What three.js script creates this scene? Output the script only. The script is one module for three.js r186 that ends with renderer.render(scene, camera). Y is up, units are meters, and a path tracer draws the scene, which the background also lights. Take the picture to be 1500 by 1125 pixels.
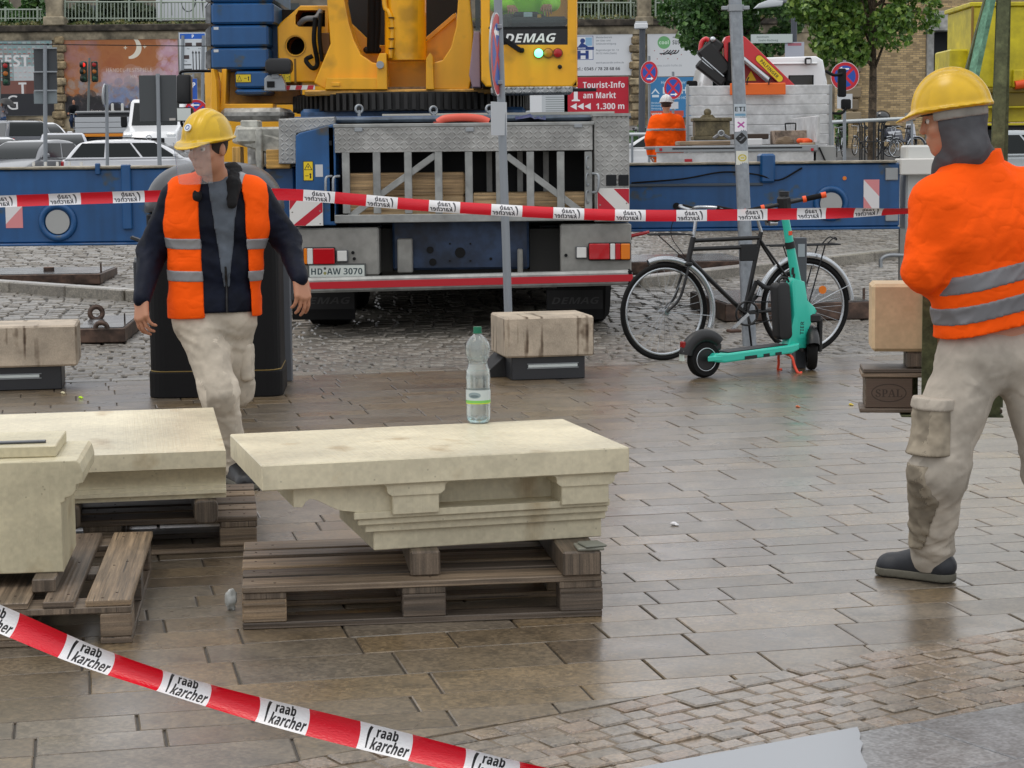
import * as THREE from 'three';
import { mergeGeometries, mergeVertices, toCreasedNormals } from 'three/addons/utils/BufferGeometryUtils.js';

// ---------- camera, sky, sun, exposure ----------
const scene = new THREE.Scene();
const EYE = 1.56, FOC = 3000, PITCH = Math.atan(341.5 / 3000), ROLL = 0.0105;
const camera = new THREE.PerspectiveCamera(2 * Math.atan(562.5 / FOC) * 180 / Math.PI, 4 / 3, 0.1, 600);
camera.rotation.order = 'YXZ';
camera.position.set(0, EYE, 0);
camera.rotation.set(-PITCH, 0, -ROLL);
const renderer = new THREE.WebGLRenderer({ antialias: true });
renderer.setSize(1024, 768);
renderer.toneMapping = THREE.LinearToneMapping;
renderer.toneMappingExposure = 1.05;
renderer.shadowMap.enabled = true;
{ // overcast sky: brighter overhead than at the horizon, soft cloud relief
  const w = 256, h = 128, d = new Float32Array(w * h * 4);
  for (let j = 0; j < h; j++) for (let i = 0; i < w; i++) {
    const el = (j + 0.5) / h * Math.PI - Math.PI / 2, az = i / w * Math.PI * 2, s = Math.max(0, Math.sin(el));
    const c = Math.sin(az * 3 + 2.1 * Math.sin(el * 7)) * 0.5 + Math.sin(az * 7 + el * 13 + 1.7) * 0.3 + Math.sin(az * 13 - el * 9) * 0.2;
    const L = el < 0 ? 0.28 : 1.0 * (0.88 + 0.34 * s) * (1 + 0.08 * c);
    const o = (j * w + i) * 4; d[o] = L * 0.975; d[o + 1] = L * 0.995; d[o + 2] = L * 1.03; d[o + 3] = 1;
  }
  const t = new THREE.DataTexture(d, w, h, THREE.RGBAFormat, THREE.FloatType);
  t.mapping = THREE.EquirectangularReflectionMapping; t.magFilter = THREE.LinearFilter; t.needsUpdate = true;
  scene.background = t; scene.environment = t;
}
const sun = new THREE.DirectionalLight(0xfff4e6, 0.75);
sun.position.set(-14, 40, -8); sun.target.position.set(0, 0, -14);
sun.castShadow = true; sun.shadow.radius = 45;
Object.assign(sun.shadow.camera, { left: -40, right: 40, top: 45, bottom: -70, near: 1, far: 160 });
scene.add(sun, sun.target);

// ---------- helpers ----------
let seed = 20231;
function rnd() { seed = (seed * 1664525 + 1013904223) >>> 0; return seed / 4294967296; }
const rr = (a, b) => a + (b - a) * rnd();
const V = (x, y, z) => new THREE.Vector3(x, y, z);
const CP = Math.cos(PITCH), SP = Math.sin(PITCH), CR = Math.cos(ROLL), SR = Math.sin(ROLL);
function ray(px, py) { const a = (px - 750) / FOC, b = (562.5 - py) / FOC, u = a * CR + b * SR, v = -a * SR + b * CR; return [u, -SP + v * CP, CP + v * SP]; }
function at(px, py, D) { const [x, y, z] = ray(px, py), t = D / z; return V(x * t, EYE + y * t, -D); }   // surveyed point: picture bearing + distance in metres
function gnd(px, py, h = 0) { const [x, y, z] = ray(px, py), t = (h - EYE) / y; return V(x * t, h, -z * t); }
function rect(x0, y0, x1, y1, D) { const a = at(x0, (y0 + y1) / 2, D), b = at(x1, (y0 + y1) / 2, D), c = at((x0 + x1) / 2, y0, D), d = at((x0 + x1) / 2, y1, D); return { x: (a.x + b.x) / 2, y: (c.y + d.y) / 2, z: -D, w: b.x - a.x, h: c.y - d.y, x0: a.x, x1: b.x, y0: d.y, y1: c.y }; }
const hash3 = (x, y, z) => { let n = (x * 374761393 + y * 668265263 + z * 1274126177) | 0; n = Math.imul(n ^ (n >>> 13), 1274126177); return ((n ^ (n >>> 16)) >>> 0) / 4294967296; };
const sm = t => t * t * (3 - 2 * t), mix = (a, b, t) => a + (b - a) * t, clamp = (v, a, b) => Math.min(b, Math.max(a, v));
function n3(x, y, z) { const X = Math.floor(x), Y = Math.floor(y), Z = Math.floor(z), a = sm(x - X), b = sm(y - Y), c = sm(z - Z), h = (i, j, k) => hash3(X + i, Y + j, Z + k);
  return mix(mix(mix(h(0, 0, 0), h(1, 0, 0), a), mix(h(0, 1, 0), h(1, 1, 0), a), b), mix(mix(h(0, 0, 1), h(1, 0, 1), a), mix(h(0, 1, 1), h(1, 1, 1), a), b), c) * 2 - 1; }
// tileable 2D value noise
function tn(x, y, p, s) { const X = Math.floor(x), Y = Math.floor(y), a = sm(x - X), b = sm(y - Y), m = v => ((v % p) + p) % p, h = (i, j) => hash3(m(X + i), m(Y + j), s); return mix(mix(h(0, 0), h(1, 0), a), mix(h(0, 1), h(1, 1), a), b); }
function fbm(u, v, p, oct, s) { let r = 0, a = 0.5, t = 0; for (let i = 0; i < oct; i++) { r += a * tn(u * p, v * p, p, s + i); t += a; a *= 0.55; p *= 2; } return r / t; }

// geometry: everything becomes non-indexed position/normal/uv, uv in metres by face direction
function plain(g) { if (g.index) g = g.toNonIndexed(); for (const k of Object.keys(g.attributes)) if (!['position', 'normal', 'uv', 'color'].includes(k)) g.deleteAttribute(k); if (!g.attributes.normal) g.computeVertexNormals(); return g; }
function boxUV(g, ou = 0, ov = 0) { const p = g.attributes.position, n = p.count, uv = new Float32Array(n * 2);
  for (let i = 0; i < n; i += 3) { const ax = p.getX(i), ay = p.getY(i), az = p.getZ(i), bx_ = p.getX(i + 1) - ax, by = p.getY(i + 1) - ay, bz = p.getZ(i + 1) - az, cx = p.getX(i + 2) - ax, cy = p.getY(i + 2) - ay, cz = p.getZ(i + 2) - az;
    const nx = Math.abs(by * cz - bz * cy), ny = Math.abs(bz * cx - bx_ * cz), nz = Math.abs(bx_ * cy - by * cx);
    for (let k = i; k < i + 3; k++) { const X = p.getX(k), Y = p.getY(k), Z = p.getZ(k); const [u, v] = ny >= nx && ny >= nz ? [X, Z] : nx > nz ? [Z, Y] : [X, Y]; uv[k * 2] = u + ou; uv[k * 2 + 1] = v + ov; } }
  g.setAttribute('uv', new THREE.BufferAttribute(uv, 2)); return g; }
function xf(g, x = 0, y = 0, z = 0, rx = 0, ry = 0, rz = 0) { if (rx || ry || rz) g.applyMatrix4(new THREE.Matrix4().makeRotationFromEuler(new THREE.Euler(rx, ry, rz))); g.translate(x, y, z); return g; }
function bx(w, h, d, x = 0, y = 0, z = 0, c = 0, rx = 0, ry = 0, rz = 0) { // box centred at x,y,z with chamfer c
  if (!c) return xf(plain(new THREE.BoxGeometry(w, h, d)), x, y, z, rx, ry, rz);
  c = Math.min(c, w / 2.2, h / 2.2, d / 2.2); const P = []; const X = w / 2, Y = h / 2, Z = d / 2;
  const q = (a, b, cc, dd) => P.push(...a, ...b, ...cc, ...a, ...cc, ...dd);
  const pt = (ax, s) => s; const f = (sx, sy, sz, ax) => [sx * (ax === 0 ? X : X - c), sy * (ax === 1 ? Y : Y - c), sz * (ax === 2 ? Z : Z - c)];
  for (const s of [1, -1]) { const o = (a, b, cc, dd) => s > 0 ? q(a, b, cc, dd) : q(dd, cc, b, a);
    o(f(s, -1, 1, 0), f(s, -1, -1, 0), f(s, 1, -1, 0), f(s, 1, 1, 0)); o(f(-1, s, 1, 1), f(1, s, 1, 1), f(1, s, -1, 1), f(-1, s, -1, 1)); o(f(-1, -1, s, 2), f(1, -1, s, 2), f(1, 1, s, 2), f(-1, 1, s, 2)); }
  for (const a of [1, -1]) for (const b of [1, -1]) { const s = a * b, o = (p1, p2, p3, p4) => s > 0 ? q(p1, p2, p3, p4) : q(p4, p3, p2, p1);
    o(f(a, b, 1, 0), f(a, b, -1, 0), f(a, b, -1, 1), f(a, b, 1, 1)); o(f(1, a, b, 1), f(-1, a, b, 1), f(-1, a, b, 2), f(1, a, b, 2)); o(f(a, -1, b, 2), f(a, 1, b, 2), f(a, 1, b, 0), f(a, -1, b, 0));
    for (const e of [1, -1]) { const t = [f(a, b, e, 0), f(a, b, e, 1), f(a, b, e, 2)]; if (a * b * e < 0) t.reverse(); P.push(...t[0], ...t[1], ...t[2]); } }
  const g = new THREE.BufferGeometry(); g.setAttribute('position', new THREE.Float32BufferAttribute(P, 3)); g.computeVertexNormals();
  const nu = new Float32Array(P.length / 3 * 2); g.setAttribute('uv', new THREE.BufferAttribute(nu, 2));
  return xf(g, x, y, z, rx, ry, rz); }
function b2(x0, y0, z0, x1, y1, z1, c = 0) { return bx(Math.abs(x1 - x0), Math.abs(y1 - y0), Math.abs(z1 - z0), (x0 + x1) / 2, (y0 + y1) / 2, (z0 + z1) / 2, c); }
function cyl(r0, r1, h, x = 0, y = 0, z = 0, rx = 0, rz = 0, n = 20, open = false) { return xf(plain(new THREE.CylinderGeometry(r1, r0, h, n, 1, open)), x, y, z, rx, 0, rz); }
function rod(a, b, r0, r1 = r0, n = 10) { const d = b.clone().sub(a), L = d.length(), g = plain(new THREE.CylinderGeometry(r1, r0, L, n)); g.applyQuaternion(new THREE.Quaternion().setFromUnitVectors(V(0, 1, 0), d.normalize())); g.translate((a.x + b.x) / 2, (a.y + b.y) / 2, (a.z + b.z) / 2); return g; }
function bar(a, b, w, h, c = 0) { const d = b.clone().sub(a), L = d.length(), g = bx(w, h, L, 0, 0, 0, c); const m = new THREE.Matrix4().lookAt(b, a, Math.abs(d.y) > 0.99 * L ? V(0, 0, 1) : V(0, 1, 0)); g.applyMatrix4(m); g.translate((a.x + b.x) / 2, (a.y + b.y) / 2, (a.z + b.z) / 2); return g; }
function tube(pts, r, seg = 24, rad = 8, closed = false, t = 0.5) { return plain(new THREE.TubeGeometry(new THREE.CatmullRomCurve3(pts, closed, 'catmullrom', t), seg, r, rad, closed)); }
function lathe(pr, n = 24, x = 0, y = 0, z = 0) { return xf(plain(new THREE.LatheGeometry(pr.map(([a, b]) => new THREE.Vector2(a, b)), n)), x, y, z); }
function ball(r, x = 0, y = 0, z = 0, sx = 1, sy = 1, sz = 1, n = 14) { const g = plain(new THREE.SphereGeometry(r, n, Math.max(8, n * 0.7 | 0))); g.scale(sx, sy, sz); return xf(g, x, y, z); }
function torus(R, r, x, y, z, rx = 0, ry = 0, n = 40, m = 8, arc = Math.PI * 2) { return xf(plain(new THREE.TorusGeometry(R, r, m, n, arc)), x, y, z, rx, ry); }
function shapeOf(pts, holes = []) { const s = new THREE.Shape(pts.map(([a, b]) => new THREE.Vector2(a, b))); for (const h of holes) s.holes.push(h.isPath ? h : new THREE.Path(h.map(([a, b]) => new THREE.Vector2(a, b)))); return s; }
function ext(pts, z0, z1, c = 0, holes = []) { const s = shapeOf(pts, holes), d = z1 - z0; const g = new THREE.ExtrudeGeometry(s, { depth: d - 2 * c, bevelEnabled: c > 0, bevelThickness: c, bevelSize: c, bevelOffset: -c, bevelSegments: c > 0 ? 2 : 1, curveSegments: 24 }); g.translate(0, 0, z0 + c); return plain(g); }
function circleHole(x, y, r) { const p = new THREE.Path(); p.absarc(x, y, r, 0, Math.PI * 2, true); p.isPath = true; return p; }
const rndPts = (x0, y0, x1, y1, r, n = 5) => { const o = []; for (const [cx, cy, a] of [[x1 - r, y1 - r, 0], [x0 + r, y1 - r, 1], [x0 + r, y0 + r, 2], [x1 - r, y0 + r, 3]]) for (let i = 0; i <= n; i++) { const t = (a + i / n) * Math.PI / 2; o.push([cx + r * Math.cos(t), cy + r * Math.sin(t)]); } return o; };
const smoothG = (g, a = 0.6) => toCreasedNormals(g, a);

// scene graph
const used = new Map(), base = new Map();
function numbered(n) { const k = used.get(n) || 0; used.set(n, k + 1); return k ? n + '_' + String(k).padStart(3, '0') : n; }
function tag(o, label, category, group, kind) { o.userData.label = label; if (category) o.userData.category = category; if (group) o.userData.group = group; if (kind) o.userData.kind = kind; return o; }
function thing(name, label, category, pos = V(0, 0, 0), turn = 0, group) { const o = new THREE.Group(); o.name = numbered(name); o.position.copy(pos); o.rotation.y = turn; tag(o, label, category, group); scene.add(o); base.set(o, pos.clone()); return o; }
function mesh(name, geos, m, parent, ou = 0, ov = 0) { geos = Array.isArray(geos) ? geos.flat() : [geos]; let g = geos.length > 1 ? mergeGeometries(geos.map(plain)) : plain(geos[0]); if (!m.userData.keepUV) boxUV(g, ou, ov); const o = new THREE.Mesh(g, m); o.name = parent ? name : numbered(name); o.castShadow = o.receiveShadow = true; (parent || scene).add(o); return o; }
// part given in world coordinates under a thing that stands unturned at its base
function wpart(name, geos, m, t, label) { geos = (Array.isArray(geos) ? geos.flat() : [geos]); let r = t; while (!base.has(r)) r = r.parent; const b = base.get(r); const o = mesh(name, geos, m, t); o.geometry.translate(-b.x, -b.y, -b.z); if (label) o.userData.label = label; return o; }
function structure(name, geos, m) { const o = mesh(name, geos, m); o.userData.kind = 'structure'; return o; }
function copyOf(o, pos, turn, label, group) { const c = o.clone(); c.name = numbered(o.name.replace(/_\d{3}$/, '')); c.position.copy(pos); c.rotation.y = turn; c.userData = { ...o.userData }; if (label) c.userData.label = label; if (group) c.userData.group = group; scene.add(c); base.set(c, pos.clone()); return c; }

// textures
const lin = h => new THREE.Color(h);
function tex(w, h, fn, srgb = true, rx = 1, ry = rx) { const d = new Uint8Array(w * h * 4); for (let j = 0; j < h; j++) for (let i = 0; i < w; i++) { const c = fn(i / w, j / h), o = (j * w + i) * 4; d[o] = clamp(c[0], 0, 255); d[o + 1] = clamp(c[1], 0, 255); d[o + 2] = clamp(c[2], 0, 255); d[o + 3] = 255; }
  const t = new THREE.DataTexture(d, w, h); if (srgb) t.colorSpace = THREE.SRGBColorSpace; t.wrapS = t.wrapT = THREE.RepeatWrapping; t.magFilter = THREE.LinearFilter; t.repeat.set(rx, ry); t.needsUpdate = true; return t; }
const gray = v => [v, v, v];
function canvasTex(w, h, draw) { const c = document.createElement('canvas'); c.width = w; c.height = h; const x = c.getContext('2d'); draw(x, w, h); const t = new THREE.CanvasTexture(c); t.colorSpace = THREE.SRGBColorSpace; return t; }
const tinted = (color, o) => { const c = o.map?.userData.tint; if (!c) return color; const k = new THREE.Color().setRGB(c[0] / 255, c[1] / 255, c[2] / 255, THREE.SRGBColorSpace); return k.multiplyScalar(Math.min(1 / 0.578, 1 / Math.max(k.r, k.g, k.b))); };
const M = (color, roughness = 0.6, o = {}) => new THREE.MeshStandardMaterial({ color: tinted(color, o), roughness, ...o });
const MP = (color, roughness = 0.6, o = {}) => new THREE.MeshPhysicalMaterial({ color: tinted(color, o), roughness, ...o });
function printMat(t, rough = 0.5, o = {}) { const m = M(0xffffff, rough, { map: t, ...o }); m.userData.keepUV = true; return m; }
function panel(w, h, x, y, z, d = 0.004) { return xf(plain(new THREE.PlaneGeometry(w, h)), x, y, z); }
// flat printed sheet with thickness: printed front face child of its board
const shared = new Map();
function tintOf(key, make, rgb, s, sx, sy) { if (!shared.has(key)) shared.set(key, make()); const t = shared.get(key).clone(); t.userData = { tint: rgb }; t.repeat.set(sx, sy); t.offset.set((s * 0.137) % 1, (s * 0.071) % 1); t.needsUpdate = true; return t; }
// patchy grain shared by many surfaces; the tint goes into the material's colour
function dirtTex(r, g, b, a, s, p = 6, sx = 1, sy = sx) { const A = Math.max(0.15, Math.round(a * 5) / 5), Pq = p <= 6 ? 5 : 10; return tintOf('d' + A + '_' + Pq, () => tex(256, 256, (u, v) => { const n = fbm(u, v, Pq, 5, 3 + Pq) - 0.5, m = fbm(u, v, Pq * 4, 3, 12) - 0.5; return gray(200 * (1 + A * (n * 1.4 + m * 0.9))); }), [r, g, b], s, sx, sy); }
// ---------- ground ----------
function project(p) { const x = p.x, y = p.y - EYE, z = -p.z, d = z * CP - y * SP, v = (z * SP + y * CP) / d, u = x / d; return [750 + FOC * (u * CR - v * SR), 562.5 - FOC * (u * SR + v * CR)]; }
const T_asph = dirtTex(74, 75, 76, 0.5, 3, 12, 0.5), T_bump = tex(256, 256, (u, v) => gray(255 * fbm(u, v, 24, 4, 77)), false, 2);
const T_rough = tex(256, 256, (u, v) => { const n = fbm(u, v, 5, 5, 31); return [0, 255 * clamp(0.2 + 0.62 * n, 0, 1), 0]; }, false, 0.8);
const HG = [[0, 0], [20, 0], [33, 0.35], [58, 0.54], [68, 0.84], [78, 1.36], [118, 2.95], [140, 3.2], [260, 3.2]];
function hG(D) { for (let i = 1; i < HG.length; i++) if (D <= HG[i][0]) { const [a, p] = HG[i - 1], [b, q] = HG[i]; return p + (q - p) * (D - a) / (b - a); } return 3.2; }
function gndS(px, py) { let h = 0, p; for (let i = 0; i < 12; i++) { p = gnd(px, py, h); h = hG(-p.z); } return p; }
const onG = (px, D) => { const p = at(px, 300, D); p.y = hG(D); return p; };
function sheet(Ds, hw, dy, m, name) { const P = []; for (let i = 0; i < Ds.length - 1; i++) { const [a, b] = [Ds[i], Ds[i + 1]], ya = hG(a) + dy, yb = hG(b) + dy; P.push(-hw, ya, -a, hw, ya, -a, hw, yb, -b, -hw, ya, -a, hw, yb, -b, -hw, yb, -b); } const g = new THREE.BufferGeometry(); g.setAttribute('position', new THREE.Float32BufferAttribute(P, 3)); g.computeVertexNormals(); g.setAttribute('uv', new THREE.BufferAttribute(new Float32Array(P.length / 3 * 2), 2)); return structure(name, g, m); }
structure('ground', bx(400, 0.2, 260, 0, -0.165, -100), M(0xffffff, 0.5, { map: T_asph }));
const TH = 12 * Math.PI / 180, UX = V(Math.cos(TH), 0, -Math.sin(TH)), VX = V(-Math.sin(TH), 0, -Math.cos(TH)), OR = gnd(750, 800);
const toW = (a, b) => V(OR.x + UX.x * a + VX.x * b, 0, OR.z + UX.z * a + VX.z * b);
const toUV = p => { const dx = p.x - OR.x, dz = p.z - OR.z; return [dx * UX.x + dz * UX.z, dx * VX.x + dz * VX.z]; };
const farV = toUV(gnd(700, 541))[1];
const A0 = gnd(373, 1125), A1 = gnd(1500, 920), C0 = gnd(977, 1123), C1 = gnd(1500, 1029);
function halfplane(a, b) { const nx = b.z - a.z, nz = -(b.x - a.x), L = Math.hypot(nx, nz); return p => ((p.x - a.x) * nx + (p.z - a.z) * nz) / L; }   // >0 on the near side
const dSett = halfplane(A0, A1), dGran = halfplane(C0, C1);
const signNear = dSett(V(0, 0, -1)) > 0 ? 1 : -1, signG = dGran(V(0, 0, -1)) > 0 ? 1 : -1;
function clipPoly(poly, f) { const o = []; for (let i = 0; i < poly.length; i++) { const a = poly[i], b = poly[(i + 1) % poly.length], fa = f(a), fb = f(b); if (fa >= 0) o.push(a); if (fa * fb < 0) o.push(a.clone().lerp(b, fa / (fa - fb))); } return o; }
// low prism over a convex polygon: joint inset j, worn top edge c, top at y + own tilt
function slab(poly, j, c, thick, y = 0, tilt = 0, wob = 0) { const n = poly.length, ctr = V(0, 0, 0); poly.forEach(p => ctr.add(p)); ctr.multiplyScalar(1 / n);
  const tx = rr(-tilt, tilt), tz = rr(-tilt, tilt), dy = rr(-tilt, tilt) * 0.12; const ins = (p, k) => { const d = ctr.clone().sub(p), L = Math.hypot(d.x, d.z); return p.clone().add(d.multiplyScalar(Math.min(0.4, k * 1.35 / L))); };
  const jit = poly.map(p => ins(p, j + rnd() * wob)); const hgt = p => y + dy + (p.x - ctr.x) * tx + (p.z - ctr.z) * tz;
  const top = jit.map(p => { const q = ins(p, c); q.y = hgt(q); return q; }), mid = jit.map(p => { const q = p.clone(); q.y = hgt(q) - c; return q; }), bot = jit.map(p => V(p.x, y - thick, p.z)); const P = [], t = (a, b, d) => P.push(a.x, a.y, a.z, b.x, b.y, b.z, d.x, d.y, d.z);
  let ar = 0; for (let i = 0; i < n; i++) { const a = poly[i], b = poly[(i + 1) % n]; ar += a.x * b.z - b.x * a.z; } const fl = ar > 0; const q = (a, b, d) => fl ? t(a, d, b) : t(a, b, d);
  for (let i = 1; i < n - 1; i++) q(top[0], top[i], top[i + 1]);
  for (let i = 0; i < n; i++) { const k = (i + 1) % n; q(top[i], mid[i], mid[k]); q(top[i], mid[k], top[k]); q(mid[i], bot[i], bot[k]); q(mid[i], bot[k], mid[k]); }
  const g = new THREE.BufferGeometry(); g.setAttribute('position', new THREE.Float32BufferAttribute(P, 3)); g.computeVertexNormals(); g.setAttribute('uv', new THREE.BufferAttribute(new Float32Array(P.length / 3 * 2), 2)); return g; }
function stoneMats(list, rough, s0, rep, bump, a = 0.55) { return list.map(([r, g, b], i) => MP(0xffffff, rough[i % rough.length], { clearcoat: 0.9, clearcoatRoughness: 0.33, map: tintOf('paver', () => tex(512, 512, (u, v) => { const n = fbm(u, v, 5, 5, 21) - 0.5, m = hash3(u * 512 | 0, v * 512 | 0, 8) - 0.5, q = fbm(u, v, 70, 2, 27) - 0.5, st = clamp((fbm(u, v, 9, 4, 33) - 0.6) * 4, 0, 1); return gray(200 * (1 + 0.32 * n + 0.3 * m + 0.55 * q) * (1 - 0.22 * st)); }), [r, g, b], s0 + i * 7, rep, rep), bumpMap: T_bump, bumpScale: bump, roughnessMap: T_rough })); }
{
  const pave = structure('pavement', (() => { const c = [toW(-9, -5), toW(9, -5), toW(9, farV + 0.2), toW(-9, farV + 0.2)]; return slab(c, 0, 0.001, 0.02, -0.007); })(), M(0x3a342c, 0.5));
  const mats = stoneMats([[103, 89, 69], [112, 95, 70], [97, 87, 73], [108, 98, 84], [92, 79, 62]], [0.66, 0.56, 0.76], 100, 1.4, 0.0006, 0.4);
  const all = []; let v = -4.4, row = 0;
  while (v < farV) { const h = [0.2, 0.25, 0.17, 0.29, 0.22][Math.floor(rnd() * 5)], hh = Math.min(h, farV - v); if (hh < 0.06) break; let u = -6 + rnd() * 0.4; row++;
    while (u < 6) { const L = rr(0.3, 0.66) * (h > 0.24 ? 1.12 : 0.9); let poly = [toW(u, v), toW(u + L, v), toW(u + L, v + hh), toW(u, v + hh)]; u += L;
      poly = clipPoly(poly, p => -signNear * dSett(p)); if (poly.length < 3) continue; const c = V(0, 0, 0); poly.forEach(p => c.add(p)); c.multiplyScalar(1 / poly.length); if (c.z > -3) continue; const [px, py] = project(c), m = 1000;
      if (px < -m || px > 1500 + m || py > 1125 + m) continue; const seen = px > -60 && px < 1560 && py < 1180; let ar = 0; for (let i = 0; i < poly.length; i++) { const a = project(poly[i]), b = project(poly[(i + 1) % poly.length]); ar += a[0] * b[1] - b[0] * a[1]; }
      all.push({ poly, seen, a: Math.abs(ar), c }); }
    v += hh; }
  all.sort((a, b) => (b.seen - a.seen) || (b.a - a.a)); const rest = [[], [], []];
  all.forEach((k, i) => { const wet = n3(k.c.x * 0.9, 3, k.c.z * 0.7); const mi = Math.floor(rnd() * 5); const g = slab(k.poly, 0.0022, 0.003, 0.03, 0, 0.004, 0.0015);
    if (i < 300) mesh('paver', g, mats[mi], pave, rnd() * 5, rnd() * 5); else rest[i % 3].push(boxUV(g, rnd() * 5, rnd() * 5)); });
  rest.forEach((l, i) => { mats[i].userData.keepUV = true; const o = mesh('paver_field', l, mats[i], pave); o.userData.kind = 'stuff'; mats[i].userData.keepUV = false; });
  // row of kerb stones where the paving meets the cobbles
  const km = stoneMats([[128, 122, 110], [116, 110, 99]], [0.7], 150, 1.5, 0.002); let u = -6.5; while (u < 6.5) { const L = rr(0.24, 0.36); mesh('kerb_stone', slab([toW(u, farV), toW(u + L, farV), toW(u + L, farV + 0.16), toW(u, farV + 0.16)], 0.004, 0.006, 0.05, 0.004, 0.01), km[row++ % 2], pave, rnd() * 3, rnd()); u += L; }
  // band of small setts between the pavers and the granite slabs
  const band = structure('sett_band', slab([A0.clone().lerp(A1, -0.9), A0.clone().lerp(A1, 1.5), C0.clone().lerp(C1, 2.2), C0.clone().lerp(C1, -2)], 0, 0.001, 0.02, -0.0045), M(0x6a5e4e, 0.6));
  const sm_ = stoneMats([[121, 106, 88], [115, 102, 87], [126, 110, 92], [111, 101, 88], [122, 104, 87]], [0.6, 0.7], 170, 2.2, 0.003, 0.5);
  const dir = A1.clone().sub(A0).normalize(), per = V(dir.z, 0, -dir.x).multiplyScalar(signNear * (dSett(A0.clone().add(V(dir.z, 0, -dir.x))) > 0 ? 1 : -1)); const S = [];
  for (let r = 0, w = 0; w < 2.4; r++) { const h = rr(0.065, 0.092); let a = -2.2 + rnd() * 0.1; while (a < 5.4) { const L = rr(0.07, 0.125); const P = (s, t) => A0.clone().addScaledVector(dir, s + 0.012 * Math.sin(r * 7 + s * 9)).addScaledVector(per, t + 0.02 * Math.sin(s * 2.3)); let poly = [P(a, w), P(a + L, w), P(a + L, w + h), P(a, w + h)]; a += L; poly = clipPoly(poly, p => -signG * dGran(p)); if (poly.length < 3) continue; const c = poly[0].clone().lerp(poly[Math.floor(poly.length / 2)], 0.5); if (c.z > -3.6) continue; const [px, py] = project(c); if (px < -350 || px > 1850 || py > 1700) continue; S.push({ poly, seen: px > -30 && px < 1530 && py < 1150, z: c.z }); } w += h; }
  S.sort((a, b) => (b.seen - a.seen) || (b.z - a.z)); const rs = [[], []];
  S.forEach((k, i) => { const g = slab(k.poly, 0.0025, 0.005, 0.03, 0.001, 0.035, 0.003); if (i < 300) mesh('sett', g, sm_[Math.floor(rnd() * 5)], band, rnd() * 4, rnd() * 4); else rs[i % 2].push(boxUV(g, rnd() * 4, rnd() * 4)); });
  rs.forEach((l, i) => { if (!l.length) return; sm_[i].userData.keepUV = true; const o = mesh('sett_field', l, sm_[i], band); o.userData.kind = 'stuff'; sm_[i].userData.keepUV = false; });
  // granite slabs with a worn white marking
  const gd = C1.clone().sub(C0).normalize(), gp = per.clone().negate().negate(); const gran = structure('granite_walkway', slab([C0.clone().addScaledVector(gd, -4), C0.clone().addScaledVector(gd, 5), C0.clone().addScaledVector(gd, 5).addScaledVector(per, 3), C0.clone().addScaledVector(gd, -4).addScaledVector(per, 3)], 0, 0.001, 0.02, -0.012), M(0x202020, 0.6));
  const gm = [[112, 113, 114], [104, 105, 107], [118, 118, 119]].map(([r, g, b], i) => MP(0xffffff, 0.3, { clearcoat: 0.5, clearcoatRoughness: 0.25, map: tex(256, 256, (u, v) => { const k = 0.8 + 0.45 * (fbm(u, v, 60, 2, 200 + i) - 0.35) + 0.25 * (fbm(u, v, 6, 3, 210 + i) - 0.5); return [r * k * 1.25, g * k * 1.25, b * k * 1.25]; }, true, 2), bumpMap: T_bump, bumpScale: 0.0006 }));
  for (let r = 0; r < 4; r++) for (let k = -3; k < 5; k++) { const s = 0.16 + k * 0.62 + (r % 2) * 0.3, P = (a, b) => C0.clone().addScaledVector(gd, a).addScaledVector(per, b); mesh('granite_slab', slab([P(s, r * 0.4), P(s + 0.62, r * 0.4), P(s + 0.62, r * 0.4 + 0.4), P(s, r * 0.4 + 0.4)], 0.002, 0.002, 0.03, 0.001, 0.002), gm[(r + k + 9) % 3], gran, rnd() * 4, rnd() * 4); }
  const wp = []; const W = (px, py) => { const p = gnd(px, py); return [p.x, -p.z]; }; const Q0 = C0.clone().addScaledVector(gd, -1.6).addScaledVector(per, 0.015), Q1 = gnd(1256, 1069); wp.push([Q0.x, -Q0.z], [Q1.x, -Q1.z]); for (let i = 1; i < 22; i++) { const q = Q1.clone().lerp(gnd(1275, 1160), i / 14); wp.push([q.x + rr(-0.006, 0.006), -q.z]); } const l = wp[wp.length - 1]; wp.push([Q0.x, l[1]]);
  const pg = plain(new THREE.ShapeGeometry(shapeOf(wp))); pg.rotateX(-Math.PI / 2); pg.translate(0, 0.0085, 0); mesh('white_marking', pg, M(0x94989d, 0.32), gran);
  // cobbled square under and beyond the crane
  sheet([11, 20, 33, 46], 40, -0.012, M(0x37342f, 0.6), 'cobble_bed'); sheet([46, 58, 68, 78, 118, 140, 240], 150, -0.03, M(0xffffff, 0.4, { map: T_asph }), 'road');
  const cg = boxUV((() => { const g = bx(0.174, 0.09, 0.168, 0, -0.045, 0, 0.014); return g; })()), n = 26000, im = new THREE.InstancedMesh(cg, MP(0xffffff, 0.42, { clearcoat: 0.4, clearcoatRoughness: 0.38, map: dirtTex(225, 220, 212, 0.5, 260, 4, 3), bumpMap: T_bump, bumpScale: 0.003 }), n); let k = 0; const mt = new THREE.Matrix4(), e = new THREE.Euler(), qn = new THREE.Quaternion(), col = new THREE.Color();
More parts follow.
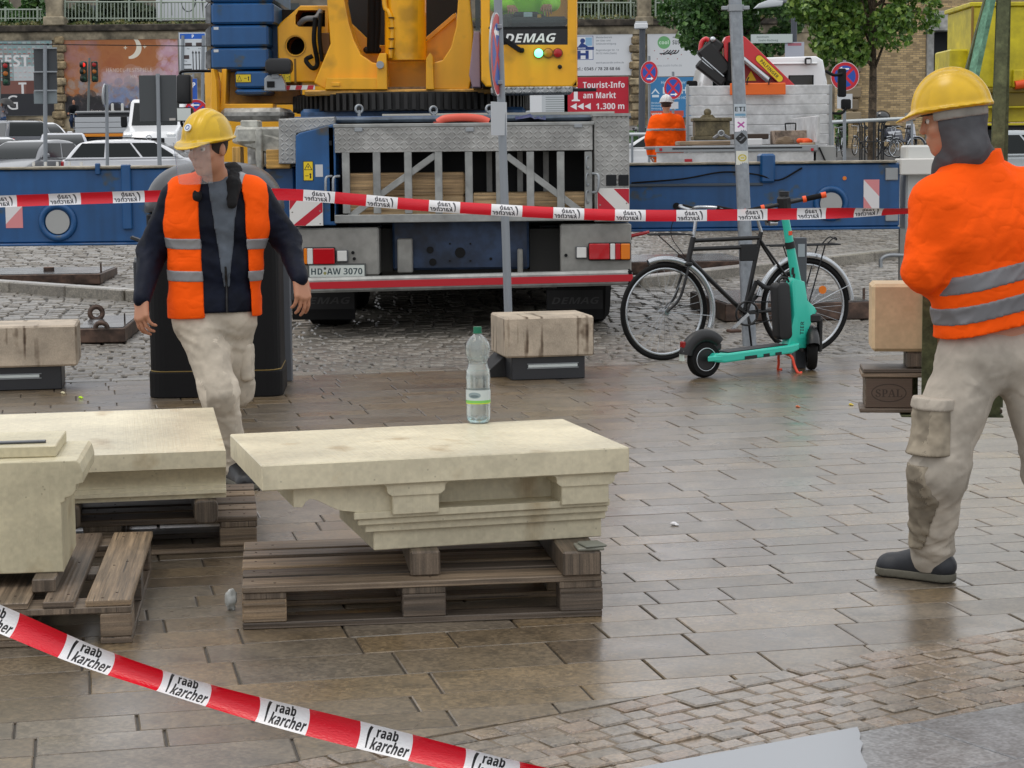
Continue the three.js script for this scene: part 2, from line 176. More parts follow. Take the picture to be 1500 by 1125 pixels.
  for (let b = farV + 0.24; b < 37 && k < n; b += 0.178) { const ph = rnd() * 0.17; for (let a = -20; a < 22 && k < n; a += 0.183) { const p = toW(a + ph + rr(-0.01, 0.01), b + rr(-0.012, 0.012)); if (-p.z > 46 || Math.abs(p.x) > -p.z * 0.265 + 1.6) continue; e.set(rr(-0.05, 0.05), TH + rr(-0.06, 0.06), rr(-0.05, 0.05)); mt.compose(V(p.x, hG(-p.z) + 0.004 + rr(-0.005, 0.006), p.z), qn.setFromEuler(e), V(rr(0.92, 1.03), 1, rr(0.9, 1.04))); im.setMatrixAt(k, mt); const g = rr(0.2, 0.32); col.setRGB(g * 1.03, g * 0.98, g * 0.9); im.setColorAt(k, col); k++; } }
  im.count = k; im.name = 'cobblestone_field'; im.userData.kind = 'stuff'; tag(im, 'grey wet cobblestones covering the square around the crane', 'cobblestones'); im.castShadow = im.receiveShadow = true; scene.add(im);
  // light granite kerb lines crossing the square
  const kb = structure('kerb_line', bx(0.1, 0.01, 0.1, at(60, 428, 22).x, -0.02, -22), M(0x555048, 0.7)); const run = (p, q) => { const L = p.distanceTo(q), m = Math.round(L / 0.95); for (let i = 0; i < m; i++) { const a = p.clone().lerp(q, i / m), b = p.clone().lerp(q, (i + 1) / m), d = b.clone().sub(a); a.addScaledVector(d, 0.006); const g = bar(a.setY(hG(-a.z) + 0.04), b.setY(hG(-b.z) + 0.04), 0.2, 0.16, 0.015); mesh('kerb_stone', g, km[i % 2], kb, rnd() * 3, rnd()); } };
  run(gndS(-330, 402), gndS(190, 440)); run(gndS(190, 440), gndS(430, 449)); run(gndS(930, 421), gndS(1330, 376));
}
// ---------- stones, pallets, bottle, tapes, seats, bin, poles ----------
function tn2(x, y, px, py, s) { const X = Math.floor(x), Y = Math.floor(y), a = sm(x - X), b = sm(y - Y), m = (v, p) => ((v % p) + p) % p, h = (i, j) => hash3(m(X + i, px), m(Y + j, py), s); return mix(mix(h(0, 0), h(1, 0), a), mix(h(0, 1), h(1, 1), a), b); }
function woodTex(r, g, b, s, across) { return tintOf('wood' + (across ? 1 : 0), () => tex(512, 512, (u, v) => { if (across) [u, v] = [v, u]; const w = 0.12 * tn2(u * 3, v * 3, 3, 3, 304), k = 0.66 + 0.34 * tn2(u * 2 + w, (v + w * 0.3) * 44, 2, 44, 300) + 0.2 * tn2(u * 5, v * 120, 5, 120, 301) + 0.22 * (tn2(u * 16, v * 256, 16, 256, 309) - 0.5) + 0.2 * (hash3(u * 512 | 0, v * 512 | 0, 4) - 0.5) + 0.4 * (fbm(u, v, 4, 4, 302) - 0.5), cr = tn2(u * 2, v * 34, 2, 34, 306) > 0.94 ? 0.6 : 1; return gray(200 * k * cr); }), [r, g, b], s, across ? 1.8 : 0.8, across ? 0.8 : 1.8); }
const T_wb = tex(256, 256, (u, v) => gray(255 * tn2(u * 3, v * 60, 3, 60, 41)), false, 0.9, 2);
const wetWood = [[122, 106, 88], [104, 90, 76], [138, 118, 94], [90, 79, 68]].map(([r, g, b], i) => M(0xffffff, 0.5, { map: woodTex(r, g, b, 300 + i * 11, false), bumpMap: T_wb, bumpScale: 0.002 }));
const wetWoodX = [[112, 98, 83], [96, 84, 71]].map(([r, g, b], i) => M(0xffffff, 0.5, { map: woodTex(r, g, b, 350 + i * 11, true) }));
function palletParts(t, w = 0.8, dark = 0) { // euro pallet, long side along local x
  const zs = [-0.3275, -0.168, 0, 0.168, 0.3275], ws = [0.145, 0.1, 0.145, 0.1, 0.145];
  zs.forEach((z, i) => mesh('top_board', bx(1.2 + rr(-0.004, 0.004), 0.022, ws[i], 0, 0.133, z + rr(-0.004, 0.004), 0.003, 0, rr(-0.006, 0.006), 0), wetWood[(i + dark) % 4], t, rnd() * 3, rnd() * 3));
  [-0.5275, 0, 0.5275].forEach((x, i) => { mesh('cross_board', bx(0.145, 0.022, 0.8, x, 0.111, 0, 0.003), wetWoodX[i % 2], t, rnd() * 3, rnd() * 3); });
  [-0.3275, 0, 0.3275].forEach((z, j) => { mesh('bottom_board', bx(1.2, 0.022, ws[j * 2] === 0.145 && j === 1 ? 0.145 : 0.1, 0, 0.011, z + (j - 1) * 0.0225, 0.003), wetWood[(j + 1 + dark) % 4], t, rnd() * 3, rnd());
    [-0.5275, 0, 0.5275].forEach(x => mesh('block', bx(0.145, 0.078, j === 1 ? 0.145 : 0.1, x + rr(-0.003, 0.003), 0.061, z + (j - 1) * 0.0225, 0.004), wetWood[Math.floor(rnd() * 4)], t, rnd() * 3, rnd())); });
  const nails = []; for (const z of [-0.3275, -0.168, 0, 0.168, 0.3275]) for (const x of [-0.5275, 0, 0.5275]) for (const k of [-1, 1]) nails.push(cyl(0.0045, 0.0045, 0.002, x + k * 0.03 + rr(-0.008, 0.008), 0.1442, z + k * 0.02 + rr(-0.006, 0.006), 0, 0, 8)); mesh('nail_heads', nails, M(0x3a2a20, 0.6), t).userData.kind = 'stuff';
  return t; }
// pale sandstone, sawn: bedding drift, scattered marks, rain-stained
function sandTex(s, r = 202, g = 193, b = 166, k0 = 0.24) { return tex(512, 512, (u, v) => { const a = fbm(u, v, 3, 5, s) - 0.5, bnd = tn2(u * 2 + a, v * 14 + a * 3, 2, 14, s + 5) - 0.5, f = fbm(u, v, 90, 2, s + 7) - 0.5; let k = 1 + k0 * a * 1.5 + 0.07 * bnd + 0.1 * f; const st = fbm(u, v, 8, 4, s + 13); let o = st > 0.66 ? (st - 0.66) * 1.1 : 0; const sp = hash3(Math.floor(u * 250), Math.floor(v * 250), s) > 0.9985 ? 0.82 : 1; k *= sp; return [r * k * (1 - o * 0.6), g * k * (1 - o * 0.8), b * k * (1 - o * 1.05)]; }, true, 0.8); }
const T_saw = tex(512, 512, (u, v) => gray(255 * (0.45 * tn2(u * 240, v * 6, 240, 6, 451) + 0.3 * tn2(u * 90, v * 3, 90, 3, 452) + 0.25 * fbm(u, v, 80, 2, 453))), false, 1.2);
const sandM = M(0xffffff, 0.42, { map: sandTex(400), bumpMap: T_saw, bumpScale: 0.0016 }), sandM2 = M(0xffffff, 0.4, { map: sandTex(430, 206, 197, 170), bumpMap: T_saw, bumpScale: 0.0012 }), sandM3 = M(0xffffff, 0.45, { map: sandTex(470, 196, 187, 157), bumpMap: T_saw, bumpScale: 0.0016 });
function turned(p1, p2) { return Math.atan2(-(p2.z - p1.z), p2.x - p1.x); }
const fwd = a => V(-Math.sin(a), 0, -Math.cos(a)), side = a => V(Math.cos(a), 0, -Math.sin(a));
{ // middle: pallet, two timbers, cornice stone, bottle
  const p1 = gnd(355, 923), p2 = gnd(883, 903), a = turned(p1, p2), c = p1.clone().lerp(p2, 0.5).addScaledVector(fwd(a), 0.4);
  palletParts(thing('wooden_pallet', 'weathered wooden pallet under the cornice stone that carries the bottle', 'pallet', c, a, 'pallets on the wet paving'));
  const L = (x, y, z) => c.clone().addScaledVector(side(a), x).addScaledVector(fwd(a), -z).setY(y);
  const tm = (x, z, w, h, d, m, lb) => { const t = thing('timber_support', lb, 'timber', L(x, 0.144, z), a, 'timbers propping up the stones'); const g = bx(w, h, d, 0, h / 2, 0, 0.006); mesh('timber', g, m, t, rnd() * 3); for (const s of [-1, 1]) mesh('end_grain', bx(w - 0.014, h - 0.014, 0.006, 0, h / 2, s * (d / 2 + 0.001)), wetWoodX[0], t, rnd()); return t; };
  tm(0.012, 0.02, 0.1, 0.085, 0.62, wetWoodX[0], 'narrow timber under the middle of the bottle stone'); tm(0.53, 0.06, 0.13, 0.0845, 0.72, wetWoodX[1], 'square timber block at the right end of the bottle stone');
  const sh = thing('stone_shim', 'thin grey stone chips wedged on the square timber block', 'shim', L(0.56, 0.2295, 0.37), a); mesh('chip', bx(0.09, 0.01, 0.1, 0, 0.005, 0, 0.003), M(0x77776c, 0.6), sh); mesh('chip', bx(0.075, 0.008, 0.09, 0.01, 0.0142, 0.005, 0.003, 0, 0.2), M(0x6a6c62, 0.6), sh);
  // cornice stone: local frame, x along front, z towards the viewer, y from its underside
  const q1 = gnd(383, 682, 0.553), q2 = gnd(922, 655, 0.553), b = turned(q1, q2), len = q1.distanceTo(q2); const q = q1.clone().lerp(q2, 0.5).setY(0.262);
  const t = thing('cornice_stone', 'pale sandstone cornice block with two corbels carrying the water bottle', 'stone', q, b, 'new sandstone pieces'); const S = 440, X = px => (px - 652) / S, W = len / 2;
  mesh('top_slab', bx(len, 0.086, 0.79, 0, 0.248, -0.395, 0.004), sandM, t);
  const arc = []; for (let i = 0; i <= 10; i++) { const k = i / 10; arc.push([X(442 + 62 * k), -0.0 + 0.166 - 0.052 * sm(k) + (k < 0.12 ? -0.012 * (1 - k / 0.12) : 0)]); }
  mesh('end_moulding', ext([[X(424), 0.2049], [X(424), 0.138], [X(437), 0.136], ...arc, [X(520), 0.108], [X(600), 0.108], [X(600), 0.2049]], -0.74, -0.055, 0.002), sandM, t);
  mesh('corona_back', b2(X(601), 0.1, -0.73, X(902), 0.2049, -0.16, 0.003), sandM, t);
  const steps = [[512, 904, 0.085, 0.11, -0.045], [519, 903, 0.062, 0.085, -0.06], [531, 902, 0.034, 0.062, -0.08], [545, 898, -0.032, 0.034, -0.1]]; for (const [x0, x1, y0, y1, zf] of steps) mesh('fascia', b2(X(x0), y0, -0.74, X(x1), y1 - 0.0004, zf, 0.003), sandM, t);
  for (const [x0, x1] of [[568, 638], [826, 900]]) { const k = mesh('corbel', b2(X(x0), 0.098, -0.17, X(x1), 0.19, -0.028, 0.003), sandM, t); const pr = []; for (let i = 0; i <= 8; i++) { const s = i / 8; pr.push([-s * 0.034 - 0.006 * Math.sin(s * Math.PI * 2), 0.163 + 0.042 * s]); }
    mesh('corbel_cap', [ext([...pr.map(([o, y]) => [X(x0) + o - 0.002, y]), ...pr.slice().reverse().map(([o, y]) => [X(x1) - o + 0.002, y])], -0.17, -0.02, 0.0015)], sandM, k); }
  // bottle
  const bp = gnd(701, 619, 0.5535), bt = thing('water_bottle', 'clear plastic water bottle with green cap standing on the cornice stone', 'bottle', bp); const pl = MP(0xf4fbfb, 0.06, { transmission: 1, thickness: 0, ior: 1.3 });
  const pr = [[0.001, 0.006], [0.028, 0.003], [0.038, 0.002], [0.044, 0.012], [0.0455, 0.03], [0.0455, 0.1], [0.0445, 0.103], [0.0445, 0.155], [0.0455, 0.158], [0.0455, 0.185], [0.043, 0.2], [0.0365, 0.218], [0.0355, 0.228], [0.037, 0.238], [0.043, 0.252], [0.0462, 0.27], [0.0462, 0.285], [0.042, 0.302], [0.03, 0.318], [0.018, 0.328], [0.0135, 0.333], [0.0135, 0.34]];
  const inner = pr.slice(1).map(([r, y]) => [Math.max(0.001, r - 0.0012), y + (y < 0.02 ? 0.0015 : 0)]).reverse(); const bm = mesh('bottle_body', smoothG(lathe([...pr, ...inner, [0.001, 0.0085]], 36), 0.9), MP(0xf2f8f8, 0.08, { transmission: 0.93, thickness: 0.002, ior: 1.45 }), bt); for (const y of [0.245, 0.295, 0.2, 0.17]) mesh('ridge', torus(y > 0.24 ? 0.0425 : 0.0452, 0.0012, 0, y, 0, Math.PI / 2, 0, 36, 6), pl, bm);
  for (let i = 0; i < 5; i++) mesh('foot_lobe', ball(0.016, 0.026 * Math.cos(i * 1.2566), 0.0125, 0.026 * Math.sin(i * 1.2566), 1, 0.75, 1, 10), pl, bm);
  mesh('water', lathe([[0.0001, 0.008], [0.036, 0.006], [0.0425, 0.014], [0.0438, 0.03], [0.0438, 0.1], [0.0428, 0.105], [0.0428, 0.155], [0.0438, 0.16], [0.0436, 0.186], [0.041, 0.2], [0.035, 0.218], [0.034, 0.226], [0.0001, 0.226]], 32), MP(0xffffff, 0.02, { transmission: 1, thickness: 0.08, ior: 1.33 }), bt);
  mesh('cap', [cyl(0.0155, 0.0155, 0.02, 0, 0.349, 0, 0, 0, 20), cyl(0.017, 0.017, 0.004, 0, 0.337, 0)], M(0x0f6b4f, 0.4), bt);
  const lb = canvasTex(512, 160, (x, w, h) => { x.fillStyle = '#dfe9ea'; x.fillRect(0, 0, w, h); x.fillStyle = '#8fdc6c'; x.fillRect(0, 118, w, 30); x.fillStyle = '#d8e84e'; x.fillRect(0, 148, w, 12); x.fillStyle = '#5bb86a'; x.fillRect(90, 0, 14, 118); x.fillRect(400, 0, 14, 118); x.fillStyle = '#9fb2b8'; x.beginPath(); x.ellipse(250, 60, 44, 36, 0, 0, 7); x.fill(); x.fillStyle = '#76888f'; x.beginPath(); x.ellipse(250, 70, 30, 16, 0, 0, 7); x.fill(); });
  const lg = plain(new THREE.CylinderGeometry(0.0462, 0.0462, 0.052, 32, 1, true)); lg.rotateY(2.9); lg.translate(0, 0.1, 0); const lm = MP(0xffffff, 0.25, { map: lb, transmission: 0.35, thickness: 0 }); lm.userData.keepUV = true; mesh('paper_label', lg, lm, bt);
  const wr = thing('plastic_scrap', 'crumpled white plastic scrap hanging at the corner of the middle pallet', 'litter', gnd(338, 893)); { const g = mergeVertices(new THREE.IcosahedronGeometry(0.03, 3).deleteAttribute('normal').deleteAttribute('uv')); const p = g.attributes.position; for (let i = 0; i < p.count; i++) { const k = 1 + 0.45 * n3(p.getX(i) * 60, p.getY(i) * 60, p.getZ(i) * 60); p.setXYZ(i, p.getX(i) * k * 0.7, p.getY(i) * k * 1.2 + 0.034, p.getZ(i) * k * 0.7); } g.computeVertexNormals(); mesh('plastic_film', g, MP(0xcfd2cf, 0.3, { transmission: 0.3, thickness: 0 }), wr); }
}
{ // rear left: pallet, round timbers, coping stone
  const a = 0.14, cr = gnd(378, 808), c = cr.clone().addScaledVector(side(a), -0.6).addScaledVector(fwd(a), 0.4);
  palletParts(thing('wooden_pallet', 'dark wet pallet under the sloping coping stone', 'pallet', c, a, 'pallets on the wet paving'), 0.8, 1);
  const stA = 0.19, s1 = gnd(331, 660, 0.43), c2 = s1.clone().setY(0.238); const L = (x, y, z) => c2.clone().addScaledVector(side(stA), x).addScaledVector(fwd(stA), -z).setY(y);
  for (const [x, lb] of [[-0.08, 'rounded timber end under the right end of the coping stone'], [-0.6, 'rounded timber end beside the corbel stone']]) { const t = thing('timber_support', lb, 'timber', L(x, 0.144, -0.42), stA, 'timbers propping up the stones'); const g = ext(rndPts(-0.045, 0, 0.045, 0.0935, 0.022), -0.42, 0.4, 0.008); mesh('timber', g, wetWoodX[1], t, rnd()); }
  const t = thing('coping_stone', 'long pale sandstone coping with sloping top and moulded front beside the worker', 'stone', c2, stA, 'new sandstone pieces');
  // cross-section (z,y) extruded along x, cut at the left end
  const sec = [[-0.02, 0], [-0.055, 0]]; const prof = [[0, 0.192], [0, 0.128], [-0.012, 0.122]]; for (let i = 0; i <= 10; i++) { const s = i / 10; prof.push([-0.016 - 0.05 * Math.sin(s * Math.PI / 2), 0.118 - 0.066 * s]); } prof.push([-0.058, 0.05], [-0.058, 0.036], [-0.05, 0.034], [-0.05, 0.02], [-0.062, 0.018], [-0.066, 0], [-0.9, 0], [-0.98, 0.1], [-0.98, 0.24]);
  const g = ext(prof.map(([z, y]) => [z, y]), 0, 1.25, 0.003); g.rotateY(-Math.PI / 2); // x = -depth.., z = x-of-shape
  mesh('moulded_body', g, sandM2, t);
}
{ // front left: pallet with its short side to us, board, corbel stone, steel strip
  const a = 0.12, cr = gnd(194, 942), c = cr.clone().addScaledVector(side(a), -0.4).addScaledVector(fwd(a), 0.6);
  palletParts(thing('wooden_pallet', 'mossy pallet with spaced boards under the tall corbel stone', 'pallet', c, a + Math.PI / 2, 'pallets on the wet paving'), 0.8, 2);
  const s = gnd(93, 838, 0.19), L = (x, y, z) => s.clone().addScaledVector(side(a), x).addScaledVector(fwd(a), -z).setY(y);
  for (const [x, k] of [[-0.055, 'short dark board under the right edge of the tall corbel stone'], [-0.5, 'short dark board hidden under the left of the tall corbel stone']]) { const t = thing('packing_board', k, 'timber', L(x, 0.144, -0.2), a, 'timbers propping up the stones'); mesh('board', bx(0.075, 0.045, 0.6, 0, 0.0225, 0, 0.004), wetWoodX[1], t, rnd()); }
  const t = thing('corbel_stone', 'tall pale sandstone corbel block with moulded head and stepped top', 'stone', s.clone().setY(0.19), a, 'new sandstone pieces');
  const R = [[0, 0], [0, 0.23], [0.012, 0.236], [0.014, 0.246]]; for (let i = 0; i <= 8; i++) { const k = i / 8 * Math.PI / 2; R.push([0.016 + 0.034 * Math.sin(k), 0.248 + 0.034 * (1 - Math.cos(k))]); } R.push([0.052, 0.29], [0.072, 0.296], [0.074, 0.33], [0.066, 0.362], [0.055, 0.372]);
  mesh('block_body', ext([[-0.7, 0], ...R, [-0.7, 0.372]], -0.48, 0, 0.004), sandM3, t); mesh('raised_top', b2(-0.7, 0.373, -0.47, -0.02, 0.41, -0.09, 0.003), sandM3, t);
  const st = thing('steel_strip', 'flat grey steel strip lying on top of the tall corbel stone', 'tool', L(-0.18, 0.6005, -0.17), a); mesh('strip', bx(0.24, 0.008, 0.03, 0, 0.004, 0, 0.002, 0, 0.05), M(0x55585c, 0.35, { metalness: 0.7 }), st);
}
// barrier tapes
const T_drop = tex(256, 64, (u, v) => { const n = fbm(u, v, 40, 2, 461); return gray(n > 0.62 ? 255 : 120 + 60 * fbm(u, v, 8, 3, 463)); }, false, 1, 1);
function tapeMat(mirror) { const t = canvasTex(1024, 190, (x, w, h) => { x.fillStyle = '#f4f4f6'; x.fillRect(0, 0, w, h); x.fillStyle = '#e2102a'; x.fillRect(w / 2, 0, w / 2, h); x.save(); if (mirror) { x.translate(w / 2, 0); x.scale(-1, 1); } x.fillStyle = mirror ? '#4a4a50' : '#101014'; x.font = 'italic bold 100px sans-serif'; x.textBaseline = 'alphabetic'; x.lineWidth = 3; x.strokeStyle = x.fillStyle; for (const [w_, a_, b_] of [['raab', 150, 90], ['karcher', 112, 172]]) { x.fillText(w_, a_, b_, 370); x.strokeText(w_, a_, b_, 370); } x.beginPath(); x.moveTo(105, 18); x.quadraticCurveTo(52, 70, 78, 172); x.lineTo(92, 172); x.quadraticCurveTo(78, 80, 130, 26); x.closePath(); x.fill(); x.restore(); }); t.wrapS = THREE.RepeatWrapping; const m = MP(0xffffff, 0.3, { map: t, side: THREE.DoubleSide, transmission: 0.12, thickness: 0, bumpMap: T_drop, bumpScale: 0.0008 }); m.userData.keepUV = true; return m; }
function ribbon(pts, width, rep, off, twist, curl = 0) { const cv = new THREE.CatmullRomCurve3(pts, false, 'catmullrom', 0.5), n = 160, P = [], U = [], I = []; for (let i = 0; i <= n; i++) { const s = i / n, p = cv.getPointAt(s), tg = cv.getTangentAt(s), tw = twist(s); const up = V(0, 1, 0).addScaledVector(tg, -tg.y).normalize(), sd = tg.clone().cross(up); const d = up.multiplyScalar(Math.cos(tw)).addScaledVector(sd, Math.sin(tw)), nn = tg.clone().cross(d); for (let k = 0; k <= 8; k++) { const e = (k / 8 - 0.5), cu = curl * (1 + 0.3 * Math.sin(s * 23)), R = cu ? width / (2 * cu) : 0, q = cu ? p.clone().addScaledVector(d, R * Math.sin(2 * e * cu)).addScaledVector(nn, -R * (Math.cos(2 * e * cu) - Math.cos(cu))) : p.clone().addScaledVector(d, e * width).addScaledVector(nn, 0.012 * (e * e * 4 - 0.5) * Math.sin(s * 9)); P.push(q.x, q.y, q.z); U.push(off + s * rep, k / 8); } } for (let i = 0; i < n; i++) for (let k = 0; k < 8; k++) { const a = i * 9 + k, b = a + 9; I.push(a, b, a + 1, a + 1, b, b + 1); } const g = new THREE.BufferGeometry(); g.setAttribute('position', new THREE.Float32BufferAttribute(P, 3)); g.setAttribute('uv', new THREE.Float32BufferAttribute(U, 2)); g.setIndex(I); g.computeVertexNormals(); return g; }
{
  const f = mesh('barrier_tape', ribbon([at(-900, 560, 5.3), at(-260, 800, 5.15), at(0, 907, 5.0), at(140, 965, 4.95), at(330, 1026, 4.85), at(560, 1085, 4.72), at(800, 1142, 4.6), at(1050, 1190, 4.5)], 0.072, 13.6, 0.665, s => -0.2 + 0.12 * Math.sin(s * 11), 1.0), tapeMat(false)); tag(f, 'red and white barrier tape with upright lettering sagging low over the pavers', 'barrier tape');
  const r = mesh('barrier_tape', ribbon([at(-200, 303, 12.3), at(0, 295, 12.35), at(235, 287, 12.4), at(420, 285, 12.45), at(640, 302, 12.5), at(900, 315, 12.6), at(1130, 314, 12.7), at(1330, 308, 12.9), at(1560, 296, 13.1)], 0.07, 19.6, 0.12, s => 0.1 * Math.sin(s * 9) + (s > 0.76 ? 0.9 * sm(clamp((s - 0.76) / 0.1, 0, 1)) : 0)), tapeMat(true)); tag(r, 'red and white barrier tape seen from behind stretched across in front of the crane', 'barrier tape');
}
// stone seats with dark plinth and light strip
const seatTex = tex(512, 256, (u, v) => { const a = fbm(u, v, 6, 5, 500), st = clamp((tn2(u * 26, v * 2, 26, 2, 505) * 0.5 + tn2(u * 60, v * 4, 60, 4, 507) * 0.5 - 0.6 + 0.4 * (fbm(u, v, 12, 3, 515) - 0.5)) * 3.4, 0, 1) * clamp((fbm(u, v, 3, 3, 511) - 0.42) * 4, 0, 1) * 1.25, k = 0.78 + 0.45 * a + 0.1 * hash3(u * 300 | 0, v * 200 | 0, 5); return [168 * k * (1 - st * 0.6), 155 * k * (1 - st * 0.66), 137 * k * (1 - st * 0.72)]; }, true, 1);
function stoneSeat(lb, pos, turn, w, d) { const t = thing('stone_bench', lb, 'seat', pos, turn, 'stone seats at the edge of the paving'); mesh('plinth', bx(w * 0.83, 0.16, d * 0.8, 0.0, 0.08, 0, 0.006), M(0x24262a, 0.4), t); mesh('seat_block', bx(w, 0.275, d, 0, 0.2975, 0, 0.012), M(0xffffff, 0.55, { map: seatTex, bumpMap: T_bump, bumpScale: 0.002 }), t, rnd() * 3, rnd() * 3); const s = mesh('light_strip', bx(w * 0.56, 0.022, 0.012, 0.03, 0.095, d * 0.4 + 0.003, 0.003), MP(0xc9d2d0, 0.15, { clearcoat: 1 }), t); mesh('strip_frame', [bx(w * 0.58, 0.006, 0.014, 0.03, 0.11, d * 0.4 + 0.003), bx(w * 0.58, 0.006, 0.014, 0.03, 0.08, d * 0.4 + 0.003)], M(0x8a8f92, 0.3, { metalness: 0.8 }), s); return t; }
stoneSeat('rain-streaked stone seat block in front of the leaning sign pole', gnd(806, 557).addScaledVector(fwd(0.2), 0.26).addScaledVector(side(0.2), 0.0), 0.2, 0.62, 0.52);
stoneSeat('rain-streaked stone seat block near the small steel plate with a lifting ring', gnd(104, 571).addScaledVector(fwd(0.16), 0.26).addScaledVector(side(0.16), -0.6), 0.16, 1.3, 0.52);
{ const t = thing('rubber_wedge', 'black rubber wedge lying beside the stone seat at the sign pole', 'wedge', gnd(728, 553), 0.2); mesh('wedge', ext([[-0.1, 0], [0.11, 0], [0.11, 0.14], [0.07, 0.16], [-0.06, 0.05]], -0.35, 0, 0.006), M(0x1d1e20, 0.6), t); }
{ // litter bin
  const p = gnd(311, 583).add(V(0, 0, -0.36)); const t = thing('litter_bin', 'large black litter bin with grey domed lid behind the walking worker', 'bin', p, 0.06); const bk = MP(0x0a0a0c, 0.6, { specularIntensity: 0.45, bumpMap: T_bump, bumpScale: 0.0006 });
  const prism = (x0, x1, y0, y1, r, in_ = 0) => { const g = ext(rndPts(x0 + in_, -0.35 + in_, x1 - in_, 0.35 - in_, r), y0, y1, 0.008); g.rotateX(-Math.PI / 2); return g; };
  mesh('bin_body', prism(-0.43, 0.43, 0, 0.17, 0.1), bk, t); mesh('bin_casing', prism(-0.42, 0.42, 0.1705, 1.18, 0.1), bk, t); mesh('gold_band', prism(-0.4235, 0.4235, 0.168, 0.182, 0.103), M(0x9a8450, 0.4, { metalness: 0.6 }), t);
  const ld = ball(0.5, 0, 0, 0, 0.9, 0.62, 0.74, 32); { const q = ld.attributes.position; for (let i = 0; i < q.count; i++) { if (q.getY(i) < 0) q.setY(i, q.getY(i) * 0.12); const x = q.getX(i), z = q.getZ(i); q.setX(i, Math.sign(x) * Math.pow(Math.abs(x) / 0.45, 0.62) * 0.45); q.setZ(i, Math.sign(z) * Math.pow(Math.abs(z) / 0.37, 0.62) * 0.37); } ld.computeVertexNormals(); } ld.translate(0, 1.2, 0); mesh('domed_lid', smoothG(ld, 1), M(0x3c3e42, 0.35, { bumpMap: T_bump, bumpScale: 0.001 }), t);
  mesh('side_flap', [b2(-0.52, 0.55, -0.1, -0.421, 0.88, 0.2, 0.01), bar(V(-0.54, 1.03, 0.1), V(-0.42, 0.98, 0.1), 0.08, 0.02, 0.004)], M(0x2f3236, 0.4), t); mesh('flap_rim', [b2(-0.525, 0.52, 0.06, -0.5, 0.9, 0.09, 0.004)], M(0x8d9296, 0.35, { metalness: 0.5 }), t); mesh('sticker', bx(0.05, 0.07, 0.003, -0.35, 1.02, 0.351), M(0xc9b98a, 0.5), t);
  const b = thing('grey_post', 'square grey post with a dark box beside the black litter bin', 'post', gnd(421, 558)); mesh('post', b2(-0.037, 0, -0.037, 0.037, 1.1, 0.037, 0.006), M(0x5c6066, 0.45), b); mesh('box', b2(-0.13, 0.55, -0.06, 0.05, 1.02, -0.038, 0.008), M(0x33363b, 0.4), b);
}
// no-stopping sign face
const stopTex = (arrow) => canvasTex(256, 256, (x) => { x.fillStyle = '#e8e8ea'; x.fillRect(0, 0, 256, 256); x.fillStyle = '#c4162c'; x.beginPath(); x.arc(128, 128, 124, 0, 7); x.fill(); x.fillStyle = '#1d4fae'; x.beginPath(); x.arc(128, 128, 96, 0, 7); x.fill(); x.strokeStyle = '#d2182e'; x.lineWidth = 26; x.beginPath(); x.moveTo(58, 58); x.lineTo(198, 198); x.moveTo(198, 58); x.lineTo(58, 198); x.stroke(); if (arrow) { const s = arrow === 'r' ? 1 : -1, y = arrow === 'l' ? 62 : 200; x.fillStyle = '#fff'; x.fillRect(92, y - 7, 72, 14); x.beginPath(); x.moveTo(128 + s * 62, y); x.lineTo(128 + s * 26, y - 20); x.lineTo(128 + s * 26, y + 20); x.fill(); } });
const grayM = M(0x8b9197, 0.45, { metalness: 0.35 }), darkM = MP(0x1e2023, 0.55, { specularIntensity: 0.5 }), galvM = M(0x9a9fa3, 0.42, { metalness: 0.5, map: null });
function discSign(t, c, r, yaw, tx, plateH) { const n = V(Math.sin(yaw), 0, Math.cos(yaw)); const d = cyl(r, r, 0.012, 0, 0, 0, Math.PI / 2, 0, 36); d.rotateY(yaw); d.translate(c.x, c.y, c.z); const o = wpart('sign_disc', d, M(0x9a9fa4, 0.4, { metalness: 0.5 }), t); const f = plain(new THREE.CircleGeometry(r * 0.99, 36)); f.rotateY(yaw); f.translate(c.x + n.x * 0.008, c.y, c.z + n.z * 0.008); wpart('sign_face', f, printMat(tx, 0.35), o); if (plateH) { const g = bx(0.32, plateH, 0.006, 0, 0, 0); g.rotateY(yaw); g.translate(c.x, c.y - r - plateH / 2 - 0.06, c.z); wpart('sub_plate', g, M(0xc8ccd0, 0.4), t); } return o; }
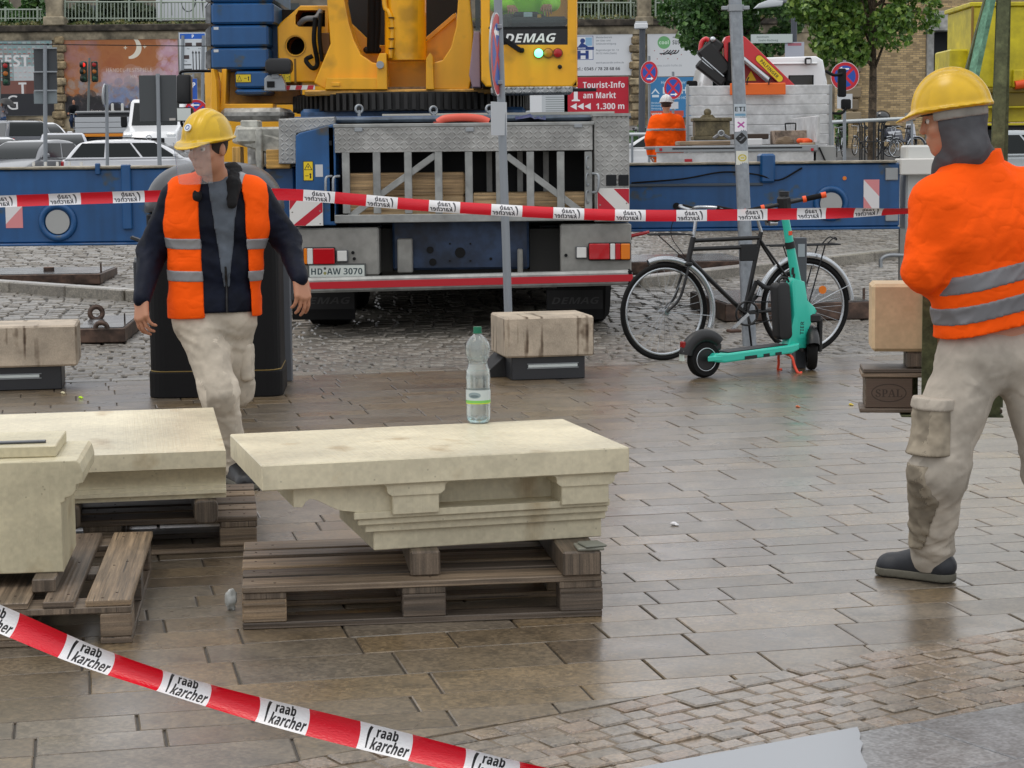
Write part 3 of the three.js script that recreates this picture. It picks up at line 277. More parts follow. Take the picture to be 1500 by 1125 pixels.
{
  const b = at(747, 533, 15), top = at(728, -40, 15.1); b.y = 0; const t = thing('no_stopping_sign', 'leaning grey pole with a no-stopping disc seen edge-on before the crane', 'sign', b); wpart('pole', rod(b, top, 0.031, 0.031, 14), grayM, t); const c = at(727, 80, 15.02); discSign(t, c.clone().add(V(0.0, 0, 0.05)), 0.3, 1.42, stopTex('l'), 0); const pl = bx(0.3, 0.24, 0.006, 0, 0, 0); pl.rotateY(1.2); const q = at(731, 174, 15); pl.translate(q.x, q.y, q.z + 0.06); wpart('sub_plate', pl, M(0xb9bdc1, 0.4), t); for (const o of [0.2, -0.2]) wpart('clamp', bx(0.08, 0.03, 0.09, c.x + 0.005, c.y + o, c.z + 0.0, 0.004), galvM, t);
  const b2_ = gnd(1098, 507), t2 = thing('lamp_pole', 'tall grey pole covered in stickers standing behind the black bicycle', 'pole', b2_); const tp = at(1070, -160, 16.5); wpart('pole', rod(b2_, tp, 0.056, 0.05, 18), M(0xffffff, 0.42, { metalness: 0.3, map: dirtTex(136, 142, 148, 0.18, 520, 6, 2) }), t2);
  const on = y => { const k = (at(1090, y, 16.45).y) / tp.y; return b2_.clone().lerp(tp, k); }; for (const [y, h, kind] of [[163, 20, 0], [183, 20, 1], [203, 18, 2], [231, 20, 3]]) { const p = on(y), hh = h / 183; const tx = canvasTex(128, 160, (x) => { if (kind === 0) { x.fillStyle = '#b9c4cc'; x.fillRect(0, 0, 128, 160); x.fillStyle = '#22262a'; x.font = 'bold 74px sans-serif'; x.fillText('ETI', 4, 84); x.fillStyle = '#6d9ab8'; x.fillRect(10, 110, 108, 26); } else if (kind === 1) { x.fillStyle = '#eceaf0'; x.fillRect(0, 0, 128, 160); x.strokeStyle = '#b44fa0'; x.lineWidth = 16; x.beginPath(); x.moveTo(34, 50); x.lineTo(94, 110); x.moveTo(94, 50); x.lineTo(34, 110); x.stroke(); } else if (kind === 2) { x.fillStyle = '#8a9096'; x.fillRect(0, 0, 128, 160); x.fillStyle = '#141518'; x.beginPath(); x.moveTo(64, 0); x.lineTo(126, 80); x.lineTo(64, 160); x.lineTo(2, 80); x.fill(); x.fillStyle = '#9aa0a8'; for (let i = 0; i < 7; i++) x.fillRect(40 + (i * 37) % 44, 50 + i * 9, 18, 5); } else { x.fillStyle = '#d8d9cf'; x.fillRect(0, 0, 128, 160); x.strokeStyle = '#c2b23a'; x.lineWidth = 14; x.beginPath(); x.arc(64, 80, 34, 0, 7); x.stroke(); x.fillStyle = '#cfc468'; x.fillRect(46, 66, 36, 26); } });
    const g = plain(new THREE.CylinderGeometry(0.0565, 0.057, hh, 12, 1, true, -1.0, 2.0)); g.translate(p.x, p.y, p.z); wpart('sticker', g, printMat(tx, 0.45), t2); }
  const rp = on(12); wpart('clamp_band', [xf(cyl(0.066, 0.066, 0.05), rp.x, rp.y, rp.z), bx(0.22, 0.03, 0.05, rp.x, rp.y, rp.z, 0.004)], galvM, t2);
  const bo = gnd(1170, 539), t3 = thing('bollard', 'square dark grey bollard standing between bicycle and electric scooter', 'bollard', bo, 0.2); mesh('post', b2(-0.042, 0, -0.042, 0.042, 0.93, 0.042, 0.005), M(0x484c52, 0.4), t3); mesh('reflector', bx(0.05, 0.09, 0.004, 0, 0.84, 0.0435), M(0x9aa2a8, 0.3), t3);
}
{ // steel plates and mats on the cobbles
  const rust = M(0xffffff, 0.45, { map: dirtTex(78, 60, 50, 0.7, 540, 6, 1.2), metalness: 0.2 }), wetSteel = M(0xffffff, 0.22, { map: dirtTex(104, 106, 108, 0.5, 560, 5, 1), metalness: 0.35 });
  const plate = (lb, p, turn, w, h, d, lug) => { const t = thing('steel_mat', lb, 'steel mat', p, turn, 'steel crane mats on the cobbles'); mesh('mat_body', b2(-w / 2, 0.01, -d, w / 2, h, 0, 0.008), rust, t); mesh('deck_sheet', b2(-w / 2 + 0.02, h + 0.0005, -d + 0.02, w / 2 - 0.02, h + 0.008, -0.02), wetSteel, t); if (lug) { mesh('lifting_ring', [torus(0.055, 0.022, -w / 2 + 0.08, h + 0.06, -d * 0.7, 0, 0.3, 24)], rust, t); mesh('lug', [torus(0.05, 0.02, 0.02, h + 0.0, 0.02, 0, 0, 16, 6, Math.PI)], rust, t); mesh('pin', [bx(0.012, 0.1, 0.012, w / 2 - 0.03, h + 0.05, -0.3)], rust, t); } else { mesh('lug', bx(0.12, 0.07, 0.05, 0.1, h + 0.03, -d * 0.3, 0.008), rust, t); mesh('pin', bx(0.02, 0.12, 0.02, w / 2 - 0.02, h + 0.05, -0.2), rust, t); } return t; };
  plate('small wet steel plate with a lifting ring behind the stone seat', gnd(146, 504), 0.08, 0.42, 0.13, 1.3, true);
  plate('long rusty steel mat lying beyond the kerb line and the stone seat', gndS(50, 419), 0.05, 1.5, 0.13, 1.4, false);
  plate('rusty steel mat behind the rear wheel of the black bicycle', gndS(1170, 471), 0.1, 1.35, 0.17, 1.7, false);
  plate('far rusty steel mat beside the crane tail behind the bicycle handlebar', gndS(1000, 402), 0.12, 1.7, 0.15, 1.6, false);
}
{ // litter on the ground
  const lit = (lb, p, c, s) => { const t = mesh('litter_scrap', [ball(s, 0, s * 0.6, 0, 1, 0.6, 0.8, 8), ball(s * 0.7, s * 0.8, s * 0.4, 0.01, 1, 0.5, 1, 8)], M(c, 0.6)); t.position.copy(p); tag(t, lb, 'litter'); };
  lit('small pale pebble lying on wet paving by the long stone seat', gnd(92, 577), 0xc8c0a0, 0.014); lit('tiny bright green-yellow scrap lying on the wet paving', gnd(118, 584), 0xb8e020, 0.014); lit('tiny orange leaf on the pavers before the scooter', gnd(1168, 597), 0xb4653c, 0.012); lit('tiny yellow leaf on the pavers beside the hanging pallet', gnd(1246, 594), 0xc8b040, 0.012); lit('small white scrap on the pavers beside the bottle stone', gnd(987, 770), 0xd8d8da, 0.014);
}
// ---------- mobile crane, seen from its tail, superstructure turned to us ----------
function epx(pts, D, depth, c = 0, holes = []) { const f = ([x, y]) => { const p = at(x, y, D); return [p.x, p.y]; }; return ext(pts.map(f), -D - depth, -D, c, holes.map(h => h.c ? circleHole(...f(h.c), h.r) : h.map(f))); }
function bpx(x0, y0, x1, y1, D, depth, c = 0) { const r = rect(x0, y0, x1, y1, D); return bx(r.w, r.h, depth, r.x, r.y, -D - depth / 2, c); }
function facePx(x0, y0, x1, y1, D) { const r = rect(x0, y0, x1, y1, D); return panel(r.w, r.h, r.x, r.y, -D); }
const craneRear = gnd(667, 489); craneRear.z = -17.4;
const crane = thing('mobile_crane', 'yellow and blue mobile crane with its tail and cab towards the square', 'crane', V(craneRear.x, 0, -17.4));
const rustBlue = tex(256, 256, (u, v) => { const n = fbm(u, v, 4, 5, 600), st = tn2(u * 40, v * 2, 40, 2, 602), k = 0.82 + 0.36 * n + 0.08 * (st - 0.5), r = clamp((fbm(u, v, 9, 4, 604) - 0.68) * 6, 0, 1); return [mix(29, 86, r) * k, mix(80, 72, r) * k, mix(130, 62, r) * k]; }, true, 0.7);
const craneBlue = M(0xffffff, 0.35, { map: rustBlue }), yTex = tex(256, 256, (u, v) => { const n = fbm(u, v, 4, 5, 620), st = tn2(u * 30, v * 2, 30, 2, 622), d = clamp((fbm(u, v, 7, 4, 624) - 0.62) * 5, 0, 1) * 0.3, k = 0.93 + 0.12 * n + 0.06 * (st - 0.5); return [mix(243, 110, d) * k, mix(176, 84, d) * k, mix(24, 40, d) * k]; }, true, 0.6);
const craneYel = M(0xffffff, 0.3, { map: yTex }), blackM = MP(0x0e0f11, 0.55, { specularIntensity: 0.5 }), rubberM = MP(0x151516, 0.8, { specularIntensity: 0.4 });
const chq = tex(128, 128, (u, v) => { const c = 4, X = u * c, Y = v * c, i = Math.floor(X), j = Math.floor(Y), fx = X - i - 0.5, fy = Y - j - 0.5, s = (i + j) % 2 ? 1 : -1, a = (fx + s * fy) * 0.707, b = (fx - s * fy) * 0.707; return gray(255 * clamp(1.2 - Math.hypot(a / 0.44, b / 0.15), 0, 1)); }, false, 6.2);
const chqM = M(0xffffff, 0.38, { map: dirtTex(158, 158, 155, 0.2, 640, 5, 1.1), metalness: 0.45, bumpMap: chq, bumpScale: 0.0035 }), aluM = M(0xffffff, 0.45, { map: dirtTex(150, 152, 150, 0.2, 645, 5, 1.1), metalness: 0.35 }), dustM = M(0xffffff, 0.5, { map: dirtTex(136, 135, 130, 0.25, 650, 5, 0.9), metalness: 0.15 });
const cw = (n, g, m, p = crane, l) => wpart(n, g, m, p, l);
{
  const D = 17.4;
  // chassis
  cw('chassis_frame', [bpx(575, 322, 775, 395, D + 0.25, 9, 0.02), bpx(470, 330, 560, 380, D + 0.8, 8), bpx(790, 330, 860, 380, D + 0.8, 8)], M(0xffffff, 0.45, { map: dirtTex(34, 52, 78, 0.6, 655, 5, 0.8) }));
  for (const [x, y, r] of [[674, 370, 0.045], [630, 366, 0.03], [634, 384, 0.032], [719, 379, 0.012], [659, 357, 0.008], [689, 357, 0.008], [659, 382, 0.008], [689, 382, 0.008]]) { const p = at(x, y, D + 0.245); cw('bolt_hole', cyl(r, r, 0.02, p.x, p.y, p.z, Math.PI / 2), blackM); }
  const tow = cw('towing_bracket', [bpx(582, 350, 604, 400, D + 0.1, 0.2, 0.01), bpx(755, 365, 768, 402, D + 0.1, 0.15, 0.01)], M(0xffffff, 0.5, { map: dirtTex(84, 92, 100, 0.5, 657, 6, 1) })); crane.remove(tow);
  cw('towing_bracket', bpx(582, 350, 604, 400, D + 0.1, 0.16, 0.01), dustM); cw('towing_bracket', bpx(758, 365, 766, 402, D + 0.1, 0.15, 0.01), dustM);
  cw('underbody', [bpx(560, 395, 820, 402, D + 0.6, 4), bpx(556, 335, 575, 398, D + 0.5, 5), bpx(776, 335, 822, 398, D + 0.5, 5)], M(0x3a3a38, 0.6));
  cw('axle_housing', [b2(craneRear.x - 1.2, 0.42, -D - 9.5, craneRear.x + 1.2, 0.95, -D - 1.0), b2(craneRear.x - 1.3, 0.22, -D - 9.6, craneRear.x + 1.3, 1.2, -D - 9.0), b2(craneRear.x - 0.9, 0.3, -D - 2.6, craneRear.x + 0.9, 0.5, -D - 1.9, 0.1)], M(0x222322, 0.7)); cw('tail_panel', bpx(430, 334, 555, 404, D + 0.03, 0.3, 0.012), dustM); cw('tail_panel', bpx(821, 328, 925, 404, D + 0.03, 0.3, 0.012), dustM);  // boxes between the axles are added to block light passing under the carrier
  const bl = at(402, 419, D - 0.1), br = at(926, 406, D - 0.1); cw('rear_bumper', [bar(bl, br, 0.16, 0.125, 0.02)], aluM); const bs = V(0, 0.0, 0.084); cw('red_reflective_strip', bar(bl.clone().add(bs), br.clone().add(bs), 0.01, 0.058), MP(0xb81c2a, 0.35));
  for (const x of [407, 922]) { const p = at(x, x < 500 ? 419 : 406, D - 0.1); cw('bumper_end_cap', bx(0.035, 0.13, 0.17, p.x, p.y, p.z, 0.01), rubberM); }
  // tail lights
  const redM = MP(0xb40f1a, 0.2, { clearcoat: 0.6 }), ambM = MP(0xe07a14, 0.2, { clearcoat: 0.6 }), clrM = MP(0xd8d8d4, 0.15, { clearcoat: 0.6 });
  for (const [x0, x1, y0, s] of [[445, 490, 364, -1], [863, 923, 357, 1]]) { const h = cw('tail_light', bpx(x0 - 1, y0 - 1.5, x1 + 1, y0 + 24.5, D + 0.0, 0.05, 0.008), blackM), w = x1 - x0; if (s > 0) { cw('red_lens', bpx(x0, y0, x0 + 30, y0 + 23, D - 0.025, 0.03, 0.006), redM, h); cw('clear_lens', bpx(x0 + 31, y0, x0 + 38, y0 + 23, D - 0.025, 0.03, 0.004), clrM, h); cw('red_lens', bpx(x0 + 38.5, y0, x0 + 46, y0 + 23, D - 0.025, 0.03, 0.004), redM, h); cw('amber_lens', bpx(x0 + 46.5, y0, x1, y0 + 23, D - 0.025, 0.03, 0.006), ambM, h); } else { cw('clear_lens', bpx(x0 + 5, y0, x0 + 13, y0 + 23, D - 0.025, 0.03, 0.004), clrM, h); cw('red_lens', bpx(x0 + 13.5, y0, x1, y0 + 23, D - 0.025, 0.03, 0.006), redM, h); cw('amber_lens', bpx(x0, y0, x0 + 4.6, y0 + 23, D - 0.025, 0.03, 0.004), ambM, h); } }
  for (const [x, y] of [[501, 375], [852, 370]]) { cw('reversing_lamp', bpx(x - 9, y - 9, x + 9, y + 9, D - 0.0, 0.03, 0.006), M(0x55585a, 0.4)); cw('reversing_lamp_glass', bpx(x - 7, y - 7.5, x + 7, y + 7.5, D - 0.008, 0.01, 0.003), clrM); }
  for (const [x, y] of [[517, 370], [519, 379], [829, 374]]) { const p = at(x, y, D + 0.025); cw('panel_hole', cyl(0.014, 0.014, 0.02, p.x, p.y, p.z, Math.PI / 2, 0, 12), blackM); }
  const pt = canvasTex(512, 120, (x) => { x.fillStyle = '#c9cfc9'; x.fillRect(0, 0, 512, 120); x.strokeStyle = '#2a3434'; x.lineWidth = 6; x.strokeRect(4, 4, 504, 112); x.fillStyle = '#2c3d42'; x.font = 'bold 80px sans-serif'; x.textBaseline = 'middle'; x.fillText('HD', 16, 64); x.fillText('AW 3070', 166, 64, 330); x.fillStyle = '#8d8a50'; x.beginPath(); x.arc(148, 80, 14, 0, 7); x.fill(); x.fillStyle = '#444'; x.beginPath(); x.arc(148, 36, 12, 0, 7); x.fill(); });
  const pb = cw('number_plate', bpx(451, 386.5, 536, 407.5, D - 0.0, 0.012), M(0x2a2c2c, 0.5)); cw('plate_print', facePx(452, 387.5, 535, 406.5, D - 0.002), printMat(pt, 0.4), pb);
  // mud flaps and wheels
  const ft = canvasTex(256, 128, (x) => { x.fillStyle = '#1b1b1c'; x.fillRect(0, 0, 256, 128); x.fillStyle = '#3a3a3a'; x.font = 'italic bold 62px sans-serif'; x.fillText('DEMAG', 16, 92); });
  for (const [x0, x1] of [[428, 520], [800, 884]]) { const f = cw('mud_flap', bpx(x0, 422, x1, 468, D + 0.45, 0.015), rubberM); cw('flap_print', facePx(x0 + 1, 425, x1 - 1, 453, D + 0.446), printMat(ft, 0.8), f); }
  cw('side_tank_and_light_block', b2(craneRear.x - 1.4, 0.3, -D - 8.6, craneRear.x - 0.75, 1.25, -D - 2.6, 0.05), darkM); cw('side_tank_and_light_block', b2(craneRear.x + 0.75, 0.3, -D - 8.6, craneRear.x + 1.4, 1.25, -D - 2.6, 0.05), darkM); cw('rear_axle', [b2(craneRear.x - 1.0, 0.35, -D - 1.75, craneRear.x + 1.0, 0.85, -D - 0.9, 0.08), b2(craneRear.x - 0.45, 0.3, -D - 8.4, craneRear.x + 0.45, 0.8, -D - 1.5, 0.05)], darkM); for (const dz of [1.25, 3.1, 5.6, 7.2]) for (const s of [-1, 1]) { const x = craneRear.x + s * 1.16, z = -D - dz; const w = cw('wheel', smoothG(lathe([[0.3, -0.2], [0.6, -0.21], [0.66, -0.16], [0.67, 0], [0.66, 0.16], [0.6, 0.21], [0.3, 0.2]], 36).rotateZ(Math.PI / 2).translate(x, 0.67, z), 0.7), rubberM); cw('rim', cyl(0.31, 0.31, 0.34, x, 0.67, z, 0, Math.PI / 2, 24), M(0x8a8c8c, 0.5, { metalness: 0.4 }), w); }  // the two tank boxes are added to keep light from under the crane
  cw('rear_deck', [bpx(420, 170, 925, 178, D + 0.5, 8.5, 0.02)], M(0xffffff, 0.45, { map: dirtTex(70, 82, 96, 0.6, 660, 5, 0.7), metalness: 0.2 }));
  cw('carrier_body', [bpx(432, 200, 920, 328, D + 0.75, 9)], M(0x26292d, 0.6));
  // aluminium rack with timber in it
  cw('rack_header', bpx(490, 184, 868, 222, D, 0.5, 0.004), chqM); cw('rack_lid', bpx(488, 180, 870, 185, D - 0.01, 0.7, 0.004), aluM); cw('bottom_rail', bpx(490, 313, 870, 325, D, 0.06, 0.005), aluM); cw('rack_floor', bpx(492, 320, 868, 324, D + 0.06, 0.62), aluM); cw('rack_back', bpx(492, 222, 868, 320, D + 0.66, 0.03), M(0x15171b, 0.7));  // rack back is coloured near black for the shade inside the rack
  for (const x of [507, 552, 598, 642.5, 687, 732, 777, 821.5, 862]) cw('rack_post', bpx(x - 5.5, 222, x + 5.5, 313, D + 0.002, 0.05, 0.004), aluM);
  cw('diagonal_brace', bar(at(512, 318, D + 0.03), at(638, 227, D + 0.03), 0.03, 0.055, 0.004), aluM); cw('diagonal_brace', bar(at(742, 228, D + 0.03), at(850, 309, D + 0.03), 0.03, 0.055, 0.004), aluM);
  for (const x of [717, 762, 800]) cw('inner_post', bpx(x - 4, 222, x + 4, 320, D + 0.58, 0.05), aluM);
  for (const [x, y] of [[525, 190], [688, 190], [847, 184]]) cw('rack_latch', bpx(x - 6, y - 3, x + 6, y + 3, D - 0.012, 0.014, 0.003), galvM);
  cw('rack_side', [bpx(482, 186, 490, 325, D + 0.02, 0.5, 0.004)], chqM); for (const x of [484, 495]) cw('grab_handle', tube([at(x + 2, 258, D - 0.02), at(x - 6, 260, D - 0.06), at(x - 7, 272, D - 0.07), at(x - 6, 284, D - 0.06), at(x + 2, 286, D - 0.02)], 0.011, 20), galvM); cw('grab_handle', tube([at(868, 254, D - 0.01), at(876, 256, D - 0.05), at(877, 268, D - 0.06), at(875, 280, D - 0.05), at(868, 282, D - 0.01)], 0.011, 20), galvM);
  for (let i = 0; i < 3; i++) { const p = at(861, 238 + i * 25, D - 0.006); cw('chain_link', xf(torus(0.035, 0.008, 0, 0, 0, 0, 0.7, 16, 6).scale(0.6, 1.4, 1), p.x, p.y, p.z), galvM); }
  // right chequer-plate cabinet
  cw('plate_cabinet', [bpx(870, 168, 922, 325, D + 0.05, 1.2, 0.006)], chqM); cw('cabinet_cap', bpx(868, 166, 924, 170, D + 0.03, 1.25), aluM); for (const x of [888, 906]) cw('cabinet_vent', bpx(x, 256, x + 15, 272, D + 0.035, 0.03, 0.004), darkM);
  const chev = s => canvasTex(256, 256, x => { x.fillStyle = '#dcdad6'; x.fillRect(0, 0, 256, 256); x.fillStyle = '#b8152c'; if (s > 0) { x.beginPath(); x.moveTo(0, 0); x.lineTo(0, 0); x.moveTo(0, 20); x.lineTo(236, 256); x.lineTo(0, 256); x.fill(); x.beginPath(); x.moveTo(130, 0); x.lineTo(256, 0); x.lineTo(256, 126); x.fill(); } else { x.beginPath(); x.moveTo(0, 0); x.lineTo(70, 0); x.lineTo(0, 110); x.fill(); x.beginPath(); x.moveTo(256, 30); x.lineTo(256, 130); x.lineTo(120, 256); x.lineTo(20, 256); x.fill(); } x.fillStyle = '#8a8580'; for (const [a, b] of [[20, 130], [236, 120], [236, 240], [20, 240]]) { x.beginPath(); x.arc(a, b, 7, 0, 7); x.fill(); } });
  for (const [x0, y0, x1, y1, s] of [[424, 290, 473, 331, -1], [875, 276, 922, 323, 1]]) { const b = cw('chevron_board', bpx(x0, y0, x1, y1, D - 0.02, 0.02, 0.003), M(0xcfcfcb, 0.5)); cw('chevron_print', facePx(x0 + 0.5, y0 + 0.5, x1 - 0.5, y1 - 0.5, D - 0.0225), printMat(chev(s), 0.4), b); }
  // left blue cabinet and stowage
  const bc = cw('blue_cabinet', epx([[433, 330], [433, 199], [438, 195], [492, 181], [492, 330]], D + 0.02, 1.1, 0.01), craneBlue); const wt = canvasTex(128, 256, x => { x.fillStyle = '#e8c81c'; x.fillRect(0, 0, 128, 256); x.strokeStyle = '#1a1a14'; x.lineWidth = 8; x.strokeRect(4, 4, 120, 248); x.beginPath(); x.moveTo(64, 30); x.lineTo(110, 112); x.lineTo(18, 112); x.closePath(); x.stroke(); x.fillStyle = '#1a1a14'; x.fillRect(58, 62, 12, 30); x.beginPath(); x.arc(90, 170, 13, 0, 7); x.fill(); x.fillRect(82, 184, 18, 40); x.fillRect(24, 186, 42, 9); });
  cw('warning_sticker', facePx(444, 236, 459, 265, D + 0.017), printMat(wt, 0.4), bc); cw('notice_sticker', facePx(462, 241, 473, 259, D + 0.017), M(0xc4c6c8, 0.5), bc); cw('key_hole', bpx(482, 206, 486, 213, D + 0.016, 0.01), blackM, bc);
  cw('stowage_box', epx([[408, 240], [408, 174], [490, 171], [490, 182], [434, 196], [434, 240]], D + 0.35, 1.4, 0.01), chqM);
  cw('outrigger_bracket', [bpx(345, 186, 418, 210, D + 0.5, 0.2, 0.02), bpx(374, 188, 384, 250, D + 0.45, 0.15, 0.01), bpx(352, 176, 378, 190, D + 0.6, 0.3, 0.01), bar(at(345, 196, D + 0.6), at(430, 222, D + 0.5), 0.1, 0.16, 0.015)], M(0xffffff, 0.5, { map: dirtTex(168, 168, 160, 0.45, 665, 6, 1.4), metalness: 0.2 }));
  cw('side_tank_and_light_block', [bpx(322, 158, 416, 176, D + 2.0, 1.0, 0.04), bpx(362, 205, 420, 245, D + 1.2, 0.6, 0.03)], M(0xffffff, 0.5, { map: dirtTex(150, 150, 146, 0.5, 668, 5, 1.2), metalness: 0.25 }));
  cw('wooden_pad', [bpx(390, 219, 425, 247, D + 0.42, 0.25, 0.006)], M(0xffffff, 0.6, { map: woodTex(206, 160, 84, 670, false) })); cw('wooden_pad', [bpx(340, 215, 352, 247, D + 0.5, 0.25, 0.006)], M(0xffffff, 0.6, { map: woodTex(206, 160, 84, 672, true) }));
  // ring bolts, hoses on deck
  for (const [x, y] of [[526, 163], [635, 165], [717, 163]]) { const p = at(x, y, D + 0.9); cw('ring_bolt', [torus(0.034, 0.011, p.x, p.y + 0.02, p.z, 0, 0.5, 18, 6), cyl(0.014, 0.014, 0.1, p.x, p.y - 0.04, p.z)], galvM); }
  cw('deck_pipe', rod(at(432, 176, D + 0.7), at(822, 173, D + 0.7), 0.03), M(0x27466c, 0.4)); cw('deck_pipe', rod(at(560, 171, D + 1.1), at(900, 167, D + 1.1), 0.025), M(0x8a8a84, 0.5));
  // outrigger beams: left one in front, right one behind it
  for (const [x0, x1, y0, y1, d, s] of [[-420, 432, 249, 357, 17.95, -1], [880, 1318, 241, 334, 20, 1]]) {
    const bm = cw('outrigger_beam', bpx(x0, y0, x1, y1, d, 0.5, 0.015), craneBlue); cw('top_flange', bpx(x0, y0 - 4, x1 - (s > 0 ? 4 : 0), y0 - 0.3, d - 0.03, 0.56, 0.006), M(0xffffff, 0.5, { map: dirtTex(136, 128, 112, 0.6, 680, 6, 1) }), bm); cw('bottom_flange', bpx(x0, y1 + 0.3, x1, y1 + 4, d - 0.02, 0.54, 0.006), craneBlue, bm);
    cw('weld_rib', bpx(x0, y0 + 28, s < 0 ? 200 : 1118, y0 + 32, d - 0.02, 0.02, 0.004), M(0x46505a, 0.5), bm).visible = true; if (s < 0) bm.remove(bm.children[bm.children.length - 1]);
    const c = s < 0 ? [85, 325, 17.5] : [1217, 298, 16]; const p = at(c[0], c[1], d), R = c[2] / 3000 * d; const rg = cw('port_ring', torus(R * 1.35, R * 0.28, p.x, p.y, p.z + 0.005, 0, 0, 36, 8), craneBlue, bm); cw('port_disc', cyl(R, R, 0.03, p.x, p.y, p.z + 0.005, Math.PI / 2, 0, 32), M(0xa9aaa8, 0.4, { metalness: 0.4 }), bm);
    const k = s < 0 ? [8, 288, 33, 334] : [1265, 263, 1288, 308]; const mt = canvasTex(64, 128, x => { x.fillStyle = '#dfdcdc'; x.fillRect(0, 0, 64, 128); x.fillStyle = '#d98a8c'; if (s < 0) { x.beginPath(); x.moveTo(0, 20); x.lineTo(0, 0); x.lineTo(64, 0); x.lineTo(64, 6); x.lineTo(0, 26); x.fill(); x.beginPath(); x.moveTo(64, 40); x.lineTo(64, 128); x.lineTo(0, 128); x.lineTo(0, 112); x.fill(); } else { x.beginPath(); x.moveTo(64, 70); x.lineTo(64, 0); x.lineTo(0, 0); x.fill(); x.beginPath(); x.moveTo(0, 70); x.lineTo(40, 128); x.lineTo(0, 128); x.fill(); } }); cw('marker_plate', facePx(...k, d - 0.003), printMat(mt, 0.4), bm);
    if (s < 0) { cw('beam_rib', bpx(178, 241, 192, 336, d - 0.04, 0.05, 0.008), craneBlue, bm); cw('beam_rib', bpx(139, 239, 146, 256, d - 0.04, 0.05, 0.008), craneBlue, bm); cw('timber_lath', bpx(47, 243, 210, 248, d - 0.0, 0.12, 0.004), M(0xb9b5a8, 0.6), bm); for (let i = 0; i < 5; i++) cw('lath_pin', bpx(47 + i * 17.5, 237, 50 + i * 17.5, 243, d + 0.02, 0.03), M(0xd8d8d4, 0.5), bm); } else { cw('beam_bracket', bpx(1114, 225, 1136, 268, d - 0.05, 0.3, 0.02), craneBlue, bm); cw('hose', tube([at(925, 268, d - 0.01), at(1000, 262, d - 0.03), at(1060, 252, d - 0.03), at(1110, 256, d - 0.05), at(1140, 264, d - 0.03), at(1175, 246, d - 0.01)], 0.009, 40, 6), rubberM, bm); for (const y of [246, 306]) cw('end_bracket', bpx(1297, y, 1316, y + 18, d - 0.02, 0.05, 0.006), M(0x9c9fa0, 0.45, { metalness: 0.4 }), bm); const q = at(1237, 261, d); cw('amber_marker', cyl(0.02, 0.02, 0.02, q.x, q.y, q.z, Math.PI / 2, 0, 14), ambM, bm); const u = at(991, 302, d); cw('pin_hole', cyl(0.035, 0.035, 0.02, u.x, u.y, u.z, Math.PI / 2, 0, 18), blackM, bm); }
    const jx = at(s < 0 ? -370 : 1352, 300, d); const j = cw('outrigger_jack', [bx(0.3, 0.95, 0.32, jx.x, 1.1, jx.z - 0.25, 0.02), cyl(0.09, 0.09, 0.75, jx.x, 0.42, jx.z - 0.25)], s < 0 ? craneBlue : M(0xc9cac6, 0.45)); cw('jack_foot', cyl(0.3, 0.27, 0.07, jx.x, 0.06, jx.z - 0.25, 0, 0, 28), dustM, j); if (s > 0) { cw('end_plate', bpx(1319, 232, 1400, 256, d - 0.06, 0.3, 0.01), M(0xd8d6d0, 0.45)); cw('grab_handle', tube([at(1290, 392, d), at(1291, 380, d), at(1302, 374, d), at(1325, 374, d)], 0.02, 20), galvM); cw('leg_strut', bpx(1318, 335, 1327, 440, d + 0.1, 0.08), dustM); }
  }
  cw('red_side_light', [rod(at(922, 346, 18.2), at(951, 340, 18.2), 0.016)], redM); cw('side_light_arm', bpx(905, 344, 926, 352, 18.25, 0.05, 0.006), rubberM);
}
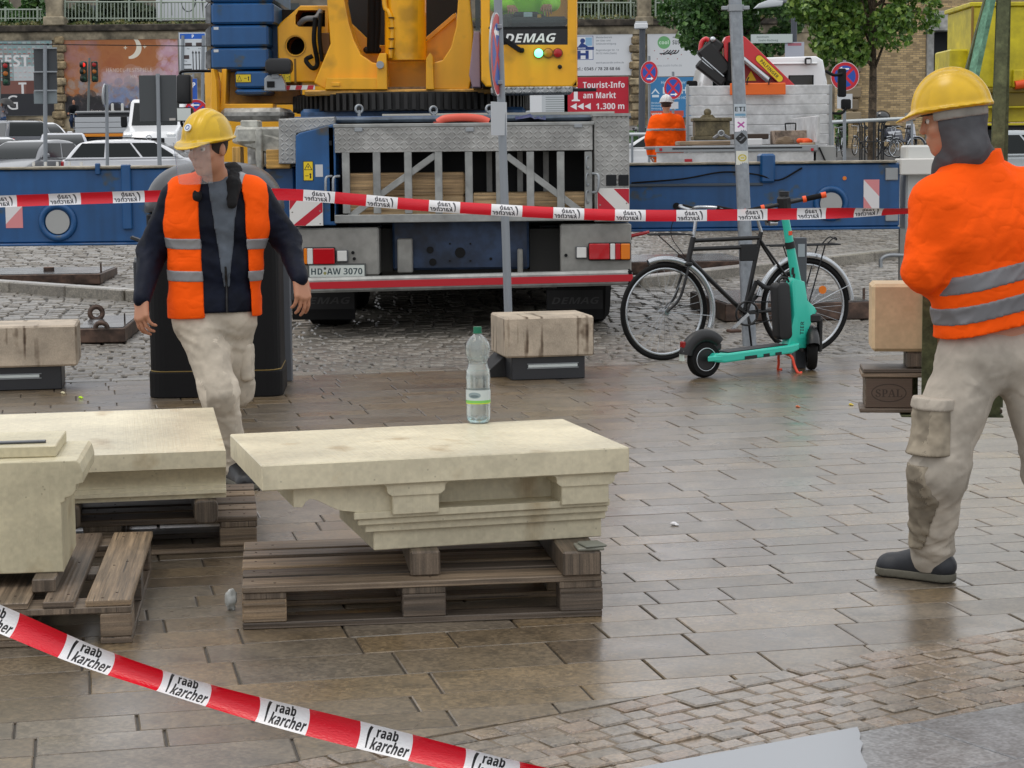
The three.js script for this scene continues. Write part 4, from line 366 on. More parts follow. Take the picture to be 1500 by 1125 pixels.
{ // slewing ring, turret, counterweights, cab
  const D = 19.6, sc = D / 3000; const rc = at(603, 152, D + 0.6);
  cw('turntable_base', [bpx(440, 158, 770, 180, D - 0.2, 2.2, 0.03)], M(0xffffff, 0.4, { map: dirtTex(60, 96, 140, 0.5, 690, 5, 0.8) }));
  const teeth = []; for (let i = 0; i < 96; i++) { const a = i / 96 * Math.PI * 2; teeth.push(bx(0.036, 0.15, 0.05, rc.x + 1.13 * Math.sin(a), rc.y, rc.z + 1.13 * Math.cos(a), 0, 0, a)); } const ring = cw('slewing_ring', cyl(1.12, 1.12, 0.17, rc.x, rc.y, rc.z, 0, 0, 64), M(0x1c1b1a, 0.6)); const tt = cw('ring_teeth', teeth, M(0x1e1d1c, 0.55), ring); tt.userData.kind = 'stuff';
  cw('turret_plate', [bpx(446, 131, 726, 139, D - 0.3, 1.9, 0.01)], M(0xffffff, 0.4, { map: dirtTex(186, 140, 60, 0.5, 693, 5, 1) }));
  cw('left_cheek', epx([[470, -160], [479, 0], [484, 64], [460, 121], [476, 131], [567, 131], [567, 117], [561, 95], [545, 91], [529, 80], [518, 58], [511, 35], [504, 0], [500, -160]], D - 0.25, 0.5, 0.012), craneYel);
  cw('cheek_flange', epx([[476, 131], [567, 131], [567, 114], [478, 114]], D - 0.32, 0.06, 0.006), craneYel); cw('lug_plate', bpx(486, 121, 498, 126, D - 0.335, 0.015, 0.003), craneYel);
  cw('right_cheek', epx([[634, 131], [689, 131], [692, 110], [693, 45], [687, 0], [676, -160], [690, -160], [712, -160], [706, 0], [700, 131], [634, 131]].slice(0, 0).concat([[634, 131], [634, 92], [648, 88], [660, 70], [668, 40], [671, 0], [671, -160], [684, -160], [688, 0], [693, 48], [692, 110], [687, 131]]), D - 0.25, 0.5, 0.012), craneYel);
  cw('inner_web', epx([[500, 20], [548, 66], [566, 66], [566, 95], [500, 95]], D + 0.35, 0.3, 0.01), craneYel); cw('inner_web', epx([[624, 60], [668, 18], [672, 92], [624, 92]], D + 0.3, 0.3, 0.01), M(0xffffff, 0.35, { map: yTex })); cw('web_stiffener', bar(at(625, 58, D + 0.25), at(667, 22, D + 0.25), 0.03, 0.04, 0.004), craneYel);
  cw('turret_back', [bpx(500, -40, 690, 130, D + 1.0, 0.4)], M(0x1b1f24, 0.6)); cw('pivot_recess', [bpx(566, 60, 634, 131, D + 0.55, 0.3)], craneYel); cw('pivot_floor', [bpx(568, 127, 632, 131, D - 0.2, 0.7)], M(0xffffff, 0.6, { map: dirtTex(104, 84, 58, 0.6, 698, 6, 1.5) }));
  cw('cheek_rib', epx([[624, 131], [624, 86], [630, 77], [634, 82], [636, 131]], D - 0.35, 0.3, 0.006), craneYel); cw('cheek_rib', epx([[552, 131], [552, 88], [556, 78], [566, 78], [567, 131]], D - 0.34, 0.3, 0.006), craneYel); for (const [x, y] of [[557, 95]]) { const p = at(x, y, D - 0.36); cw('pivot_pin', cyl(0.035, 0.035, 0.06, p.x, p.y, p.z, Math.PI / 2), galvM); }
  const cb = at(594, 84, D - 0.05), ct = at(594, -220, D - 0.15); cw('luffing_cylinder', [rod(cb, ct, 0.195, 0.195, 28)], craneYel); cw('cylinder_foot', [xf(cyl(0.2, 0.2, 0.06, 0, 0, 0, 0, 0, 28), cb.x, cb.y, cb.z)], craneYel); cw('cylinder_pipe', tube([at(572, 85, D - 0.22), at(575, 45, D - 0.22), at(571, 20, D - 0.22), at(563, 0, D - 0.2), at(563, -120, D - 0.2)], 0.024, 30), craneYel); for (const y of [70, 56, 40, 25]) cw('pipe_clip', [bpx(569, y, 577, y + 1.5, D - 0.26, 0.06)], blackM);
  cw('hydraulic_hose', tube([at(545, -120, D + 0.1), at(545, 20, D + 0.1), at(544, 76, D + 0.1)], 0.045, 20), rubberM); cw('hydraulic_hose', tube([at(554, -120, D + 0.1), at(553, 20, D + 0.1), at(550, 77, D + 0.1)], 0.035, 20), rubberM); cw('hose_fitting', bpx(532, 68, 558, 78, D + 0.08, 0.1, 0.02), darkM);
  // left housing with round port and window recess
  cw('winch_housing', epx([[406, 40], [411, 33], [440, 8], [482, 8], [482, 64], [462, 120], [408, 120]], D + 0.1, 1.4, 0.012, [{ c: [433, 67], r: 15 * sc }, [[431, 22], [436, 13], [478, 13], [478, 41], [437, 41], [431, 36]]]), craneYel); cw('housing_interior', bpx(412, 14, 478, 84, D + 0.6, 0.2), M(0x14130f, 0.7)); { const p = at(433, 67, D + 0.1); cw('port_tube', cyl(15 * sc, 15 * sc, 0.3, p.x, p.y, p.z - 0.13, Math.PI / 2, 0, 28, true), M(0x3a2c14, 0.6, { side: THREE.DoubleSide })); }  // interior panel is coloured near black for the shade behind the openings
  cw('recess_hose', tube([at(438, 36, D + 0.15), at(448, 28, D + 0.05), at(463, 26, D + 0.05), at(470, 16, D + 0.1)], 0.028, 24), M(0x6a6c6e, 0.5)); cw('hydraulic_hose', tube([at(462, 26, D + 0.0), at(460, 60, D - 0.02), at(465, 92, D + 0.05), at(458, 100, D - 0.02), at(448, 88, D + 0.02), at(458, 82, D + 0.02)], 0.022, 40), rubberM); cw('hydraulic_hose', tube([at(470, 20, D + 0.0), at(468, 52, D - 0.04), at(472, 90, D)], 0.02, 30), rubberM); cw('slot', bpx(431, 86, 434, 122, D + 0.095, 0.01), M(0x7a5a14, 0.5)); cw('inner_pump', bpx(466, 48, 484, 80, D + 0.06, 0.06, 0.01), M(0x6a4c2c, 0.6));
  // counterweight slabs
  for (const [x0, x1, y0, y1] of [[301, 401, -62, -30], [301, 401, -29, 3], [301, 401, 4, 35], [301, 393, 37, 68], [301, 393, 70, 101], [336, 392, 104, 129], [336, 392, 130.5, 138]]) { const s = cw('counterweight_slab', bpx(x0 + 8, y0, x1, y1, D - 0.1, 1.5, 0.02), craneBlue); if (x0 < 310) cw('slab_end', epx([[x0, y0 + 7], [x0 + 7.6, y0 + 0.6], [x0 + 7.6, y1 - 0.6], [x0, y1 - 1]], D - 0.06, 1.4), M(0xffffff, 0.5, { map: dirtTex(104, 106, 108, 0.5, 700, 5, 1.4) }), s); if (y0 > 30 && x0 < 310) cw('slab_label', facePx(x0 + 12, y0 + 2.5, x0 + 19, y0 + 6.5, D - 0.1025), M(0xc8ccce, 0.5), s); }
  const w2 = canvasTex(256, 128, x => { x.fillStyle = '#d8c020'; x.fillRect(0, 0, 256, 128); x.strokeStyle = '#1a1a14'; x.lineWidth = 7; x.strokeRect(4, 4, 248, 120); x.beginPath(); x.moveTo(30, 104); x.lineTo(64, 24); x.lineTo(98, 104); x.closePath(); x.stroke(); x.fillStyle = '#1a1a14'; x.fillRect(140, 60, 40, 8); x.beginPath(); x.arc(212, 48, 12, 0, 7); x.fill(); x.fillRect(204, 60, 16, 40); }); cw('warning_sticker', facePx(345, 108.5, 368, 121, D - 0.1035), printMat(w2, 0.4)); cw('warning_sticker', facePx(413, 107, 426, 121, D + 0.095), printMat(w2, 0.4));
  cw('ballast_frame', [epx([[309, 172], [309, 101], [313, 101], [317, 120], [319, 172]], D - 0.3, 0.3, 0.008), epx([[322, 170], [325, 101], [332, 101], [330, 152], [400, 152], [400, 160], [330, 163]], D - 0.1, 0.3, 0.008)], craneYel); cw('ballast_plate', bpx(328, 104, 440, 153, D + 0.5, 0.2, 0.01), M(0xffffff, 0.4, { map: dirtTex(158, 106, 24, 0.4, 705, 4, 1) })); cw('ballast_bracket', bpx(392, 20, 407, 100, D + 0.3, 0.5), craneBlue);  // last blue block is added where only a shadow gap lies beside the counterweights
  // work lamp with bracket, striped bar
  const lamp = cw('work_lamp', smoothG(epx(rndPts(388, 85, 427, 108, 8).map(p => p), D - 0.7, 0.16, 0.02), 0.7), M(0x17181a, 0.4)); cw('lamp_bracket', [epx([[387, 133], [387, 115], [392, 110], [412, 110], [418, 124], [418, 133]], D - 0.6, 0.12, 0.008), bpx(398, 104, 408, 114, D - 0.62, 0.08)], galvM, lamp); cw('lamp_socket', bpx(391, 119, 402, 128, D - 0.615, 0.02), blackM, lamp);
  const sb = canvasTex(256, 32, x => { x.fillStyle = '#d8d6d2'; x.fillRect(0, 0, 256, 32); x.fillStyle = '#b8182a'; for (const o of [0, 100, 200]) { x.beginPath(); x.moveTo(o, 0); x.lineTo(o + 50, 0); x.lineTo(o + 40, 32); x.lineTo(o - 10, 32); x.fill(); } }); const sbar = cw('striped_bar', bpx(417, 125, 461, 131.5, D - 0.5, 0.03), M(0xc8c6c2, 0.5)); cw('stripe_print', facePx(417, 125.2, 461, 131.3, D - 0.5025), printMat(sb, 0.4), sbar);
  // big side mirrors of the carrier beyond the ballast
  const mb = cw('side_mirror', smoothG(epx(rndPts(258, 109, 280, 152, 4), 22.5, 0.12, 0.02), 0.7), M(0x121315, 0.35)); cw('mirror_shell', smoothG(epx(rndPts(258, 157, 281, 178, 3), 22.5, 0.14, 0.02), 0.7), blackM, mb); cw('mirror_glass', facePx(259.5, 158.5, 279.5, 176.5, 22.495), M(0xb8bcb8, 0.05, { metalness: 1 }), mb); cw('mirror_arm', tube([at(264, 110, 22.55), at(266, 105, 22.55), at(285, 104, 22.55), at(310, 104, 22.6)], 0.016, 20), blackM, mb); cw('mirror_arm', tube([at(265, 178, 22.55), at(270, 186, 22.55), at(292, 186, 22.55), at(315, 180, 22.6)], 0.016, 20), blackM, mb); cw('carrier_cab', bpx(300, 95, 500, 250, 24.5, 2, 0.08), craneYel);
}
{ // operator's cab
  const D = 18.7, cabY = craneYel; const top = -190;
  cw('cab_shell', epx([[703, top], [846, top], [845, 118], [838, 127], [712, 127], [705, 118]], D, 0.09, 0.015, [[[715, top + 12], [834, top + 12], [834, 68], [715, 68]]]), cabY); cw('cab_back', bpx(705, top, 845, 127, D + 1.5, 0.06), cabY); cw('cab_side', bpx(836, 45, 845, 127, D + 0.09, 1.41), cabY); cw('cab_roof', bpx(704, top, 845, top + 8, D + 0.09, 1.41), cabY); cw('cab_floor', bpx(706, 116, 844, 126, D + 0.09, 1.41), darkM); cw('cab_pillar', bpx(836, top, 845, 45, D + 0.09, 0.1), cabY); cw('cab_pillar', bpx(836, top, 845, 45, D + 1.35, 0.12), cabY);
  cw('side_skirt', epx([[692, 128], [687, 110], [694, 46], [703, 46], [704, 128]], D + 0.1, 1.3, 0.01), M(0x8a7580, 0.25)); cw('side_glass', bpx(695, top, 702, 45, D + 0.1, 0.02), MP(0x9aa8a8, 0.05, { transmission: 1, thickness: 0 }));
  const gl = MP(0xe6efee, 0.04, { transmission: 1, thickness: 0 }); cw('windscreen', bpx(715, top + 12, 834, 42, D + 0.05, 0.006), gl); cw('window_gasket', [bpx(714, top + 12, 717, 68, D + 0.02, 0.07), bpx(832, top + 12, 835, 68, D + 0.02, 0.07), bpx(717, 39, 832, 43, D + 0.02, 0.07)], blackM);
  const dt = canvasTex(512, 128, x => { x.fillStyle = '#0d0e10'; x.fillRect(0, 0, 512, 128); x.fillStyle = '#f2f2f2'; x.font = 'italic bold 96px sans-serif'; x.textBaseline = 'middle'; x.fillText('DEMAG', 88, 66); }); const np = cw('name_panel', bpx(717, 43, 832, 68, D + 0.02, 0.03), M(0x0d0e10, 0.25)); cw('name_print', facePx(717.5, 43.5, 831.5, 67.5, D + 0.0175), printMat(dt, 0.25), np);
  const lamp = (x, y, n, m) => { const p = at(x, y, D); const h = cw('cab_light', cyl(0.047, 0.044, 0.03, p.x, p.y, p.z + 0.012, Math.PI / 2, 0, 24), M(0x6a4a10, 0.5)); cw(n, smoothG(ball(0.041, p.x, p.y, p.z + 0.022, 1, 1, 0.45, 20), 1), m, h); return p; };
  const gp = lamp(789, 78, 'green_lens', M(0xb8ffd8, 0.3, { emissive: 0x50ff90, emissiveIntensity: 3.2 })); lamp(803, 78, 'amber_lens', MP(0xb8780c, 0.25)); lamp(817, 78, 'red_lens', MP(0xa80c14, 0.25)); const pl = new THREE.PointLight(0x40ff88, 0.012); pl.name = 'green_lamp_light'; pl.position.set(gp.x, gp.y, gp.z + 0.1); pl.castShadow = true; pl.shadow.radius = 2; scene.add(pl);
  { const p = at(820, 98, D); cw('door_knob', ball(0.02, p.x, p.y, p.z + 0.01), darkM); }
  cw('step_grating', [bpx(719, 127, 839, 137, D - 0.25, 0.6, 0.01)], M(0xffffff, 0.45, { map: dirtTex(150, 152, 152, 0.4, 715, 9, 1.5), metalness: 0.4, bumpMap: chq, bumpScale: 0.01 })); cw('step_arm', bpx(838, 129, 874, 134, D - 0.1, 0.05, 0.006), darkM);
  cw('wiper', [bar(at(736, 56, D - 0.05), at(762, 74, D - 0.05), 0.03, 0.045, 0.006), bar(at(734, 58, D - 0.06), at(750, 62, D - 0.06), 0.015, 0.02), bar(at(716, 40, D - 0.04), at(740, 60, D - 0.05), 0.015, 0.02), bpx(760, 70, 768, 77, D - 0.05, 0.06, 0.01)], blackM);
  cw('console', [bpx(745, 24, 832, 38, D + 0.12, 0.3, 0.03), bpx(752, 17, 790, 26, D + 0.25, 0.2, 0.02)], M(0x2c2f33, 0.6)); cw('console_papers', bpx(767, 18, 780, 25, D + 0.22, 0.02, 0.003), M(0xd0d8de, 0.5)); cw('console_button', bpx(787, 21, 793, 26, D + 0.11, 0.02, 0.004), M(0xd89a30, 0.4)); cw('seat', [bpx(730, -60, 800, 34, D + 0.75, 0.14, 0.05), bpx(730, 30, 800, 48, D + 0.4, 0.5, 0.05)], M(0x202226, 0.8)); cw('seat_base', bpx(748, 48, 784, 117, D + 0.5, 0.3, 0.03), darkM);
}
{ // boom, hoist rope and hook above the lifted load
  const tipP = V(1.84, 37, -7.7), foot = at(600, -150, 20.4); const bm = bar(foot, tipP.clone().add(V(-0.05, 0.2, -0.6)), 0.62, 0.75, 0.06); cw('boom', bm, craneYel); cw('boom_head', [xf(cyl(0.4, 0.4, 0.3, 0, 0, 0, 0, Math.PI / 2), tipP.x, tipP.y, tipP.z - 0.25), bar(tipP.clone().add(V(-0.2, 0.2, -0.9)), tipP.clone().add(V(-0.2, 0, 0)), 0.05, 0.5), bar(tipP.clone().add(V(0.2, 0.2, -0.9)), tipP.clone().add(V(0.2, 0, 0)), 0.05, 0.5)], craneYel);
  cw('hoist_rope', rod(tipP, V(1.84, 3.05, -7.7), 0.012, 0.012, 6), M(0x303030, 0.5)); cw('hook_block', [bx(0.2, 0.34, 0.18, 1.84, 2.9, -7.7, 0.04), cyl(0.03, 0.03, 0.24, 1.84, 2.62, -7.7)], craneYel); cw('hook', torus(0.075, 0.024, 1.84, 2.43, -7.7, 0, 0, 24, 8), M(0x3a3a3a, 0.5));
}
{ // timber and loose gear stowed on the crane
  const D = 17.48; const tw = [woodTex(196, 166, 124, 720, false), woodTex(178, 148, 108, 724, false)].map(t => M(0xffffff, 0.6, { map: t }));
  const put = (x0, y0, x1, y1, lb, i) => { const r = rect(x0, y0, x1, y1, D); const t = thing('timber_block', lb, 'timber', V(r.x, r.y0, -D - 0.25), 0, 'timber stowed in the crane rack'); mesh('beam', bx(r.w, r.h, 0.42, 0, r.h / 2, 0, 0.006), tw[i], t, rnd() * 3); mesh('end_board', bx(0.012, r.h - 0.02, 0.4, r.w / 2, r.h / 2, 0, 0.003), tw[1 - i], t, rnd()); return t; };
  put(511, 287, 679, 319.5, 'lower pale timber block in the left of the aluminium rack', 0); put(512, 253, 679, 286.6, 'upper pale timber block in the left of the aluminium rack', 1); put(693, 303, 857, 319.5, 'low pale timber block in the right of the aluminium rack', 1); put(693, 282, 857, 302.7, 'pale timber block lying on top in the right of the aluminium rack', 0);
  const h = thing('red_hose', 'coral red plastic hose arched on top of the crane deck', 'hose', at(678, 176, 17.75)); wpart('hose', tube([at(641, 180, 17.75), at(652, 174, 17.75), at(678, 172, 17.75), at(703, 174, 17.75), at(716, 179, 17.75)], 0.035, 30, 10), M(0xd85a48, 0.4), h); const cm = wpart('hose_end', [xf(cyl(0.037, 0.037, 0.02), ...at(641, 180, 17.75).toArray())], M(0xb04a3c, 0.5), h);
  const b = thing('blue_tarp', 'crumpled dark blue tarpaulin lying on the crane deck', 'tarp', at(777, 180, 17.8)); const pts = []; const g = new THREE.PlaneGeometry(0.26, 0.3, 16, 12); g.rotateX(-Math.PI / 2); const q = g.attributes.position; for (let i = 0; i < q.count; i++) q.setY(i, 0.03 + 0.05 * Math.abs(n3(q.getX(i) * 16, 3, q.getZ(i) * 16)) - 0.1 * Math.abs(q.getX(i))); g.computeVertexNormals(); mesh('tarp_sheet', g, M(0x2c3560, 0.5, { side: THREE.DoubleSide }), b);
  const bd = [0, 1]; const up = at(688, 178, 17.6);
}
// ---------- people: distance fields meshed on a grid ----------
function surfNet(f, lo, hi, cell) { const nx = Math.ceil((hi.x - lo.x) / cell) + 2, ny = Math.ceil((hi.y - lo.y) / cell) + 2, nz = Math.ceil((hi.z - lo.z) / cell) + 2, F = new Float32Array(nx * ny * nz), B = 5; const id = (i, j, k) => i + nx * (j + ny * k);
  for (let k0 = 0; k0 < nz; k0 += B) for (let j0 = 0; j0 < ny; j0 += B) for (let i0 = 0; i0 < nx; i0 += B) { const h = (B - 1) / 2, c = f(lo.x + (i0 + h) * cell, lo.y + (j0 + h) * cell, lo.z + (k0 + h) * cell), far = Math.abs(c) > cell * B * 1.25; for (let k = k0; k < Math.min(nz, k0 + B); k++) for (let j = j0; j < Math.min(ny, j0 + B); j++) for (let i = i0; i < Math.min(nx, i0 + B); i++) F[id(i, j, k)] = far ? c : f(lo.x + i * cell, lo.y + j * cell, lo.z + k * cell); }
  const vi = new Int32Array(nx * ny * nz).fill(-1), P = [], I = [], E = [[0, 1], [2, 3], [4, 5], [6, 7], [0, 2], [1, 3], [4, 6], [5, 7], [0, 4], [1, 5], [2, 6], [3, 7]], O = [0, 1, nx, nx + 1, nx * ny, nx * ny + 1, nx * ny + nx, nx * ny + nx + 1];
  for (let k = 0; k < nz - 1; k++) for (let j = 0; j < ny - 1; j++) for (let i = 0; i < nx - 1; i++) { const b = id(i, j, k); let m = 0; for (let c = 0; c < 8; c++) if (F[b + O[c]] < 0) m |= 1 << c; if (!m || m === 255) continue; let x = 0, y = 0, z = 0, n = 0; for (const [p, q] of E) { const a = F[b + O[p]], d = F[b + O[q]]; if (a < 0 === d < 0) continue; const t = a / (a - d); x += (p & 1) + t * ((q & 1) - (p & 1)); y += (p >> 1 & 1) + t * ((q >> 1 & 1) - (p >> 1 & 1)); z += (p >> 2) + t * ((q >> 2) - (p >> 2)); n++; } vi[b] = P.length / 3; P.push(lo.x + (i + x / n) * cell, lo.y + (j + y / n) * cell, lo.z + (k + z / n) * cell); }
  const quad = (a, b, c, d, fl) => { if (a < 0 || b < 0 || c < 0 || d < 0) return; fl ? I.push(a, b, c, a, c, d) : I.push(a, c, b, a, d, c); };
  for (let k = 1; k < nz - 1; k++) for (let j = 1; j < ny - 1; j++) for (let i = 1; i < nx - 1; i++) { const b = id(i, j, k), s = F[b] < 0; if (s !== F[b + 1] < 0) quad(vi[b], vi[b - nx], vi[b - nx - nx * ny], vi[b - nx * ny], !s); if (s !== F[b + nx] < 0) quad(vi[b], vi[b - nx * ny], vi[b - nx * ny - 1], vi[b - 1], !s); if (s !== F[b + nx * ny] < 0) quad(vi[b], vi[b - 1], vi[b - 1 - nx], vi[b - nx], !s); }
  const g = new THREE.BufferGeometry(); g.setAttribute('position', new THREE.Float32BufferAttribute(P, 3)); g.setIndex(I); g.computeVertexNormals(); g.setAttribute('uv', new THREE.BufferAttribute(new Float32Array(P.length / 3 * 2), 2)); return g; }
function capF(a, b, ra, rb) { const ax = a.x, ay = a.y, az = a.z, dx = b.x - ax, dy = b.y - ay, dz = b.z - az, l = dx * dx + dy * dy + dz * dz + 1e-9; return (x, y, z) => { const px = x - ax, py = y - ay, pz = z - az, t = clamp((px * dx + py * dy + pz * dz) / l, 0, 1), ex = px - dx * t, ey = py - dy * t, ez = pz - dz * t; return Math.sqrt(ex * ex + ey * ey + ez * ez) - (ra + (rb - ra) * t); }; }
const smin = (a, b, k) => { const h = Math.max(k - Math.abs(a - b), 0) / k; return Math.min(a, b) - h * h * k * 0.25; };
const uni = (l, k) => (x, y, z) => { let d = l[0](x, y, z); for (let i = 1; i < l.length; i++) d = smin(d, l[i](x, y, z), k); return d; };
function frame(c, f, up = V(0, 1, 0)) { f = f.clone().normalize(); const r = up.clone().cross(f).normalize(), u = f.clone().cross(r); return { c, f, r, u, to: (x, y, z) => { const px = x - c.x, py = y - c.y, pz = z - c.z; return [px * r.x + py * r.y + pz * r.z, px * u.x + py * u.y + pz * u.z, px * f.x + py * f.y + pz * f.z]; }, w: (X, Y, Z) => c.clone().addScaledVector(r, X).addScaledVector(u, Y).addScaledVector(f, Z) }; }
const ell = (X, Y, Z, cx, cy, cz, a, b, c) => { X -= cx; Y -= cy; Z -= cz; const k0 = Math.sqrt((X / a) ** 2 + (Y / b) ** 2 + (Z / c) ** 2), k1 = Math.sqrt((X / a / a) ** 2 + (Y / b / b) ** 2 + (Z / c / c) ** 2); return k0 < 1e-4 ? -Math.min(a, b, c) : k0 * (k0 - 1) / k1; };
function headF(fr) { const nose = capF(V(0, 0.018, 0.088), V(0, -0.02, 0.1), 0.008, 0.0125), brow = capF(V(-0.034, 0.031, 0.08), V(0.034, 0.031, 0.08), 0.012, 0.012), lip = capF(V(-0.02, -0.054, 0.084), V(0.02, -0.054, 0.084), 0.0075, 0.0075), lip2 = capF(V(-0.017, -0.065, 0.082), V(0.017, -0.065, 0.082), 0.008, 0.008);
  return (x, y, z) => { const [X, Y, Z] = fr.to(x, y, z); let d = smin(ell(X, Y, Z, 0, 0.03, -0.01, 0.075, 0.095, 0.094), ell(X, Y, Z, 0, -0.05, 0.024, 0.056, 0.062, 0.064), 0.04); d = smin(d, ell(X, Y, Z, 0, -0.094, 0.058, 0.024, 0.02, 0.02), 0.025); d = smin(d, nose(X, Y, Z), 0.01); d = smin(d, brow(X, Y, Z), 0.015); for (const s of [-1, 1]) { d = -smin(-d, Math.hypot(X - s * 0.033, Y - 0.012, Z - 0.1) - 0.02, 0.012); d = smin(d, ell(X, Y, Z, s * 0.077, -0.002, -0.012, 0.011, 0.031, 0.019), 0.008); d = smin(d, ell(X, Y, Z, s * 0.045, -0.02, 0.055, 0.02, 0.02, 0.02), 0.02); } d = smin(d, lip(X, Y, Z), 0.006); return smin(d, lip2(X, Y, Z), 0.006); }; }
function handF(w, dir, nrm, ts, curl, s = 1) { const d = dir.clone().normalize(), n = nrm.clone().addScaledVector(d, -nrm.dot(d)).normalize(), t = d.clone().cross(n).multiplyScalar(ts); const L = [], p = (a, b, c) => w.clone().addScaledVector(d, a * s).addScaledVector(t, b * s).addScaledVector(n, c * s);
  const fing = [[0.03, 0.088, 0.043], [0.01, 0.094, 0.047], [-0.011, 0.09, 0.044], [-0.031, 0.08, 0.035]]; const palm = [];
  fing.forEach(([b, k, l], i) => { const kn = p(k, b, 0); palm.push(capF(p(0.0, b * 0.62, 0), kn, 0.0175 * s, 0.0135 * s)); let q = kn, a = curl[0] + i * 0.06; [l, l * 0.64, l * 0.5].forEach((len, j) => { a += j ? curl[j] : 0; const e = q.clone().addScaledVector(d, Math.cos(a) * len * s).addScaledVector(n, Math.sin(a) * len * s).addScaledVector(t, b * 0.06 * s); L.push(capF(q, e, (0.0098 - j * 0.0009) * s, (0.0092 - j * 0.0011) * s)); q = e; }); });
  const th0 = p(0.022, 0.03, 0.008), th1 = p(0.052, 0.05, 0.022), th2 = p(0.08, 0.054, 0.032), th3 = p(0.102, 0.05, 0.038); palm.push(capF(p(0.01, 0.012, 0.003), th0, 0.017 * s, 0.016 * s), capF(th0, th1, 0.0155 * s, 0.012 * s)); L.push(capF(th1, th2, 0.0115 * s, 0.0105 * s), capF(th2, th3, 0.0105 * s, 0.0085 * s));
  const P = uni(palm, 0.014 * s); return (x, y, z) => { let f = P(x, y, z), m = 9; for (const g of L) m = Math.min(m, g(x, y, z)); return smin(f, m, 0.006 * s); }; }
const box3 = (pts, m) => { const b = new THREE.Box3().setFromPoints(pts); return [b.min.subScalar(m), b.max.addScalar(m)]; };
const SKIN = M(0xb98468, 0.5), SKIN2 = M(0xa8755c, 0.5);
const fold = (x, y, z, s) => { const w = n3(x * 4 + s, y * 4, z * 4) * 0.9, a = 1 - Math.abs(n3(x * 7 + w + s, (y + 0.5 * x) * 17 + w, z * 7)) * 2.4, b = 1 - Math.abs(n3(x * 15, (y - 0.4 * x) * 30 + s + w * 2, z * 15)) * 2.2, c = n3(x * 5 + s, y * 8, z * 5); return -(Math.max(a, -0.2) * 0.55 + Math.max(b, -0.2) * 0.3 - 0.25) + c * 0.15; };
